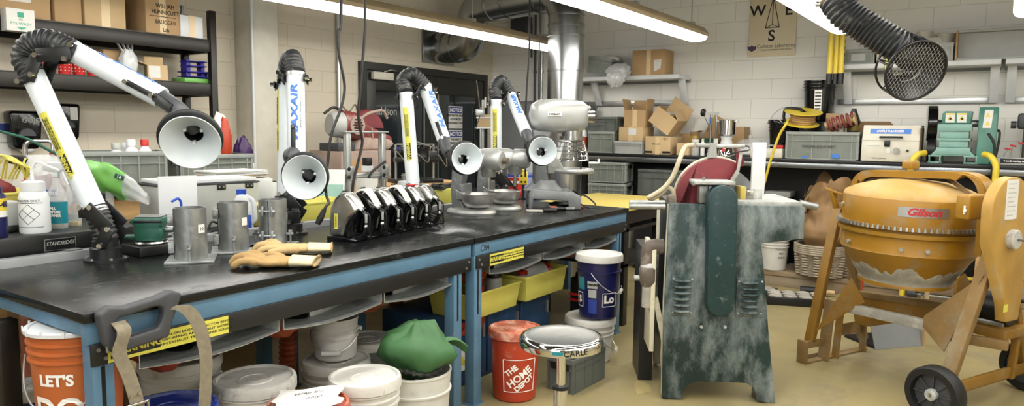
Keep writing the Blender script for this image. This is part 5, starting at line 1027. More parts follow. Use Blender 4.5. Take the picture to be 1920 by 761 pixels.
# soap dispensers on the wall
def dispenser(label, px, txt):
    P = gy(px[0], px[1], YL-.06); t = thing('soap_dispenser', label, 'soap dispenser', (P.x, YL-.005, P.z))
    MB().prism([(-.095, .12), (.095, .12), (.1, .09), (.085, -.12), (.06, -.14), (-.06, -.14), (-.085, -.12), (-.1, .09)], 0, .11, Matrix(((1, 0, 0, 0), (0, 0, -1, 0), (0, 1, 0, 0), (0, 0, 0, 1)))).build('dispenser_body', 'gloss_black', t, bev=.02)
    MB().lathe([(.055, 0), (.05, .008), (0, .008)], 24, frame((0, -.11, -.05), (0, -1, 0)), arc=(0, PI)).build('window', 'plastic_grey', t); MB().ball((.02, -.05, -.14), (.05, .05, .03)).build('nozzle_cup', 'milk', t)
    if txt: text('GOJO', .045, 'tote_light', t, (.03, -.1108, .055), (1, 0, 0), (0, 0, 1), bold=.001)
    else: MB().box((.05, -.111, .05), (.05, .003, .09)).build('white_label', 'paper', t)
dispenser('black soap dispenser with pale lettering on the block wall', (44, 241), 1); dispenser('black dispenser with white label half hidden behind the white arm', (118, 226), 0)
t = thing('wall_notice', 'white notice with blue mark on the wall at the picture edge', 'sign', gy(-6, 262, YL-.004)); MB().box((0, 0, 0), (.16, .004, .24)).build('notice_sheet', 'paper', t); MB().box((.01, -.003, .08), (.09, .002, .06)).build('blue_mark', 'navy_ink', t); text('WASH STATION', .018, 'ink', t, (.0, -.0025, -.02), (1, 0, 0), (0, 0, 1))
# storage rack
RX0, RX1, RY0, RY1 = 1.15, 3.38, 5.08, 5.5
t = thing('storage_rack', 'tall black steel storage rack loaded with boxes beside the pilaster', 'shelving', ((RX0+RX1)/2, (RY0+RY1)/2, 0)); cx = (RX0+RX1)/2; cy_ = (RY0+RY1)/2
for x in (RX0, RX1-.05):
    for y in (RY0, RY1-.05): l = MB().bx(x-cx, x+.05-cx, y-cy_, y+.05-cy_, 0, 2.36 if x > 2 else 2.4).build('upright', 'rack_black', t, bev=.003)
S1a, S2a = gy(75, 26, RY0).z, gy(0, 150, RY0).z
for k, z in enumerate((2.135, 1.80, .35)):
    MB().bx(RX0-cx, RX1-cx, RY0-cy_+.01, RY0-cy_+.04, z-.09, z).bx(RX0-cx, RX1-cx, RY1-cy_-.04, RY1-cy_-.01, z-.09, z).bx(RX0-cx, RX0-cx+.04, RY0-cy_+.04, RY1-cy_-.04, z-.09, z).bx(RX1-cx-.04, RX1-cx, RY0-cy_+.04, RY1-cy_-.04, z-.09, z).build('shelf_beam', 'rack_black', t, bev=.002)
    MB().bx(RX0-cx+.02, RX1-cx-.02, RY0-cy_+.02, RY1-cy_-.02, z, z+.008).build('shelf_deck', 'rack_black', t)
def onrack(x, z, Y=5.25): q = gy(x, 100, Y); return V((q.x, Y, z))
Z1, Z2 = 2.144, 1.809
for i, (x0, x1, h, m, l) in enumerate(((-22, 100, .36, 'card', 'cardboard box with shipping label on the top rack shelf, first of the row'), (104, 158, .36, 'card', 'narrow tan box between two larger boxes on the top rack shelf'), (160, 240, .34, 'card_pale', 'cardboard box with broad pale tape band on the top rack shelf'), (274, 340, .30, 'card', 'cardboard box with handwritten names on the top rack shelf'))):
    a, b_ = gy(x0, 60, 5.12).x, gy(x1, 60, 5.12).x; t = carton(l, ((a+b_)/2, 5.27, Z1), (b_-a-.012, .28, h), tape=0, m=m, group='boxes on the top rack shelf', name='cardboard_box')
    if i == 2: MB().box((.0, 0, h/2), (.06, .283, h+.002)).build('packing_tape', 'tape', t)
    if i == 0: s = MB().box((-.0, -.1415, .14), (.13, .002, .09)).build('shipping_label', 'paper', t); MB().box((.03, -.143, .15), (.05, .001, .03)).build('bar_code', 'ink_grey', s); MB().box((.1, -.1415, .17), (.05, .002, .06), None).build('torn_tape', 'tape', t)
    if i == 3:
        MB().box((.0, -.1405, .13), (.05, .002, .24)).build('packing_tape', 'tape', t)
        for s, z in (('WILLIAM', .20), ('HUNNICUTT', .155), ('BRUGGER', .085), ('Lab', .03)): text(s, .042, 'ink', t, (.02, -.143, z), (1, 0, 0), (0, 0, 1), sx=.85)
        MB().box((.0, -.1425, .125), (.2, .001, .004)).build('ink_line', 'ink', t)
a, b_ = gy(341, 60, 5.1).x, gy(391, 60, 5.1).x; t = carton('white box at the end of the top rack shelf', ((a+b_)/2-.015, 5.24, Z1), (b_-a-.035, .24, .16), m='white', tape=1, group='boxes on the top rack shelf')
t = thing('steel_kettle', 'metal pot with spout behind the white box on the top rack shelf', 'pot', (3.2, 5.455, Z1)); MB().lathe([(.07, 0), (.08, .02), (.07, .2), (.05, .26), (.0, .28)], 24).build('pot_body', 'steel_dull', t); MB().tube(fillet([(.05, 0, .1), (.12, -.02, .22), (.12, -.02, .28)], .03), .012).build('spout', 'steel_dull', t)
# eye wash box sign on the beam
P = gy(38, 36, RY0-.05); t = thing('eyewash_box', 'small white box with green emblem hung on the rack beam', 'sign', (P.x, RY0-.002, P.z-.01)); sz = 38/420*1
MB().box((-.01, -.04, 0), (.155, .08, .135)).build('box_body', 'paper', t, bev=.002); MB().box((-.01, -.081, .032), (.035, .002, .03)).build('emblem', 'green_ink', t, bev=.001); MB().prism([(-.025, -.042), (.03, -.042), (.0, -.058)], 0, .002, Matrix(((1, 0, 0, -.01), (0, 0, -1, -.08), (0, 1, 0, 0), (0, 0, 0, 1)))).build('arrow', 'green_ink', t); text('EYE WASH', .024, 'green_ink', t, (-.01, -.0806, -.022), (1, 0, 0), (0, 0, 1)); MB().box((.069, -.045, .02), (.002, .05, .05)).build('side_emblem', 'green_ink', t)
MB().box((-.01, -.081, .004), (.02, .002, .012)).build('drop', 'tote_light', t)
# second shelf
def cup_stack(label, x, n, Y=5.2):
    t = thing('cup_stack', label, 'plastic cups', onrack(x, Z2, Y), 0, 'red cups on the second rack shelf')
    for i in range(n): MB().lathe([(.034, 0), (.045, .105), (.047, .108), (.043, .108), (.03, .006), (0, .006)], 22, Matrix.Translation((0, 0, .012*i)), cap=False).build('cup', 'red', t)
    d_ = MB()
    for z in (.03, .05, .07): 
        for a in range(10): d_.box((0, 0, 0), (.003, .007, .005), rotz(a*.63, (0, 0, z)) @ Matrix.Translation((.0355+.1*z, 0, 0)))
    d_.build('cup_dots', 'paper', t); return t
for x, n, l in ((92, 2, 'stack of red dotted cups beside the elbow bracket of the nearest arm'), (119, 2, 'stack of red dotted cups second along the rack shelf'), (146, 1, 'darker single red cup behind the tube of the nearest arm'), (173, 1, 'last red cup on the shelf just under the arm tube')): cup_stack(l, x, n, 5.22)
carton('brown carton behind the arm tube on the second rack shelf', onrack(202, Z2, 5.34), (.15, .18, .2), m='card', tape=0)
t = thing('shopping_bag', 'white plastic shopping bag with knotted handles on the second rack shelf', 'bag', onrack(240, Z2, 5.19)); MB().ball((0, 0, .11), (.06, .05, .095), 26, wob=wob(3, .22)).build('bag_body', 'white', t, ang=70)
for s in (-1, 1): MB().ribbon(spline([(s*.02, 0, .16), (s*.05-.02, 0, .24), (s*.055-.03, 0, .27), (s*.02-.02, 0, .25), (s*.01, 0, .17)], 6), (0, 1, .2), .03, .004).build('bag_handle', 'white', t)
carton('small open brown box with white label on the second rack shelf', onrack(291, Z2, 5.2), (.135, .14, .11), rz=-.35, m='card_pale', tape=0, open_=True, flaps=((3, 80), (0, 20)))
t = [o for o in COL.objects if o.get('label') == 'small open brown box with white label on the second rack shelf'][0]; MB().box((-.02, -.0705, .06), (.075, .002, .085)).build('white_label', 'paper', t)
t = thing('blue_rack', 'dark blue plastic tiered rack on a lime green base on the second rack shelf', 'tube rack', onrack(362, Z2, 5.24))
MB().prism([(-.13, -.09), (.1, -.09), (.115, 0), (.1, .09), (-.13, .09), (-.15, 0)], .0, .035).build('lime_base', 'green_bag', t, bev=.006)
for i, (z, w_) in enumerate(((.05, .2), (.085, .19), (.13, .14), (.165, .15))): MB().box((.0, 0, z), (w_, .14, .008)).build('tier', 'purple_blue', t, bev=.002)
for x in (-.06, .06): MB().box((x, 0, .1), (.03, .06, .15)).build('post', 'purple_blue', t)
for x in (-.09, .085): MB().box((x, -.05, .065), (.008, .008, .04)).build('pin', 'purple_blue', t)
t = thing('black_adapter', 'black box wedged at the end of the second rack shelf', 'box', onrack(395, Z2, 5.3)); MB().box((-.035, 0, .05), (.06, .1, .1)).build('box_body', 'black', t, bev=.008)
# ================================================================== RED SAW ON BOXES NEAR THE WALL
t = thing('wall_table', 'low table under the red boxes and cut-off saw by the block wall', 'table', (4.62, 4.95, 0)); MB().bx(-.42, .42, -.35, .3, .84, .87).build('tabletop', 'wood', t, bev=.003)
for x in (-.38, .34):
    for y in (-.31, .22): MB().bx(x, x+.05, y, y+.05, 0, .84).build('leg', 'wood', t)
carton('reddish dusty box with tan side under the cut-off saw', (4.66, 4.98, .871), (.62, .42, .40), m='dust_pink', tape=0)
t = [o for o in COL.objects if o.get('label') == 'reddish dusty box with tan side under the cut-off saw'][0]; MB().box((-.17, -.2105, .17), (.2, .003, .3)).build('tan_panel', 'card', t); MB().box((.1, -.2105, .05), (.36, .003, .1)).build('olive_panel', 'amber', t)
t = thing('black_case', 'dark case on the dusty red box at the saw handle end', 'case', (4.46, 4.94, 1.272)); MB().box((0, 0, .035), (.2, .25, .07)).build('case_body', 'plastic_grey', t, bev=.008)
t = thing('cutoff_saw', 'red dust-caked cut-off saw lying on the boxes', 'saw', (4.68, 4.98, 1.272), -.12); 
MB().prism([(-.05, 0), (.36, .0), (.42, .06), (.38, .1), (.1, .12), (-.02, .08)], -.1, .1, MX).build('saw_base', 'dust_pink', t, bev=.02)
MB().lathe([(.09, -.0), (.115, .03), (.115, .12), (.1, .15), (0, .15)], 28, frame((-.28, -.04, .24), (1, -.15, -.08))).build('tank', 'tote_light', t, ang=40)
b = MB().lathe([(.12, 0), (.13, .05), (.12, .14), (.1, .16), (0, .16)], 28, frame((-.16, -.05, .235), (1, -.15, -.08))).build('engine_cover', 'red_dusty', t, ang=40)
g = MB().lathe([(.085, 0), (.085, .012), (0, .012)], 28, frame((-.07, -.17, .23), (.1, -1, 0))).build('fan_grille', 'dust_pink', t)
for i in range(5): MB().box((-.07, -.186, .18+.025*i), (.11-.02*abs(i-2), .004, .012), None).build('grille_slot', 'black', g)
MB().prism([(-.02, .1), (.36, .04), (.44, .08), (.42, .13), (.3, .17), (.0, .30)], -.09, .06, MX).build('arm_cover', 'red_dusty', t, bev=.02)
for x in (.06, .17, .27): MB().beam((x, -.093, .08), (x-.02, -.093, .28-.38*x), .012, .012).build('cover_rib', 'dust_pink', t)
MB().lathe([(0, -.03), (.175, -.03), (.18, -.01), (.18, .03), (.165, .04), (0, .04)], 36, frame((.26, .12, .20), (0, -1, .15)), arc=(.0, PI+.3)).build('blade_guard', 'saw_red', t, ang=30)
MB().tube(fillet([(.02, -.08, .28), (.1, -.1, .34), (.3, -.08, .38), (.36, -.06, .30)], .05), .014, 10).build('front_handle', 'dust_pink', t); MB().tube(spline([(-.2, -.06, .34), (-.14, -.04, .4), (-.05, -.02, .35), (.02, -.02, .42), (.06, 0, .36)], 6), .007, 8).build('fuel_hose', 'brown_pipe', t)
MB().tube(fillet([(-.3, 0, .33), (-.2, 0, .40), (-.06, 0, .33)], .05), .012, 10).build('rear_handle', 'black', t)

# ================================================================== STOOL
P = pd(1053, 628, 3.09); t = thing('metal_stool', 'round chrome stool lettered in marker on its rim, before the orange bucket', 'stool', (P.x, P.y, 0)); h = P.z
MB().lathe([(.16, h-.05), (.178, h-.046), (.182, h-.03), (.181, h-.012), (.172, h-.001), (.16, h+.001)], 56, cap=False).lathe([(0, h-.05), (.16, h-.05)], 56, cap=False).build('seat', 'chrome', t, ang=60); MB().lathe([(.161, h+.0008), (.158, h+.002), (.14, h-.003), (0, h-.005)], 56, cap=False).build('seat_top', 'seat_steel', t, ang=60)
MB().cyl((0, 0, .14), (0, 0, h-.05), .021, n=24).build('inner_post', 'chrome', t); MB().cyl((0, 0, .1), (0, 0, h-.235), .03, n=24).build('outer_post', 'chrome', t); MB().cyl((0, 0, h-.237), (0, 0, h-.222), .036, n=24).build('collar', 'black', t)
for i in range(5):
    a = i*2*PI/5+.3; l = MB().beam((.02*math.cos(a), .02*math.sin(a), .12), (.25*math.cos(a), .25*math.sin(a), .055), .035, .025).build('leg', 'chrome', t, bev=.004); MB().cyl((.25*math.cos(a), .25*math.sin(a), 0), (.25*math.cos(a), .25*math.sin(a), .045), .022).build('caster', 'black', l)
a = toward_cam(P)+.34; text('CARLE', .036, 'ink', t, (math.cos(a)*.18, math.sin(a)*.18, h-.027), (1, 0, 0), (0, 0, 1), cylr=.1825, rot=.06)
a -= .42; MB().grid(lambda u, v: (.1832*math.cos(a+.12*(u-.5)*2), .1832*math.sin(a+.12*(u-.5)*2), h-.034+.014*v), 8, 1).build('teal_sticker', 'green_liquid', t, solid=.0006)

# ================================================================== MASONRY SAW
Q0, Q1 = gz(1243, 748, 0), gz(1453, 755, 0); ux = (Q1-Q0); ux.z = 0; ux.normalize(); rz = math.atan2(ux.y, ux.x); Oq = (Q0+Q1)/2
t = thing('masonry_saw', 'tall dusty dark green masonry saw with dark red blade guard on the floor', 'saw', (Oq.x, Oq.y, 0), rz)
uy = V((-ux.y, ux.x, 0))
def sp(x, y, off=0):       # picture point on the saw's front plane (moved back by off) -> local (x, z)
    d = ray(x, y); k = (Oq+uy*off-CAM).dot(uy)/d.dot(uy); q = CAM+d*k-Oq; return (q.dot(ux), q.z)
def FM(y): return Matrix(((1, 0, 0, 0), (0, 0, 1, y), (0, 1, 0, 0), (0, 0, 0, 1)))
out = [sp(*p) for p in ((1255, 380), (1508, 387), (1506, 447), (1426, 456), (1431, 500), (1440, 620), (1453, 756), (1419, 751))]
arch = [sp(*p) for p in ((1417, 738), (1411, 725), (1398, 717), (1350, 715), (1304, 714), (1290, 720), (1282, 732), (1279, 747), (1241, 745), (1244, 600))]
MB().prism(out+arch, -.012, .02, FM(0)).build('front_panel', 'saw_green', t, bev=.004)
# cabinet sides, back and dark inside
L = [sp(1256, 384), sp(1247, 560), sp(1243, 744)]
for a, b in zip(L, L[1:]): MB().prism([(a[0]-.004, a[1]), (a[0]+.012, a[1]), (b[0]+.012, b[1]), (b[0]-.004, b[1])], .02, .06, FM(0)).build('side_flange', 'saw_cream', t)
MB().bx(sp(1262, 500)[0], sp(1424, 500)[0], .06, .62, .30, sp(1300, 384)[1]-.005).build('cabinet_box', 'black', t)
MB().bx(sp(1240, 500, .5)[0]-.02, sp(1240, 500, .5)[0]+.02, .55, .63, .02, sp(1240, 378, .5)[1]).build('rear_post', 'saw_cream', t, bev=.003); MB().bx(sp(1228, 500)[0]-.01, sp(1228, 500)[0]+.015, .06, .4, .25, .85).build('side_frame', 'saw_cream', t, bev=.003)
MB().beam((sp(1232, 590)[0], .1, .55), (sp(1250, 640)[0], .1, .3), .03, .03).build('brace', 'saw_cream', t)
MB().bx(sp(1222, 500)[0]-.02, sp(1222, 500)[0]+.06, .30, .62, .0, sp(1222, 480)[1]).build('pump_tank', 'black', t)
tz = sp(1380, 381)[1]; MB().bx(sp(1378, 380)[0], sp(1505, 380)[0], .0, .5, tz-.012, tz+.012).build('table_top', 'dust_grey', t, bev=.003)
# belt guard capsule
c0, c1 = sp(1349, 372), sp(1345, 562); r0 = abs(sp(1377, 450)[0]-sp(1322, 450)[0])/2; cap = [(c0[0]+r0*math.cos(a), c0[1]+r0*math.sin(a)) for a in [PI*i/14 for i in range(15)]]+[(c1[0]+r0*.94*math.cos(a), c1[1]+r0*.94*math.sin(a)) for a in [PI+PI*i/14 for i in range(15)]]
MB().prism(cap, -.085, -.013, FM(0)).build('belt_guard', 'saw_belt', t, bev=.008)
for (x0, x1, y0, y1) in ((1256, 1301, 515, 590), (1377, 1432, 520, 592)):
    a, b = sp(x0, y1), sp(x1, y0); lp = MB().bx(a[0], b[0], -.017, -.012, a[1], b[1]).build('louvre_panel', 'saw_green', t, bev=.002); m_ = (a[0]+b[0])/2; v = MB()
    for i in range(6): z = a[1]+(b[1]-a[1])*(.12+.15*i); v.ball((m_-.003, -.017, z), (.05, .034, .0105), 16)
    v.build('louvres', 'saw_green', lp)
    for q in ((a[0]+.012, a[1]+.02), (b[0]-.012, b[1]-.02), (b[0]-.012, a[1]+.02), (a[0]+.012, b[1]-.02)): MB().cyl((q[0], -.017, q[1]), (q[0], -.022, q[1]), .005, n=8).build('bolt', 'dust_grey', lp)
for x in (1314, 1358): q = sp(x, 611); MB().cyl((q[0], -.012, q[1]), (q[0], -.024, q[1]), .009, n=6).build('bolt', 'dust_grey', t)
# blade guard behind
off = .14; gc = sp(1343, 371, off); gr = abs(sp(1268, 371, off)[0]-gc[0]); arc = [(gc[0]+gr*math.cos(a), gc[1]+gr*math.sin(a)) for a in [math.radians(58+(217-58)*i/30) for i in range(31)]]+[(gc[0]-gr*.95, gc[1]-.12), (gc[0]+.02, gc[1]-.12), sp(1366, 352, off), sp(1383, 324, off)]
MB().prism(arc, off, off+.07, FM(0)).build('blade_guard', 'saw_red', t, bev=.004)
MB().tube([FM(off+.05) @ V((x, y, 0)) for x, y in [(gc[0]+gr*1.01*math.cos(a), gc[1]+gr*1.01*math.sin(a)) for a in [math.radians(60+155*i/30) for i in range(31)]]], .009, 8).build('guard_edging', 'saw_cream', t)
MB().lathe([(0, 0), (gr*.95, .001), (gr*.95, .005), (0, .006)], 48, frame((gc[0]+.035, off+.08, gc[1]-.04), (0, 1, 0))).build('cutting_blade', 'grey_paint', t)
a, b = sp(1298, 345, .03), sp(1372, 335, .03); MB().bx(a[0], b[0], -.06, .13, b[1]-.028, b[1]-.010).build('bearing_plate', 'dust_grey', t, bev=.003)
a, b = sp(1310, 380), sp(1328, 347); MB().bx(a[0], b[0], -.01, .06, a[1], b[1]).bx(a[0]+.05, b[0]+.055, .0, .05, a[1], b[1]).build('bearing_post', 'steel_dull', t, bev=.004); q = sp(1319, 340); MB().cyl((q[0], .0, q[1]-.01), (q[0], .0, q[1]+.025), .007).cyl((sp(1300, 350)[0], -.01, sp(1300, 340)[1]-.01), (sp(1300, 350)[0], .03, sp(1300, 340)[1]-.01), .012).build('bolt', 'steel_dull', t)
# water pipe and hose
hz = [sp(x, y, .16) for x, y in ((1305, 272), (1350, 274), (1396, 274))]; MB().tube([(x, .16, z) for x, z in hz], .012, 10).build('water_pipe', 'dust_grey', t); q = sp(1335, 292, .16); q2 = sp(1335, 268, .16); MB().prism([(q[0]-.025, q[1]-.01), (q[0]+.025, q[1]-.01), (q[0]+.015, q2[1]), (q[0]-.015, q2[1])], .14, .18, FM(0)).cyl((q2[0]+.02, .16, q2[1]-.01), (q2[0]+.02, .16, q2[1]+.025), .012).build('valve', 'dust_grey', t)
q = sp(1392, 274, .16); MB().tube(spline([(q[0], .16, q[1]), (q[0]+.03, .15, q[1]-.0), (q[0]+.025, .12, q[1]-.02), (q[0]-.04, .1, q[1]-.03), (q[0]-.09, .12, q[1]-.05)], 6), .005, 8).build('wire', 'black', t)
hs = [sp(*p, .1) for p in ((1305, 272), (1288, 277), (1274, 300), (1262, 330), (1245, 352), (1226, 365), (1217, 370), (1225, 372), (1243, 362), (1252, 352), (1263, 360), (1265, 385))]; MB().tube(spline([(x, .1+(.06 if i < 2 else 0)+.02*(i > 6), z) for i, (x, z) in enumerate(hs)], 7), .0135, 10).build('water_hose', 'hose_beige', t)
q = sp(1262, 372, .05); MB().cyl((q[0]-.01, .0, q[1]), (q[0]-.01, .08, q[1]), .022).build('hose_wheel', 'brown_pipe', t)
MB().prism([sp(1380, 280, .15), sp(1388, 280, .15), sp(1395, 310, .15), sp(1381, 314, .15)], .13, .16, FM(0)).build('splash_flap', 'saw_red', t, bev=.002); MB().beam((sp(1388, 281, .15)[0], .12, sp(1388, 281, .15)[1]), (sp(1381, 318, .15)[0], .12, sp(1381, 320, .15)[1]), .014, .014).beam((sp(1381, 318, .15)[0], .12, sp(1381, 320, .15)[1]), (sp(1367, 343, .15)[0], .12, sp(1367, 343, .15)[1]), .008, .02).build('flap_bracket', 'dust_grey', t)
# cutting cart rails and blocks
for y_, px in ((387, .03), (380, .36)):
    a = sp(1180, y_, px); b = sp(1247, y_+.5, px); e = MB().cyl((a[0], px, a[1]), (b[0], px, b[1]), .016, n=16).build('cart_rail', 'steel_dull', t)
a = sp(1498, 379, .02); b = sp(1532, 386, .02); MB().cyl((a[0], .02, a[1]-.004), (b[0], .02, b[1]-.006), .018, n=16, cap=False).build('rail_tube', 'steel_dull', t); MB().cyl((b[0]-.004, .02, b[1]-.006), (b[0]-.002, .02, b[1]-.006), .015, n=16).build('tube_bore', 'black', t)
a = sp(1386, 374, .12); b = sp(1398, 350, .12); MB().bx(a[0], b[0], .1, .3, tz+.012, b[1]).build('wood_block', 'ply_yellow', t, bev=.002); MB().bx(b[0]+.002, sp(1411, 360, .12)[0], .1, .3, tz+.012, sp(1400, 356, .12)[1]).build('steel_angle', 'steel', t, bev=.002)
a = sp(1407, 360, .14); b = sp(1437, 267, .14); MB().prism([sp(1407, 366, .14), sp(1432, 366, .14), sp(1437, 267, .14), sp(1412, 267, .14)], .13, .155, FM(0)).build('splash_board', 'white', t, bev=.003); MB().bx(a[0]+.01, a[0]+.06, .12, .17, tz+.012, a[1]+.02).build('board_clamp', 'dust_grey', t, bev=.003)
# drain elbow
q = sp(1244, 462, .1); MB().tube(fillet([(q[0]+.0, .1, q[1]), (sp(1216, 462, .1)[0], .1, q[1]), (sp(1216, 462, .1)[0], .1, sp(1216, 497, .1)[1])], .07, 8), .042, 20).build('drain_elbow', 'brown_pipe', t)
x_ = sp(1216, 500, .1)[0]; zs = [sp(1216, y, .1)[1] for y in (492, 500, 515, 535, 575)]
MB().lathe([(.044, zs[1]), (.046, zs[1]+.005), (.042, zs[0]), (0, zs[0])], 24, Matrix.Translation((x_, .1, 0))).build('pipe_collar', 'white', t); MB().lathe([(.04, zs[3]), (.052, zs[2]-.03), (.052, zs[1]-.01), (.045, zs[1]), (0, zs[1])], 24, Matrix.Translation((x_, .1, 0))).build('pipe_coupling', 'brown_pipe', t); MB().cyl((x_, .1, zs[4]), (x_, .1, zs[3]+.01), .033, n=20).build('drain_pipe', 'cement', t); MB().cyl((x_-.08, .1, zs[2]-.02), (x_-.04, .1, zs[2]-.02), .016).build('pipe_tap', 'steel_dull', t)
# feet and casters
for x, y in ((1262, .0), (1436, .0)): q = sp(x, 740); MB().bx(q[0]-.045, q[0]+.045, .005, .12, 0.0, .06).build('foot_bracket', 'steel_dull', t, bev=.003)
for x in (1387, 1262): q = sp(x, 720, .5); c = MB().lathe([(.04, -.015), (.06, -.018), (.06, .018), (.04, .015)], 28, frame((q[0], .5, .06), (1, 0, 0))).build('caster', 'rubber', t); MB().bx(q[0]-.022, q[0]+.022, .46, .54, .10, .30).build('caster_fork', 'steel_dull', c)
MB().bx(sp(1262, 500)[0], sp(1424, 500)[0], .40, .60, .22, .31).build('rear_sill', 'steel_dull', t)

# ================================================================== CONCRETE MIXER
MC = V((4.86, .42, 0)); t = thing('concrete_mixer', 'yellow towable drum concrete mixer on a wheeled frame', 'concrete mixer', MC, math.atan2(-.899, -.438))
xh, yh = V((-.438, -.899, 0)), V((.899, -.438, 0))
def mp(x, y, ly):          # picture point on plane local y = ly -> local (x, y, z)
    d = ray(x, y); k = (MC+yh*ly-CAM).dot(yh)/d.dot(yh); q = CAM+d*k-MC; return V((q.dot(xh), ly, q.z))
def mpx(x, y, lx):
    d = ray(x, y); k = (MC+xh*lx-CAM).dot(xh)/d.dot(xh); q = CAM+d*k-MC; return V((lx, q.dot(yh), q.z))
ca, cb = mp(1597, 405, 0), mp(1831, 412, 0); dc = V(((ca.x+cb.x)/2, 0, 0)); DRr = (cb.x-ca.x)/2*.985; Zg = (ca.z+cb.z)/2
tilt = Matrix.Translation((dc.x, 0, Zg)) @ Matrix.Rotation(math.radians(1.2), 4, 'Y')
mk('drum', '#966c18', .4, var=.16, scale=4, dirt='#8b8068', dscale=6.5, damt=.3)
r = DRr
MB().lathe([(r*.97, -.115), (r*.985, -.02), (r*.985, .01), (r*.985, .135), (r*.97, .145)], 64, tilt, cap=False).build('drum_band', 'drum', t)
MB().lathe([(r*.985, .135), (r*.96, .155), (r*.8, .185), (r*.5, .218), (r*.2, .232), (0, .234)], 64, tilt, cap=False).build('drum_dome', 'mixer_top', t, ang=60)
zb = mp(1712, 545, -.2).z-Zg
MB().lathe([(r*1.0, -.055), (r*1.005, -.075), (r*.98, -.085), (r*.975, -.17), (r*.985, -.178), (r*.965, -.188), (r*.66, zb+.03), (r*.68, zb+.012), (r*.68, zb), (r*.64, zb), (r*.62, zb+.04)], 64, tilt, cap=False).build('drum_cone', 'drum', t, ang=30)
def crust(u, v):
    a = 2*PI*u; q = V((math.cos(a)*2.2, math.sin(a)*2.2, .3)); hh = .105+.05*NZ.noise(q)+.03*NZ.noise(q*3.3)+.014*NZ.noise(q*9); z = zb+.004+hh*v; rr = r*(.66+(.965-.66)*max(0, z-zb-.03)/(-.188-zb-.03))+.004-.004*(v > .98)
    return tilt @ V((rr*math.cos(a), rr*math.sin(a), z))
MB().grid(crust, 180, 8, True).build('cement_crust', 'cement', t, ang=60)
MB().lathe([(0, zb+.06), (r*.63, zb+.05)], 48, tilt, cap=False).build('drum_mouth', 'cement', t)
rg = MB().lathe([(r*.98, -.035), (r*1.04, -.035), (r*1.04, -.015), (r*.98, -.015)], 72, tilt, cap=False).build('ring_gear', 'mixer_frame', t, ang=30)
th = MB()
for i in range(84): a = 2*PI*i/84; th.box((0, 0, 0), (.018, .013, .022), tilt @ rotz(a) @ Matrix.Translation((r*1.045, 0, -.022)), .6)
th.build('gear_teeth', 'steel_dull', rg)
MB().lathe([(r*.985, -.075), (r*1.03, -.075), (r*1.03, -.052), (r*.985, -.052)], 64, tilt, cap=False).build('drum_collar', 'mixer_yellow', t, ang=30)
for a in (-2.0, -2.35, -1.1, -.75): MB().cyl(tilt @ V((r*.97*math.cos(a), r*.97*math.sin(a), -.14 if a > -2.2 else .07)), tilt @ V((r*1.01*math.cos(a), r*1.01*math.sin(a), -.14 if a > -2.2 else .07)), .012, n=10).build('drum_bolt', 'cement', t)
# name plate wrapped on the band
a0 = -.84; R = r*.985+.002
g = MB().grid(lambda u, v: tilt @ V((R*math.cos(a0+(u-.5)*.70), R*math.sin(a0+(u-.5)*.70), .045+.055*v)), 16, 1).build('name_plate', 'alu', t, solid=.0015)
tx = text('Gilson', .058, 'red_ink', g, (math.cos(a0)*R, math.sin(a0)*R, .073), (1, 0, 0), (0, 0, 1), cylr=R+.0022, shear=.3, bold=.002, sx=1.15)
for v in tx.data.vertices: v.co = tilt @ v.co
# left A stand
def flat(a, b, w_, d_, m='mixer_frame', name='frame_leg', up=(0, 1, 0)): return MB().beam(a, b, w_, d_, up).build(name, m, t, bev=.003)
lx, rx = -.475, .475
LT = V((lx, 0, .99)); 
f0, f1 = mpx(1518, 640, lx), mpx(1620, 640, lx)
LFb = V((lx, f0.y, f0.z)); LRb = V((lx, .31, .08))
flat(LFb, LT+V((0, -.03, 0)), .06, .04); flat(LRb, LT+V((0, .03, 0)), .06, .04, 'mixer_dust')
flat((lx+.03, -.14, .0), (lx+.03, -.1, .40), .08, .012, 'mixer_dust', 'parking_leg'); flat((lx+.03, -.02, .0), (lx+.03, .02, .40), .05, .012, 'mixer_frame', 'parking_leg'); flat((lx+.03, .27, .0), (lx+.03, .24, .42), .05, .012, 'mixer_dust', 'parking_leg')
sk = MB().bx(lx-.03, lx+.03, LFb.y-.06, .32, .0, .012).bx(lx-.03, lx-.022, LFb.y-.06, -.1, .0, .035).bx(lx-.035, lx+.035, LFb.y-.075, LFb.y-.055, .0, .15).bx(lx+.02, lx+.03, LFb.y-.06, -.1, .1, .15).bx(lx+.02, lx+.03, .05, .3, .14, .22); sk.build('skid', 'mixer_dust', t, bev=.002)
MB().cyl((lx-.045, 0, 1.0), (lx+.2, 0, 1.0), .03, n=18).build('trunnion', 'mixer_dust', t); MB().beam((lx-.03, -.06, 1.10), (lx+.0, -.01, .93), .045, .02, (1, 0, 0)).beam((lx-.06, -.09, 1.12), (lx+.02, -.02, 1.08), .03, .015).build('tilt_latch', 'mixer_yellow', t, bev=.002)
G = [V((lx+.01, p.y, p.z)) for p in (mpx(1598, 528, lx), mpx(1532, 622, lx), mpx(1620, 566, lx))]
def plate(pts, th_, m, name, nrm):
    b = MB(); n = V(nrm).normalized()*th_/2; A = [b.bm.verts.new(p-n) for p in pts]; Bq = [b.bm.verts.new(p+n) for p in pts]; b._f(A[::-1]); b._f(Bq)
    for i in range(len(pts)): b._f((A[i], A[(i+1) % len(pts)], Bq[(i+1) % len(pts)], Bq[i]))
    return b.build(name, m, t, bev=.002)
yf = -.17
g0, g1, g2 = mp(1597, 520, yf-.06), mp(1528, 622, yf-.1), mp(1622, 566, yf); plate([g0, g1, g2], .008, 'mixer_frame', 'gusset', (0, 1, 0))
h0, h1, h2, h3 = mp(1845, 515, yf), mp(1770, 660, yf-.12), mp(1730, 612, yf-.02), mp(1733, 592, yf-.02); plate([h0, h1, h2, h3], .008, 'mixer_dust', 'gusset', (0, 1, 0))
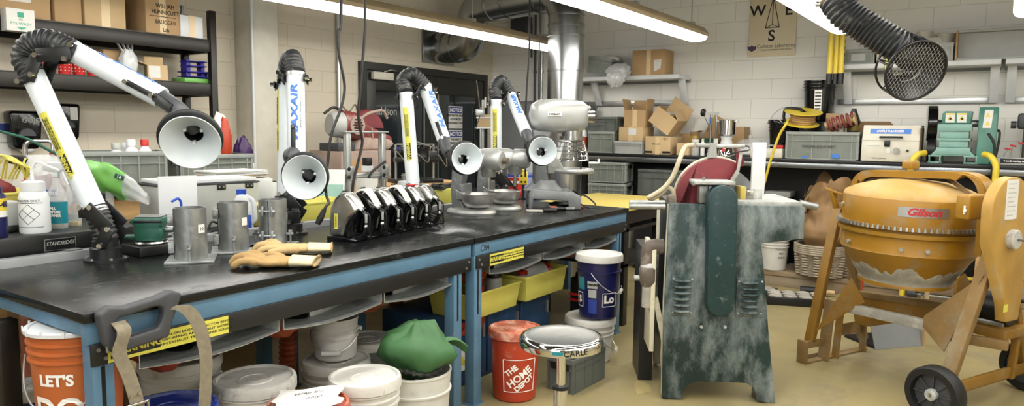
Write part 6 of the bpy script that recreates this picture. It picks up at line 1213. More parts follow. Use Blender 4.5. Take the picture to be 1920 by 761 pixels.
a, b = mp(1572, 572, yf), mp(1742, 610, yf); flat(a, b, .055, .05, 'cement', 'front_crossbar', (0, 1, 0))
a, b = mp(1610, 550, .18), mp(1785, 575, .18); flat(a, b, .04, .06, 'mixer_dust', 'rear_crossbar', (0, 1, 0)); flat(a, mp(1572, 566, yf), .05, .012, 'mixer_frame', 'side_bar')
plate([a+V((0, -.02, .0)), b+V((0, -.02, 0)), b+V((0, -.02, -.05)), a+V((.1, -.02, -.2)), a+V((0, -.02, -.2))], .008, 'mixer_frame', 'splash_plate', (0, 1, 0))
# right stand
R0 = mp(1772, 690, -.40); R1 = mp(1862, 430, -.05); flat(V((rx, -.40, .17)), V((rx+.02, -.03, .98)), .07, .045, 'mixer_dust'); flat(V((rx, .36, .17)), V((rx+.02, .03, .98)), .06, .04)
ax = MB().beam((rx, -.46, .14), (rx, .46, .14), .07, .012, (1, 0, 0)).beam((rx+.03, -.40, .16), (rx+.03, .40, .16), .012, .06, (0, 0, 1)).cyl((rx, -.54, .145), (rx, .50, .145), .014); ax.build('axle', 'mixer_frame', t, bev=.002)
for s in (-1, 1):
    W = frame((rx, s*(.49 if s < 0 else .45), .145), (0, s, 0)); w_ = MB().lathe([(.105, -.045), (.135, -.045), (.145, -.03), (.145, .03), (.135, .045), (.105, .045), (.1, .02), (.1, -.02), (.105, -.045)], 44, W, cap=False).build('tyre', 'rubber', t, ang=50)
    hb = MB().lathe([(.028, .04), (.03, .015), (.1, .012), (.104, .03), (.108, .03), (.108, -.03), (.0, -.03)], 40, W, cap=False)
    for i in range(8): hb.beam(W @ V((.03*math.cos(i*PI/4), .03*math.sin(i*PI/4), .018)), W @ V((.1*math.cos(i*PI/4), .1*math.sin(i*PI/4), .018)), .008, .014, (0, 1, 0))
    hb.build('wheel_rim', 'plastic_grey', w_); MB().lathe([(.03, .0), (.03, .045), (.022, .05), (0, .05)], 20, W).build('hub', 'dust_grey', w_)
# yoke over the drum
yk = [mp(x, y, 0) for x, y in ((1602, 400), (1602, 360), (1640, 321), (1720, 318), (1800, 322), (1843, 352), (1848, 420), (1850, 480))]
P_ = fillet([yk[0], (yk[0].x, 0, yk[2].z+.0), (yk[-1].x, 0, yk[4].z), yk[-1]], .16, 10)
MB().ribbon(P_, (0, 1, 0), .10, .012).build('yoke', 'mixer_yellow', t); 
fl = MB(); inner = [V((p.x+( .035 if p.x < dc.x else -.035)*min(1, abs(p.x-dc.x)/.3), -.05, p.z-.035*(1 if abs(p.x-dc.x) < .33 else .0))) for p in P_]
for i in range(len(P_)-1):
    q = [V((P_[i].x, -.052, P_[i].z)), V((P_[i+1].x, -.052, P_[i+1].z)), inner[i+1], inner[i]]; fl._f([fl.bm.verts.new(v) for v in q])
fl.build('yoke_flange', 'mixer_yellow', t, solid=.008)
q = mp(1712, 305, 0); MB().bx(q.x-.045, q.x+.02, -.04, .04, yk[3].z, q.z+.01).build('yoke_stop', 'mixer_yellow', t, bev=.008)
for a, b in (((-.30, .0, yk[3].z-.1), (-.12, .04, yk[3].z-.015)), ((.16, .04, yk[3].z-.02), (.36, -.0, yk[3].z-.14))): flat(V(a)+V((dc.x, 0, 0)), V(b)+V((dc.x, 0, 0)), .02, .025, 'mixer_dust', 'yoke_brace')
a, b = mp(1795, 410, -.27), mp(1826, 366, -.27); MB().bx(a.x, b.x, -.30, -.12, a.z, b.z).build('pinion_cover', 'mixer_yellow', t, bev=.012); MB().cyl((a.x+.05, -.302, a.z+.03), (a.x+.05, -.302, a.z+.075), .005, n=8).cyl((a.x+.055, -.31, a.z+.05), (a.x+.055, -.29, a.z+.05), .008, n=8).build('cover_pin', 'paper', t)
# belt guard, knob and paper
gx0 = .60; c0 = mpx(1898, 395, gx0); cw = .19; bot = mpx(1897, 602, gx0); top = mpx(1892, 332, gx0)
pl = [(c0.y+cw*math.cos(a), c0.z+(top.z-c0.z)*math.sin(a)) for a in [PI*i/20 for i in range(21)]]+[(c0.y-cw*.97, c0.z-.16), (bot.y-.08, bot.z+.09), (bot.y-.06, bot.z), (bot.y+.065, bot.z), (bot.y+.085, bot.z+.1), (c0.y+cw*.97, c0.z-.16)]
YZ = Matrix(((0, 0, 1, 0), (1, 0, 0, 0), (0, 1, 0, 0), (0, 0, 0, 1)))
MB().prism(pl, gx0-.055, gx0, YZ).build('belt_guard', 'mixer_top', t, bev=.005)
q = mpx(1895, 448, gx0); k = MB().lathe([(.05, 0), (.05, .03), (.045, .034), (0, .034)], 32, frame((gx0, q.y, q.z), (1, 0, 0))).build('knob', 'lid_dusty', t); MB().cyl((gx0+.03, q.y, q.z), (gx0+.13, q.y, q.z), .006).build('knob_shaft', 'brown_pipe', k)
q0, q1 = mpx(1883, 412, gx0), mpx(1911, 336, gx0); s = MB().bx(gx0+.0005, gx0+.002, q0.y, q1.y, q0.z, q1.z).build('instruction_sheet', 'paper', t)
for i in range(9): MB().bx(gx0+.002, gx0+.0024, q0.y+.015, q1.y-.02-.02*(i % 3 == 1), q1.z-.02-.023*i-.004, q1.z-.02-.023*i).build('printed_line', 'tote_light', s)
q = mpx(1885, 578, gx0); MB().bx(gx0+.0005, gx0+.002, q.y-.02, q.y+.02, q.z-.02, q.z+.02).build('yellow_sticker', 'warn', t)
# motor
MB().cyl((.28, .12, .52), (.52, .12, .52), .085, n=32).build('motor', 'black', t); MB().bx(.22, .56, -.02, .26, .38, .43).build('motor_mount', 'mixer_frame', t, bev=.004); MB().prism([(-.06, .43), (.10, .43), (.10, .62), (.02, .70), (-.06, .66)], .30, .315, YZ).build('motor_bracket', 'mixer_frame', t, bev=.003)
flat((.30, -.12, .36), (.58, -.02, .36), .05, .05, 'mixer_dust', 'motor_rail'); flat((.5, .2, .12), (.52, .2, .42), .035, .035, 'mixer_frame', 'support_post'); MB().cyl((.3, -.05, .47), (.56, -.05, .47), .012).build('adjuster_rod', 'steel_dull', t)
MB().tube(spline([(.42, .2, .55), (.6, .25, .55), (.75, .2, .38), (.85, .15, .2), (.95, .1, .02)], 8), .012, 8).build('power_cable', 'rubber', t)

# ================================================================== LONG COUNTER ON THE RIGHT WALL
KX, KZ = 7.1, 1.232
t = thing('long_counter', 'long black topped counter with galvanised edge along the block wall', 'counter', (7.42, 1.7, 0)); y0, y1 = -2.9, 2.95
MB().bx(-.32, .32, y0, y1, KZ-.035, KZ).build('worktop', 'lino_dark', t, bev=.003); MB().bx(-.325, -.30, y0, y1, KZ-.085, KZ-.035).build('edge_beam', 'galv', t, bev=.002); MB().bx(-.30, .3, y0, y1, KZ-.06, KZ-.036).build('underside', 'black', t)
MB().bx(.30, .32, y0, y1, .0, KZ-.06).build('back_panel', 'black', t)
for y in (y0+.05, -1.85, .82, 2.4): MB().bx(-.28, -.2, y, y+.06, 0, KZ-.06).build('leg', 'rack_black', t)
for y in (1.7, 2.6): MB().bx(.285, .299, y-.34, y+.34, .05, 1.1).build('dark_panel', 'plastic_grey', t, bev=.003)
t = thing('timber_platform', 'low pale timber platform under the long counter', 'platform', (7.38, 1.0, 0)); MB().bx(-.28, .26, -.9, 1.5, .10, .145).build('platform_top', 'wood_grey', t, bev=.004); MB().bx(-.27, -.19, -.88, 1.48, .0, .10).bx(.16, .24, -.88, 1.48, 0, .1).build('platform_sleeper', 'wood_grey', t, bev=.004); PZ = .146
def onk(x, y, X=7.3, z=KZ+.001): q = gx(x, y, X); return V((X, q.y, z))
WR = -PI/2     # faces the room: local x to the picture's right, local -y out of the wall
# jars and bottles at the left end
bottle('large white jar with orange label and black mark behind the bowl guard', onk(1090, 285, 7.22), .08, .30, 'white', 'white', neck=.7, capk=1.15, sh=.75, band=(.18, .75, 'home_orange'))
bottle('white bottle with bright red cap above the orange labelled jar', onk(1087, 285, 7.5), .05, .56, 'white', 'red', neck=.5, sh=.8)
t = thing('funnel', 'small grey funnel tilted on a black can beside the red capped bottle', 'funnel', onk(1110, 285, 7.62)); MB().lathe([(.05, 0), (.05, .42), (0, .42)], 20).build('can_body', 'black', t); MB().lathe([(.02, .42), (.06, .52), (.055, .52), (.015, .43)], 20, cap=False).build('funnel_cone', 'steel_dull', t)
tote('lower grey tote of the counter stack, blank front facing out', onk(1141, 285, 7.36), (.33, .4, .235), WR, 'tote_grey', ribs=1, group='grey totes stacked on the long counter')
tote('upper grey tote of the counter stack, with small dark lettering', onk(1143, 238, 7.38, KZ+.2385), (.40, .42, .16), WR, 'tote_dark', ribs=2, group='grey totes stacked on the long counter')
text('TEST EQUIPMENT', .022, 'ink', [o for o in COL.objects if o.get('label', '').startswith('upper grey tote')][0], (-.06, -.218, .06), (1, 0, 0), (0, 0, 1))
tote('pale grey bin with rim carrying two cardboard boxes on the counter', onk(1190, 286, 7.3), (.33, .36, .135), WR, 'tote_light', ribs=0)
z1 = KZ+.138
b = carton('tan cardboard box with white label resting on the pale grey bin', onk(1193, 262, 7.3, z1), (.28, .3, .15), WR, m='card_pale', tape=1); MB().box((.02, -.151, .10), (.09, .002, .07)).build('white_label', 'paper', b)
b = carton('open flapped cardboard box at the top of the counter pile', onk(1197, 235, 7.3, z1+.152), (.24, .26, .18), WR+.1, m='card', tape=1, open_=True, flaps=((0, 78), (3, 60), (1, 85)))
b = carton('cardboard carton with two dark hand slots next to the pale grey bin', onk(1244, 287, 7.3), (.28, .34, .19), WR, m='card_pale', tape=1)
for x in (-.1, .1): MB().box((x, -.171, .025), (.09, .002, .022)).build('hand_slot', 'ink', b)
text('QLY', .03, 'ink', b, (.09, -.1715, .165), (1, 0, 0), (0, 0, 1)); text('Proworld', .022, 'ink', b, (-.02, -.1735, .11), (1, 0, 0), (0, 0, 1), shear=.3)
Mt = Matrix.Translation(onk(1252, 250, 7.34, KZ+.36)) @ Matrix.Rotation(WR, 4, 'Z') @ Matrix.Rotation(.62, 4, 'Y') @ Matrix.Translation((0, 0, -.10))
b = carton('open cardboard box tipped over on the carton with hand slots', None, (.27, .28, .19), M=Mt, m='card_pale', tape=0, open_=True, flaps=((1, 150), (3, 100))); MB().box((0, 0, .192), (.04, .25, .002)).build('white_tape', 'paper', b)
carton('small carton with white tape strip beside the carton with hand slots', onk(1284, 287, 7.22), (.13, .18, .125), WR+.1, m='card_pale', tape=0)
b = carton('open carton standing behind the small carton by the glass jars', onk(1290, 280, 7.65), (.15, .16, .22), WR, m='card', tape=0, open_=True, flaps=((1, 30),))
bottle('glass jar with white crown label in front of the tilted brown board', onk(1303, 290, 7.2), .04, .16, 'clear', 'paper', neck=.9, capk=1.06, sh=.85)
bottle('glass jar with amber powder beside the green hand grinder', onk(1302, 285, 7.42), .055, .24, 'amber', 'card_dark', neck=.85, capk=1.08, sh=.8)
bottle('slim pale teal bottle between the glass jars and the pipe', onk(1317, 289, 7.22), .022, .17, 'milk', 'cream', neck=.5)
t = thing('hand_grinder', 'dark green small motor beside the two post stand', 'grinder', onk(1326, 287, 7.56), WR); MB().box((0, 0, .03), (.12, .12, .06)).build('motor_base', 'black', t, bev=.006); MB().cyl((-.08, 0, .12), (.09, 0, .12), .058, n=24).build('motor_body', 'vise_green', t)
Mt = Matrix.Translation(onk(1328, 287, 7.69, KZ+.12)) @ Matrix.Rotation(WR, 4, 'Z') @ Matrix.Rotation(.52, 4, 'Y')
b = thing('cardboard_sheet', 'tilted brown corrugated board leaning behind the two post stand', 'cardboard', M=Mt); MB().box((0, 0, .12), (.2, .03, .36)).build('board', 'card', b, bev=.003)
carton('plain brown carton behind the steel pot stand', onk(1381, 287, 7.642), (.2, .2, .30), WR, m='card', tape=0)
# two post stand
t = thing('lab_stand', 'two post steel stand with round black knob on its top bar', 'stand', onk(1336, 288, 7.34), WR); MB().box((0, 0, .01), (.11, .12, .02)).build('stand_base', 'steel_dull', t, bev=.003)
for x in (-.03, .03): MB().cyl((x, 0, .02), (x, 0, .43), .011).build('post', 'steel', t)
MB().cyl((-.03, 0, .33), (-.03, 0, .39), .0135).build('blue_sleeve', 'blue_ink', t); MB().beam((-.09, 0, .435), (.05, 0, .435), .016, .016).build('top_bar', 'alu', t); MB().lathe([(.012, 0), (.04, .01), (.042, .03), (.03, .045), (0, .05)], 20, frame((-.09, 0, .44), (-1, 0, .1))).build('knob', 'black', t); MB().tube(spline([(-.1, -.02, .42), (-.07, -.03, .36), (-.04, -.03, .3), (-.06, -.02, .24)], 6), .003, 6).build('thin_wire', 'black', t)
# blender/ pot
t = thing('lab_blender', 'shiny steel pot on a chrome blender base with red button', 'blender', onk(1361, 291, 7.19), WR)
MB().lathe([(.088, 0), (.088, .015), (.075, .07), (.05, .10), (0, .10)], 30).build('blender_base', 'chrome', t); MB().cyl((-.0, -.07, .062), (-.0, -.088, .07), .018).build('red_button', 'red', t); MB().lathe([(.045, .10), (.06, .13), (.05, .17), (.062, .2), (0, .2)], 28).build('drive_collar', 'white', t); MB().lathe([(.055, .2), (.085, .22), (.085, .36), (.089, .365), (.083, .366), (.08, .23), (0, .225)], 36, cap=False).build('steel_pot', 'chrome', t)
for s in (-1, 1): MB().box((s*.095, 0, .35), (.025, .03, .015)).build('pot_lug', 'chrome', t, bev=.003)
t = thing('glass_pan', 'glass saucepan with lid and long handle beside the blender', 'saucepan', onk(1405, 292, 7.40), WR); MB().lathe([(.1, .0), (.13, .02), (.135, .13), (.14, .135), (.13, .135), (.125, .03), (0, .02)], 36, cap=False).build('pan_body', 'clear', t); MB().lathe([(.138, .137), (.1, .165), (.03, .18), (.0, .182)], 32, cap=False).build('pan_lid', 'clear', t); MB().lathe([(.012, .18), (.02, .21), (0, .22)], 16).build('lid_knob', 'clear', t); MB().beam((.13, 0, .12), (.24, 0, .115), .022, .016).build('pan_handle', 'tote_light', t)
MB().lathe([(0, .02), (.12, .025), (.12, .09), (0, .09)], 28).build('pan_contents', 'paper', t)
t = thing('white_tray', 'white plastic tray with red lid corner under the yellow cord', 'tray', onk(1440, 296, 7.2), WR); MB().box((0, 0, .045), (.30, .18, .09)).build('tray_body', 'cream', t, bev=.006); MB().box((.10, .02, .107), (.09, .1, .035)).build('red_lid', 'red', t, bev=.004)
# black buckets
Pk = onk(1478, 240, 7.46, 1.60); bucket('black lidded bucket with wire bail at the counter, tallest bucket beside it', V((7.575, gx(1472, 230, 7.575).y-.0, 1.60)), .32, KZ+.001, m='gloss_black', lid='gloss_black', handle=None, rings=2)
bk = bpy.data.objects[[o.name for o in COL.objects if o.get('label', '').startswith('black lidded bucket')][0]]
MB().tube(spline([(0, .155, .31), (-.01, .12, .42), (-.01, .03, .49), (-.01, -.04, .48), (-.01, -.1, .42), (0, -.12, .385)], 7), .003, 6).build('bail', 'alu', bk)
bx_ = carton('dark carton standing behind the grey tote, carrying the tall black bucket', V((7.58, gx(1540, 240, 7.58).y, KZ+.001)), (.27, .27, .355), WR, m='black', tape=0)
Pt = V((7.58, gx(1538, 150, 7.58).y, 1.985)); bb = bucket('tall black bucket with pale printed seal under the yellow pipes', Pt, .31, KZ+.357, m='gloss_black', lid=None, rings=3)
a = toward_cam(Pt)-.1; s = wrap_patch(bb, .1445, a-.2, a+.25, .10, .30, 'white_ink', 'printed_seal', slope=.03, zc=.2); rr = .1475
for i in range(6): wrap_patch(s, rr, a-.16, a+.2, .115+.03*i, .128+.03*i, 'ink', 'seal_print', slope=.03, zc=.2)
# tote with reel and bits
tt = tote('grey tote with small blue sticker, holding the yellow cord reel and coil', onk(1544, 300, 7.255), (.64, .29, .255), WR, 'tote_grey', ribs=2)
text('TRIAXIAL EQUIPMENT', .03, 'ink', tt, (-.02, -.151, .12), (1, 0, 0), (0, 0, 1)); MB().box((.13, -.151, .035), (.06, .003, .04)).build('blue_sticker', 'blue_ink', tt); MB().box((-.14, -.151, .02), (.05, .003, .015)).build('blue_strip', 'blue_ink', tt)
TZ = KZ+.02
Q = gx(1505, 221, 7.225); t = thing('cord_reel', 'yellow cord reel with black handle on top of the grey tote', 'cord reel', (7.225, Q.y, Q.z)); ax_ = V((-.22, -.12, 1)).normalized(); M = frame((0, 0, 0), ax_)
MB().lathe([(.03, -.06), (.155, -.062), (.155, -.055), (.09, -.05), (.085, .05), (.17, .056), (.17, .064), (.03, .062)], 36, M, cap=False).build('reel_flanges', 'yellow', t); c = MB()
for i in range(5): c.torus(M @ V((0, 0, -.04+.02*i)), .1+.006*(i % 2), .011, ax_, 36, 8)
c.build('wound_cord', 'wood', t); MB().tube(fillet([M @ V((.0, .0, -.05)), (0, .175, -.035), (0, .17, .10), (0, .02, .085), M @ V((0, 0, .06))], .05), .013, 10).build('reel_handle', 'black', t); MB().cyl(M @ V((0, 0, -.07)), (0, 0, KZ+.014-Q.z), .02).build('reel_spindle', 'black', t)
yc = [Q+V((-.08, .11, -.01))]+[gx(x, y, 6.98) for x, y in ((1474, 232), (1462, 252), (1452, 278), (1442, 310), (1434, 340), (1424, 372), (1418, 395))]
cord('extension_cord', 'yellow extension cord running down from the reel past the counter edge', 'cord', yc+[V((yc[-1].x-.02, yc[-1].y, .62)), V((yc[-1].x, yc[-1].y, .013))], .012, 'yellow')
t = thing('cardboard_flap', 'upright sheet of cardboard in the grey tote before the black bucket', 'cardboard', onk(1560, 250, 7.345, TZ), WR+.3); MB().box((0, 0, .20), (.12, .01, .42)).build('sheet', 'card', t)
Q = gx(1579, 229, 7.19); t = thing('spring_coil', 'red coil spring lying across the top of the grey tote', 'spring', (7.19, Q.y, Q.z)); c0, c1 = V((0, .12, -.03)), V((0, -.10, .03)); d_ = (c1-c0); Mf = frame(c0, d_)
MB().tube([Mf @ V((.055*math.cos(a), .055*math.sin(a), d_.length*a/(2*PI*5.5))) for a in [i*.26 for i in range(133)]], .014, 8).build('coil', 'red_dusty', t); MB().cyl(c0-d_*.1, c1, .035, n=18).cyl(c1, c1+d_*.06, .062, n=22).build('coil_core', 'leather', t); MB().cyl((0, 0, -.02), (0, 0, KZ+.02-Q.z), .03).build('coil_stem', 'brown_pipe', t)
t = thing('plastic_cone', 'black cone on a short can standing in the grey tote', 'cone', onk(1599, 250, 7.32, TZ)); MB().lathe([(.05, 0), (.05, .30), (.062, .33), (.02, .445), (.02, .455), (0, .455)], 28).build('cone_body', 'black', t, ang=30); MB().lathe([(.0505, .25), (.0505, .3)], 28, cap=False).build('amber_band', 'amber', t, solid=.001)
t = thing('tool_board', 'brown curved wooden frame and cream board standing behind the tote', 'board', onk(1630, 250, 7.68), WR); MB().prism([(-.2, 0), (.2, 0), (.2, .33), (.17, .36), (-.2, .36)], -.012, .012, MX).build('frame_board', 'card_dark', t, bev=.004); MB().prism([(-.2, 0), (.18, 0), (.12, .27), (-.2, .27)], -.05, -.035, MX).build('cream_board', 'cream', t, bev=.003)
# sample pulverizer
Pp_ = onk(1672, 301, 7.28); t = thing('sample_pulverizer', 'cream lab machine with blue title strip and black handle on the counter', 'lab machine', Pp_, WR)
hw = .225; H_ = .32; MB().prism([(-.21, 0), (.17, 0), (.17, H_), (-.14, H_), (-.2, H_*.6)], -hw, hw, Matrix(((0, 0, 1, 0), (1, 0, 0, 0), (0, 1, 0, 0), (0, 0, 0, 1)))).build('machine_body', 'cream', t, bev=.006)
MB().box((hw+.001, -.02, .15), (.004, .34, .29)).build('side_panel', 'wood_grey', t)
nv = V((0, -.895, .447)); up_ = V((0, .43, .9)).normalized()
def fp(x, z): k = z/H_; y = -.21+.01*k/.6 if k < .6 else -.2+.06*(k-.6)/.4; return V((x, y-.002, z))
s = MB().beam(fp(-.165, .265), fp(.155, .265), .045, .004, (0, -1, .4)).build('title_strip', 'blue_ink', t); text('SAMPLE PULVERIZER', .03, 'white_ink', s, fp(-.005, .265)+V((0, -.004, .001)), (1, 0, 0), (0, .42, .9), bold=.0006, sx=.78)
MB().tube(fillet([fp(-.08, .215), fp(-.08, .215)+V((0, -.03, 0)), fp(.09, .215)+V((0, -.03, 0)), fp(.09, .215)], .015), .009, 8).build('handle', 'black', t); MB().box(fp(0, .185)*1, (.45, .003, .003)).build('door_line', 'tote_light', t)
MB().box(fp(-.02, .16)+V((0, -.008, 0)), (.045, .016, .055)).build('latch', 'black', t, bev=.003); MB().box(fp(-.01, .10)+V((0, -.002, 0)), (.03, .003, .05)).build('hang_tag', 'paper', t); MB().cyl(fp(.055, .1), fp(.055, .1)+V((0, -.025, 0)), .026, n=24).build('knob', 'chrome', t); MB().cyl(fp(.14, .1), fp(.14, .1)+V((0, -.012, 0)), .01).build('indicator', 'black', t)
text('4200  pulverizer', .018, 'ink_grey', t, fp(-.08, .03), (1, 0, 0), (0, 0, 1)); s = MB().prism([(-.18, .14), (-.08, .14), (-.08, .155), (-.18, .155)], .2075, .2085, Matrix(((1, 0, 0, 0), (0, 0, -1, 0), (0, 1, 0, 0), (0, 0, 0, 1)))).build('maker_label', 'paper', t)
for i in range(8): MB().box((hw+.004, .02, .1+.02*i), (.003, .16, .006)).build('side_vent', 'brown_pipe', t)
# jaw crusher
Pc = onk(1787, 305, 7.28); t = thing('jaw_crusher', 'green jaw crusher with black flywheel and warning stickers on the counter', 'crusher', Pc, WR)
for s in (-1, 1): MB().bx(s*.13-.05, s*.13+.05, -.16, .2, 0, .012).bx(s*.13-.045, s*.13-.035, -.16, .2, 0, .06).bx(s*.13+.035, s*.13+.045, -.16, .2, 0, .06).bx(s*.13-.05, s*.13+.05, -.16, .2, .055, .065).build('channel_foot', 'teal', t, bev=.002)
MB().prism([(-.165, .065), (.165, .065), (.10, .13), (-.11, .13)], -.14, .16, MX).build('crusher_base', 'teal', t, bev=.004)
for i, (z, w_, dz) in enumerate(((.075, .125, .058), (.135, .105, .054), (.191, .122, .02), (.213, .105, .058), (.273, .124, .058))): MB().box((0, -.05-.12*(w_-.105), z+dz/2), (w_*2, .20+1.2*(w_-.105), dz)).build('jaw_block', 'teal', t, bev=.002)
MB().prism([(-.1, .335), (.11, .335), (.12, .44), (-.08, .44), (-.1, .42)], -.10, .10, MX).build('hopper_box', 'teal_dark', t, bev=.006)
for x in (-.04, .045): 
    s = MB().box((x, -.103, .385), (.068, .003, .08)).build('warning_sticker', 'paper', t); MB().box((x, -.105, .417), (.06, .002, .012)).build('sticker_band', 'yellow', s); MB().prism([(x-.022, .365), (x+.022, .365), (x, .40)], .105, .106, Matrix(((1, 0, 0, 0), (0, 0, -1, 0), (0, 1, 0, 0), (0, 0, 0, 1)))).build('sticker_triangle', 'yellow', s); MB().ball((x+.002, -.1065, .377), (.009, .002, .009), 10).build('sticker_figure', 'ink', s)
MB().lathe([(.04, -.03), (.15, -.035), (.155, -.03), (.155, .035), (.15, .04), (.12, .03), (.04, .03)], 44, frame((-.185, .06, .34), (1, .12, 0)), cap=True).build('flywheel', 'gloss_black', t, ang=30); MB().cyl((-.2, .06, .34), (.2, .06, .34), .03).build('drive_shaft', 'steel_dull', t); MB().lathe([(.03, -.025), (.11, -.03), (.11, .03), (.03, .025)], 30, frame((-.17, .02, .11), (1, 0, 0)), cap=True).build('motor_pulley', 'black', t)
gp = [(.13, .0), (-.16, .0), (-.14, .2), (-.10, .40), (-.06, .475), (.04, .475), (.1, .40)]
MB().prism([(y, z+.0) for y, z in gp], .165, .30, YZ).build('belt_cover', 'teal_dark', t, bev=.008)
s = MB().prism([(-.005, .30), (.055, .30), (.065, .45), (.005, .45)], .0, .002, Matrix(((1, 0, 0, .20), (0, .22, -1, -.19), (0, 1, 0, 0), (0, 0, 0, 1)))).build('warning_sticker', 'paper', t)
for z in (.335, .405): MB().prism([(-.018, -.012), (.018, -.012), (0, .022)], 0, .002, Matrix(((1, 0, 0, .228), (0, .22, -1, -.192+.22*z), (0, 1, 0, z), (0, 0, 0, 1)))).build('sticker_triangle', 'yellow', s)
MB().tube(spline([(.295, .03, .28), (.315, .02, .27), (.315, .0, .18), (.30, -.06, .06), (.28, -.12, .016), (.26, -.16, .012)], 8), .010, 8).build('power_cable', 'rubber', t)
# yellow handles of the hand truck standing behind the mixer
t = thing('hand_truck', 'yellow hand truck whose two bent handles rise against the counter edge', 'hand truck', (6.915, gx(1785, 320, 6.915).y, 0)); hw = .30
for s in (-1, 1): MB().tube(fillet([(0, s*hw, .07), (0, s*hw, 1.24), (.02, s*(hw-.04), 1.31), (.10, s*(hw-.09), 1.32)], .07), .024, 14).build('truck_handle', 'yellow', t); MB().cyl((.05, s*.2, .1), (.05, s*.26, .1), .1, n=28).build('wheel', 'black', t)
for z in (.3, .62, .9): MB().cyl((0, -hw, z), (0, hw, z), .016).build('cross_bar', 'yellow', t)
MB().bx(-.16, .0, -.2, .2, .0, .012).build('toe_plate', 'yellow', t); MB().cyl((.06, -.3, .11), (.06, .3, .11), .012).beam((0, -.15, .1), (.06, -.15, .11), .02, .02).beam((0, .15, .1), (.06, .15, .11), .02, .02).build('truck_axle', 'steel_dull', t)
# key set and drill at the edge
t = thing('hex_key_set', 'grey lettered tray holding red handled hex keys at the counter end', 'tool set', onk(1898, 310, 7.22), WR); MB().box((0, 0, .03), (.22, .12, .06)).build('tray_body', 'tote_light', t, bev=.004); s = MB().box((.01, -.061, .035), (.19, .002, .036)).build('title_strip', 'ink', t); text('T-handle hex key set', .017, 'white_ink', s, (.01, -.0625, .032), (1, 0, 0), (0, 0, 1), bold=.0006)
for x, h_, a in ((-.07, .1, .3), (-.02, .14, .15), (.05, .17, .0)): k = MB().cyl((x, 0, .06), (x+a*.1, 0, .06+h_*.7), .004).build('key_shaft', 'steel', t); MB().beam((x+a*.1-.022, 0, .06+h_*.75), (x+a*.1+.022, 0, .06+h_*.66), .016, .014).build('key_handle', 'red', k, bev=.003)
t = thing('drill_press', 'dark bench drill press cut off at the picture edge', 'drill press', onk(1922, 305, 7.4), WR); MB().box((0, 0, .02), (.2, .24, .04)).build('press_base', 'plastic_grey', t, bev=.006); MB().cyl((0, .06, .04), (0, .06, .42), .03).build('press_column', 'steel_dull', t); MB().box((0, -.02, .36), (.15, .22, .13)).build('press_head', 'plastic_grey', t, bev=.02); MB().cyl((-.08, -.06, .33), (-.12, -.06, .33), .03).build('press_knob', 'plastic_grey', t)
# things on the wall shelves
SA = 2.0865
Mt = Matrix.Translation(V((7.56, gx(1133, 120, 7.56).y, SA+.075))) @ Matrix.Rotation(WR, 4, 'Z') @ Matrix.Rotation(.17, 4, 'Y')
b = tote('grey plastic tote tipped on its side at the end of the wall shelf', None, (.30, .3, .2), M=Mt @ Matrix.Translation((0, 0, -.05)), m='tote_grey', ribs=2); MB().ball((.07, 0, .205), (.09, .08, .035), 20, wob=wob(3, .2)).build('white_contents', 'paper', b)
t = thing('clear_bag', 'clear crumpled plastic bag drooping over the wall shelf edge', 'bag', V((7.34, gx(1160, 140, 7.34).y, SA))); 
MB().ball((.0, 0, .04), (.07, .13, .09), 44, wob=lambda d: wob(3.4, .35)(d)).ball((-.065, .0, -.04), (.04, .1, .08), 36, wob=wob(3.2, .4)).build('bag_film', 'clear_bag', t, ang=80)
b = carton('large tan cardboard box with torn white label on the wall shelf', V((7.56, gx(1224, 120, 7.56).y, SA)), (.38, .26, .275), WR+.04, m='card', tape=1); MB().prism([(.03, .04), (.10, .07), (.11, .17), (.02, .16)], .131, .133, Matrix(((1, 0, 0, .04), (0, 0, -1, 0), (0, 1, 0, 0), (0, 0, 0, 1)))).build('torn_label', 'paper', b)
SB = 2.1165
tote('low grey tote with pale panel at the near end of the long wall shelf', V((7.54, gx(1614, 112, 7.54).y, SB)), (.27, .28, .14), WR, 'tote_grey', ribs=0, card=True)
carton('small cream box next to the low grey tote on the wall shelf', V((7.54, gx(1658, 110, 7.54).y, SB)), (.10, .24, .15), WR, m='cream', tape=0)
tote('grey tote behind the rim of the black exhaust hood on the wall shelf', V((7.56, gx(1749, 105, 7.56).y, SB)), (.33, .3, .16), WR, 'tote_light', ribs=1)
t = thing('cream_bins', 'cream plastic scoop propped on the grey tote above the exhaust hood', 'scoop', V((7.58, gx(1752, 80, 7.58).y, SB+.163))); MB().lathe([(.05, 0), (.07, .12), (.065, .12), (.045, .01), (0, .01)], 24, Matrix.Translation((0, .08, 0)), cap=False).lathe([(.05, 0), (.075, .09), (.07, .09), (.045, .01), (0, .01)], 24, Matrix.Translation((0, -.09, 0)), cap=False).box((0, -.0, .03), (.1, .14, .06)).build('scoop_body', 'cream', t)
t = thing('grey_tray', 'large grey tray standing on edge with wooden end on the wall shelf', 'tray', V((7.52, gx(1868, 90, 7.52).y-.08, SB)), WR); MB().bx(-.36, .36, .0, .02, 0, .26).bx(-.36, .36, -.1, .0, 0, .02).bx(-.36, .36, -.1, .0, .24, .26).bx(.34, .36, -.1, 0, .02, .24).build('tray_body', 'tote_light', t, bev=.003); MB().bx(-.375, -.361, -.1, .02, 0, .26).build('wood_end', 'wood', t)
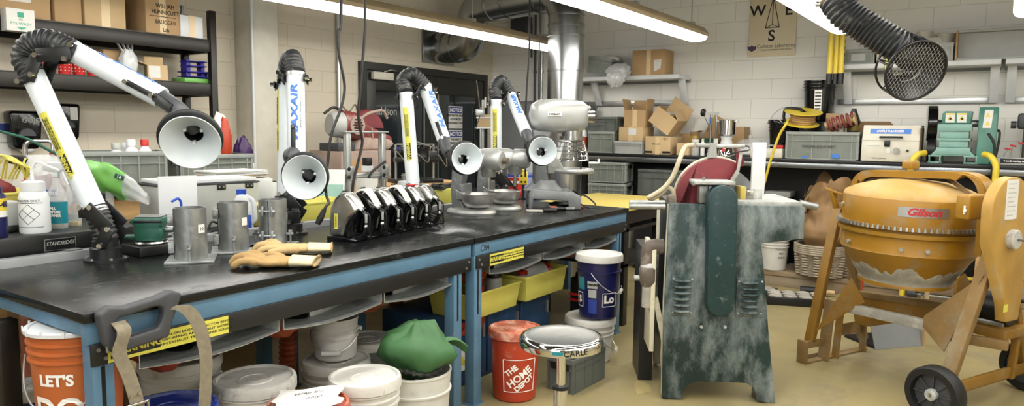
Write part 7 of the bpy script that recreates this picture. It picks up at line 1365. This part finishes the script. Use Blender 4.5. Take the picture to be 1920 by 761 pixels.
# yellow pipes hanging from the ceiling
t = thing('pipe_bundle', 'bundle of yellow pipes with black ends hanging by the tall black bucket', 'pipes', V((7.22, gx(1565, 150, 7.22).y, 1.93))); 
for i, y in enumerate((.05, .0, -.05)): p = MB().cyl((.02*(i % 2), y, .095), (.02*(i % 2), y, ZC-1.93), .025, n=20).build('pipe', 'yellow', t); MB().cyl((.02*(i % 2), y, 0), (.02*(i % 2), y, .095), .0258, n=20).build('black_end', 'black', p)
for i in range(7): MB().box((-.012, -.0745, .2+.06*i), (.014, .002, .03)).build('marking', 'ink', t)
# exhaust hose and hood overhead
HD_ = 3.75; hp = [pd(x, y, HD_+d_) for x, y, d_ in ((1556, -170, .2), (1562, -60, .15), (1575, 12, .1), (1625, 52, .05), (1680, 85, .0), (1712, 100, .0), (1715, 112, -.02))]
o = hp[-1]; t = thing('exhaust_snorkel', 'black ribbed exhaust hose with round wire mesh hood hanging overhead', 'exhaust hose', o)
hp[0] = V((hp[0].x, hp[0].y, ZC-.0)); flex_hose(t, [p-o for p in hp], .082, 'ribbed_hose', 'bellow', .022)
nn = (CR*.05-CU*.45-CF*.86).normalized(); C0 = pd(1717, 133, HD_-.06)-o; Rh = 56*HD_/FPX; M = frame(C0, nn, CR)
MB().lathe([(.078, -.17), (.08, -.10), (Rh*.62, -.07), (Rh, -.005), (Rh, .0), (Rh*.98, 0), (Rh*.6, -.066), (.07, -.1)], 44, M, cap=False).build('hood_shell', 'black', t, ang=30); MB().lathe([(.081, -.155), (.083, -.15), (.083, -.115), (.081, -.11)], 32, M, cap=False).build('yellow_tape', 'warn', t); MB().lathe([(.08, -.11), (.081, -.1), (.081, -.075)], 32, M, cap=False).build('hood_neck', 'lid_dusty', t)
MB().torus(M @ V((0, .0, -.0)), Rh, .007, nn, 48, 8).build('front_rim', 'black', t); MB().torus(M @ V((0, .0, -.10)), Rh*1.0, .006, nn, 48, 8).build('rear_ring', 'black', t); s = MB()
for a in (.2, PI/2+.05, PI-.2, -.9, -2.2): s.beam(M @ V((Rh*math.cos(a), Rh*math.sin(a), 0)), M @ V((Rh*math.cos(a), Rh*math.sin(a), -.1)), .01, .01).beam(M @ V((.08*math.cos(a), .08*math.sin(a), -.11)), M @ V((Rh*math.cos(a), Rh*math.sin(a), -.1)), .012, .006)
s.build('hood_spokes', 'black', t); m_ = MB(); st = .0165
n_ = int(Rh/st)
for i in range(-n_, n_+1):
    for rot_ in (.55, -.55):
        L_ = math.sqrt(max(0, Rh*Rh-(i*st)**2))*.985
        if L_ > .01: R2 = Matrix.Rotation(rot_, 4, 'Z'); m_.tube([M @ R2 @ V((i*st, -L_, -.004)), M @ R2 @ V((i*st, L_, -.004))], .0007, 4)
m_.build('wire_mesh', 'lid_dusty', t)
MB().beam(pd(1545, -5, HD_)-o, pd(1532, 8, HD_+.05)-o, .02, .02).ball(pd(1533, 8, HD_)-o, .014).build('swivel_clip', 'alu', t)
# things under the counter
g = 'dark totes stacked under the counter'
for i, (px, z, m, l) in enumerate(((1150, .52, 'tote_dark', 'dark grey tote under the counter, lower of two beside the wide duct'), (1150, .80, 'tote_dark', 'dark grey tote under the counter, upper of two beside the wide duct'))):
    tote(l, V((7.32, 2.62+.32, z)), (.56, .4, .275), WR, m, group=g)
t = thing('crate_stand', 'black pallet box supporting the dark totes under the counter', 'pallet box', (7.32, 2.94, 0)); MB().box((0, 0, .26), (.44, .6, .515)).build('box_body', 'black', t, bev=.004)
for i, z in enumerate((.46, .69, .92)): tote(('blue grey tote under the counter, bottom of the leaning stack', 'blue grey tote under the counter, middle of the leaning stack', 'blue grey tote under the counter, topmost of the leaning stack')[i], V((7.15-.0*i, 3.55, z)), (.42, .36, .22), WR+.2, 'tote_grey', group='blue grey totes stacked beside the duct')
t = thing('storage_chest', 'low white chest under the blue grey totes beside the duct', 'chest', (7.15, 3.55, 0)); MB().box((0, 0, .22), (.42, .46, .44)).build('chest_body', 'cream', t, bev=.01); MB().box((0, 0, .4495), (.44, .48, .018)).build('chest_lid', 'white', t, bev=.004)
Pu = gx(1452, 462, 7.22); b1 = bucket('lower white bucket with handwriting under the counter by the saw', V((7.2, Pu.y, PZ+.33)), .29, PZ, rings=2, lid='bucket_white'); a = toward_cam((7.2, Pu.y, 0)); text('TROWELS\nMIX\nONLY', .026, 'ink', b1, (math.cos(a+.55)*.13, math.sin(a+.55)*.13, .17), (1, 0, 0), (0, 0, 1), cylr=.131, shear=.1, lead=1.5)
bucket('upper white bucket stacked on the handwritten one beside the saw', V((7.2, Pu.y, PZ+.345+.28)), .28, PZ+.346, rings=1)
Pw_ = V((7.2, gx(1540, 500, 7.2).y, PZ)); t = thing('wicker_basket', 'pale wicker basket holding the brown paper sack under the counter', 'basket', Pw_)
MB().lathe([(.20, 0), (.225, .2), (.24, .21), (.24, .29), (.215, .29), (.215, .22), (.2, .2), (.18, .015), (0, .015)], 44, cap=False, wob=lambda a, z: 1+(.035*math.sin(a*12) if z < .2 else .012*math.sin(a*40+z*90))).build('basket_wall', 'wicker', t, ang=70)
rb = MB()
for i in range(5): rb.torus((0, 0, .215+.018*i), .242, .011, (0, 0, 1), 48, 8)
rb.build('basket_rim', 'wicker', t); st = MB()
for k in range(12):
    for z in range(8): st.ball((.226*math.cos(k*PI/6)*(.9+.012*z), .226*math.sin(k*PI/6)*(.9+.012*z), .015+.025*z), (.034, .034, .013), 8)
st.build('woven_strands', 'wicker', t)
t = thing('paper_sack', 'large crumpled brown paper sack with open twisted top in the basket', 'paper sack', Pw_+V((0, 0, .02)))
def sack(u, v):
    a = 2*PI*v; z = .80*u; r = .158+.06*min(1, max(0, (z-.26)/.08))-.075*min(1, max(0, (z-.42)/.2))+.05*max(0, (z-.62)/.18); r *= 1+(.02+.15*min(1, max(0, (z-.3)/.2)))*(NZ.noise(V((math.cos(a)*2, math.sin(a)*2, z*7)))+.6*NZ.noise(V((math.cos(a)*5, math.sin(a)*5, z*14))))
    if u > .6: r *= 1+.22*(u-.6)/.4*math.sin(3*a+1)
    return (r*math.cos(a)-.0*u, r*math.sin(a)-.02*u, .01+z+(.09*math.sin(2*a+.6)+.05*math.sin(5*a) if u > .97 else .09*(u-.6)/.4*math.sin(2*a+.6) if u > .6 else 0))
MB().grid(lambda u, v: sack(u, v), 40, 60).build('sack_body', 'kraft', t, solid=.003, ang=70)
MB().ball((0, 0, .42), (.13, .13, .25), 20).build('sack_filling', 'kraft', t)
t = thing('blue_drum', 'dark blue plastic drum behind the mixer under the counter', 'drum', V((7.53, gx(1612, 480, 7.53).y, PZ))); MB().lathe([(.12, 0), (.13, .02), (.13, .25), (.136, .26), (.13, .27), (.13, .55), (.11, .6), (0, .6)], 32).build('drum_body', 'denim_blue', t)
t = thing('red_post', 'thin red-orange post standing on the floor behind the mixer drum', 'post', V((6.95, gx(1615, 520, 6.95).y, 0))); MB().box((0, 0, .3), (.035, .035, .6)).build('post_bar', 'home_orange', t, bev=.002); MB().box((0, 0, .005), (.12, .12, .01)).build('post_foot', 'home_orange', t)
t = thing('grey_instrument', 'flat grey instrument case on a stand under the counter behind the saw', 'case', V((7.51, gx(1462, 385, 7.51).y, PZ))); MB().box((0, 0, .72), (.22, .24, .055)).build('case_body', 'tote_light', t, bev=.006); MB().box((-.0, .02, .675), (.22, .22, .04)).build('case_base', 'plastic_grey', t, bev=.006); MB().box((.08, 0, .33), (.05, .2, .66)).build('case_stand', 'black', t)
# mould trays on the floor
Pm = gz(1487, 572, 0); t = thing('mould_tray', 'black tray of cement cube moulds on the floor before the timber platform', 'mould tray', (Pm.x+.1, Pm.y, 0), .35)
MB().box((0, 0, .035), (.28, .5, .07)).build('tray_body', 'black', t, bev=.004)
for i in range(3):
    for j in range(4): MB().ball((-.09+.09*i, -.18+.12*j, .07), (.043, .055, .018), 14, wob=wob(3, .2)).build('cement_fill', 'cement', t)
t = thing('hand_brush', 'black brush with pale wooden tip lying behind the mould tray', 'brush', gz(1527, 553, 0)+V((-.02, .0, .0)), WR+.2); MB().cyl((-.12, 0, .04), (.1, 0, .04), .038, n=20).build('bristles', 'rubber', t); MB().cyl((.1, 0, .04), (.17, 0, .04), .02).build('handle', 'card_pale', t)
t = thing('mould_tray', 'smaller black mould tray mostly hidden behind the saw panel', 'mould tray', (gz(1445, 562, 0).x+.15, gz(1440, 562, 0).y+.1, 0), .2); MB().box((0, 0, .03), (.2, .26, .06)).build('tray_body', 'black', t, bev=.004); MB().ball((0, 0, .06), (.08, .1, .018), 14, wob=wob(3, .2)).build('cement_fill', 'cement', t)
# timber beams stacked under the counter behind the mixer
for i, (z, X, l) in enumerate(((.0, 6.72, 'lowest grey stained timber beam of the stack behind the mixer'), (.145, 6.76, 'second timber beam from the floor in the stack behind the mixer'), (.35, 6.80, 'third timber beam up, reddish brown, in the stack behind the mixer'), (.555, 6.78, 'top timber beam of the stack behind the mixer'))):
    h = .143 if i == 0 else .203; t = thing('timber_beam', l, 'timber', (X+.05, -.55, z), 0, 'timber beams stacked under the counter'); MB().box((0, 0, h/2), (.2, 1.35, h-.003)).build('beam', ('wood_grey', 'wood_grey', 'wood', 'wood_grey')[i], t, bev=.006)
t = thing('steel_sheet', 'grey sheet metal scoop leaning behind the mixer crossbars', 'sheet metal', mp(1660, 575, .45)*0+V((5.55, .50, 0)), -.7); MB().box((0, 0, .17), (.42, .006, .34), Matrix.Rotation(-.35, 4, 'X')).build('sheet', 'grey_paint', t); MB().box((0, .16, .01), (.4, .3, .02)).build('sheet_foot', 'black', t); MB().box((.2, .0, .2), (.02, .02, .4)).build('wood_batten', 'card_pale', t)
cord('power_cable', 'thick black cable hanging from the crusher down behind the mixer', 'cord', [gx(1853, 250, 7.04)]+[gx(x, y, 7.03) for x, y in ((1864, 270), (1864, 300), (1860, 330), (1858, 380), (1857, 430))]+[V((7.03, gx(1857, 480, 7.03).y, .3)), V((7.02, gx(1857, 480, 7.03).y, .21))], .011)
# patch of yellowish light on the floor, painted as a flat shape
mk('painted_light', '#a89868', .4, var=.15); P = gz(1205, 727, 0); t = thing('floor_light', 'pale yellow patch of light painted on the concrete between the stool and the saw', 'floor stain', (P.x, P.y, 0), .4); MB().prism([(.1*math.cos(a)*(1+.25*math.sin(3*a)), .055*math.sin(a)*(1+.2*math.sin(2*a+1)), ) for a in [2*PI*i/26 for i in range(26)]], .0005, .002).build('light_patch', 'painted_light', t)
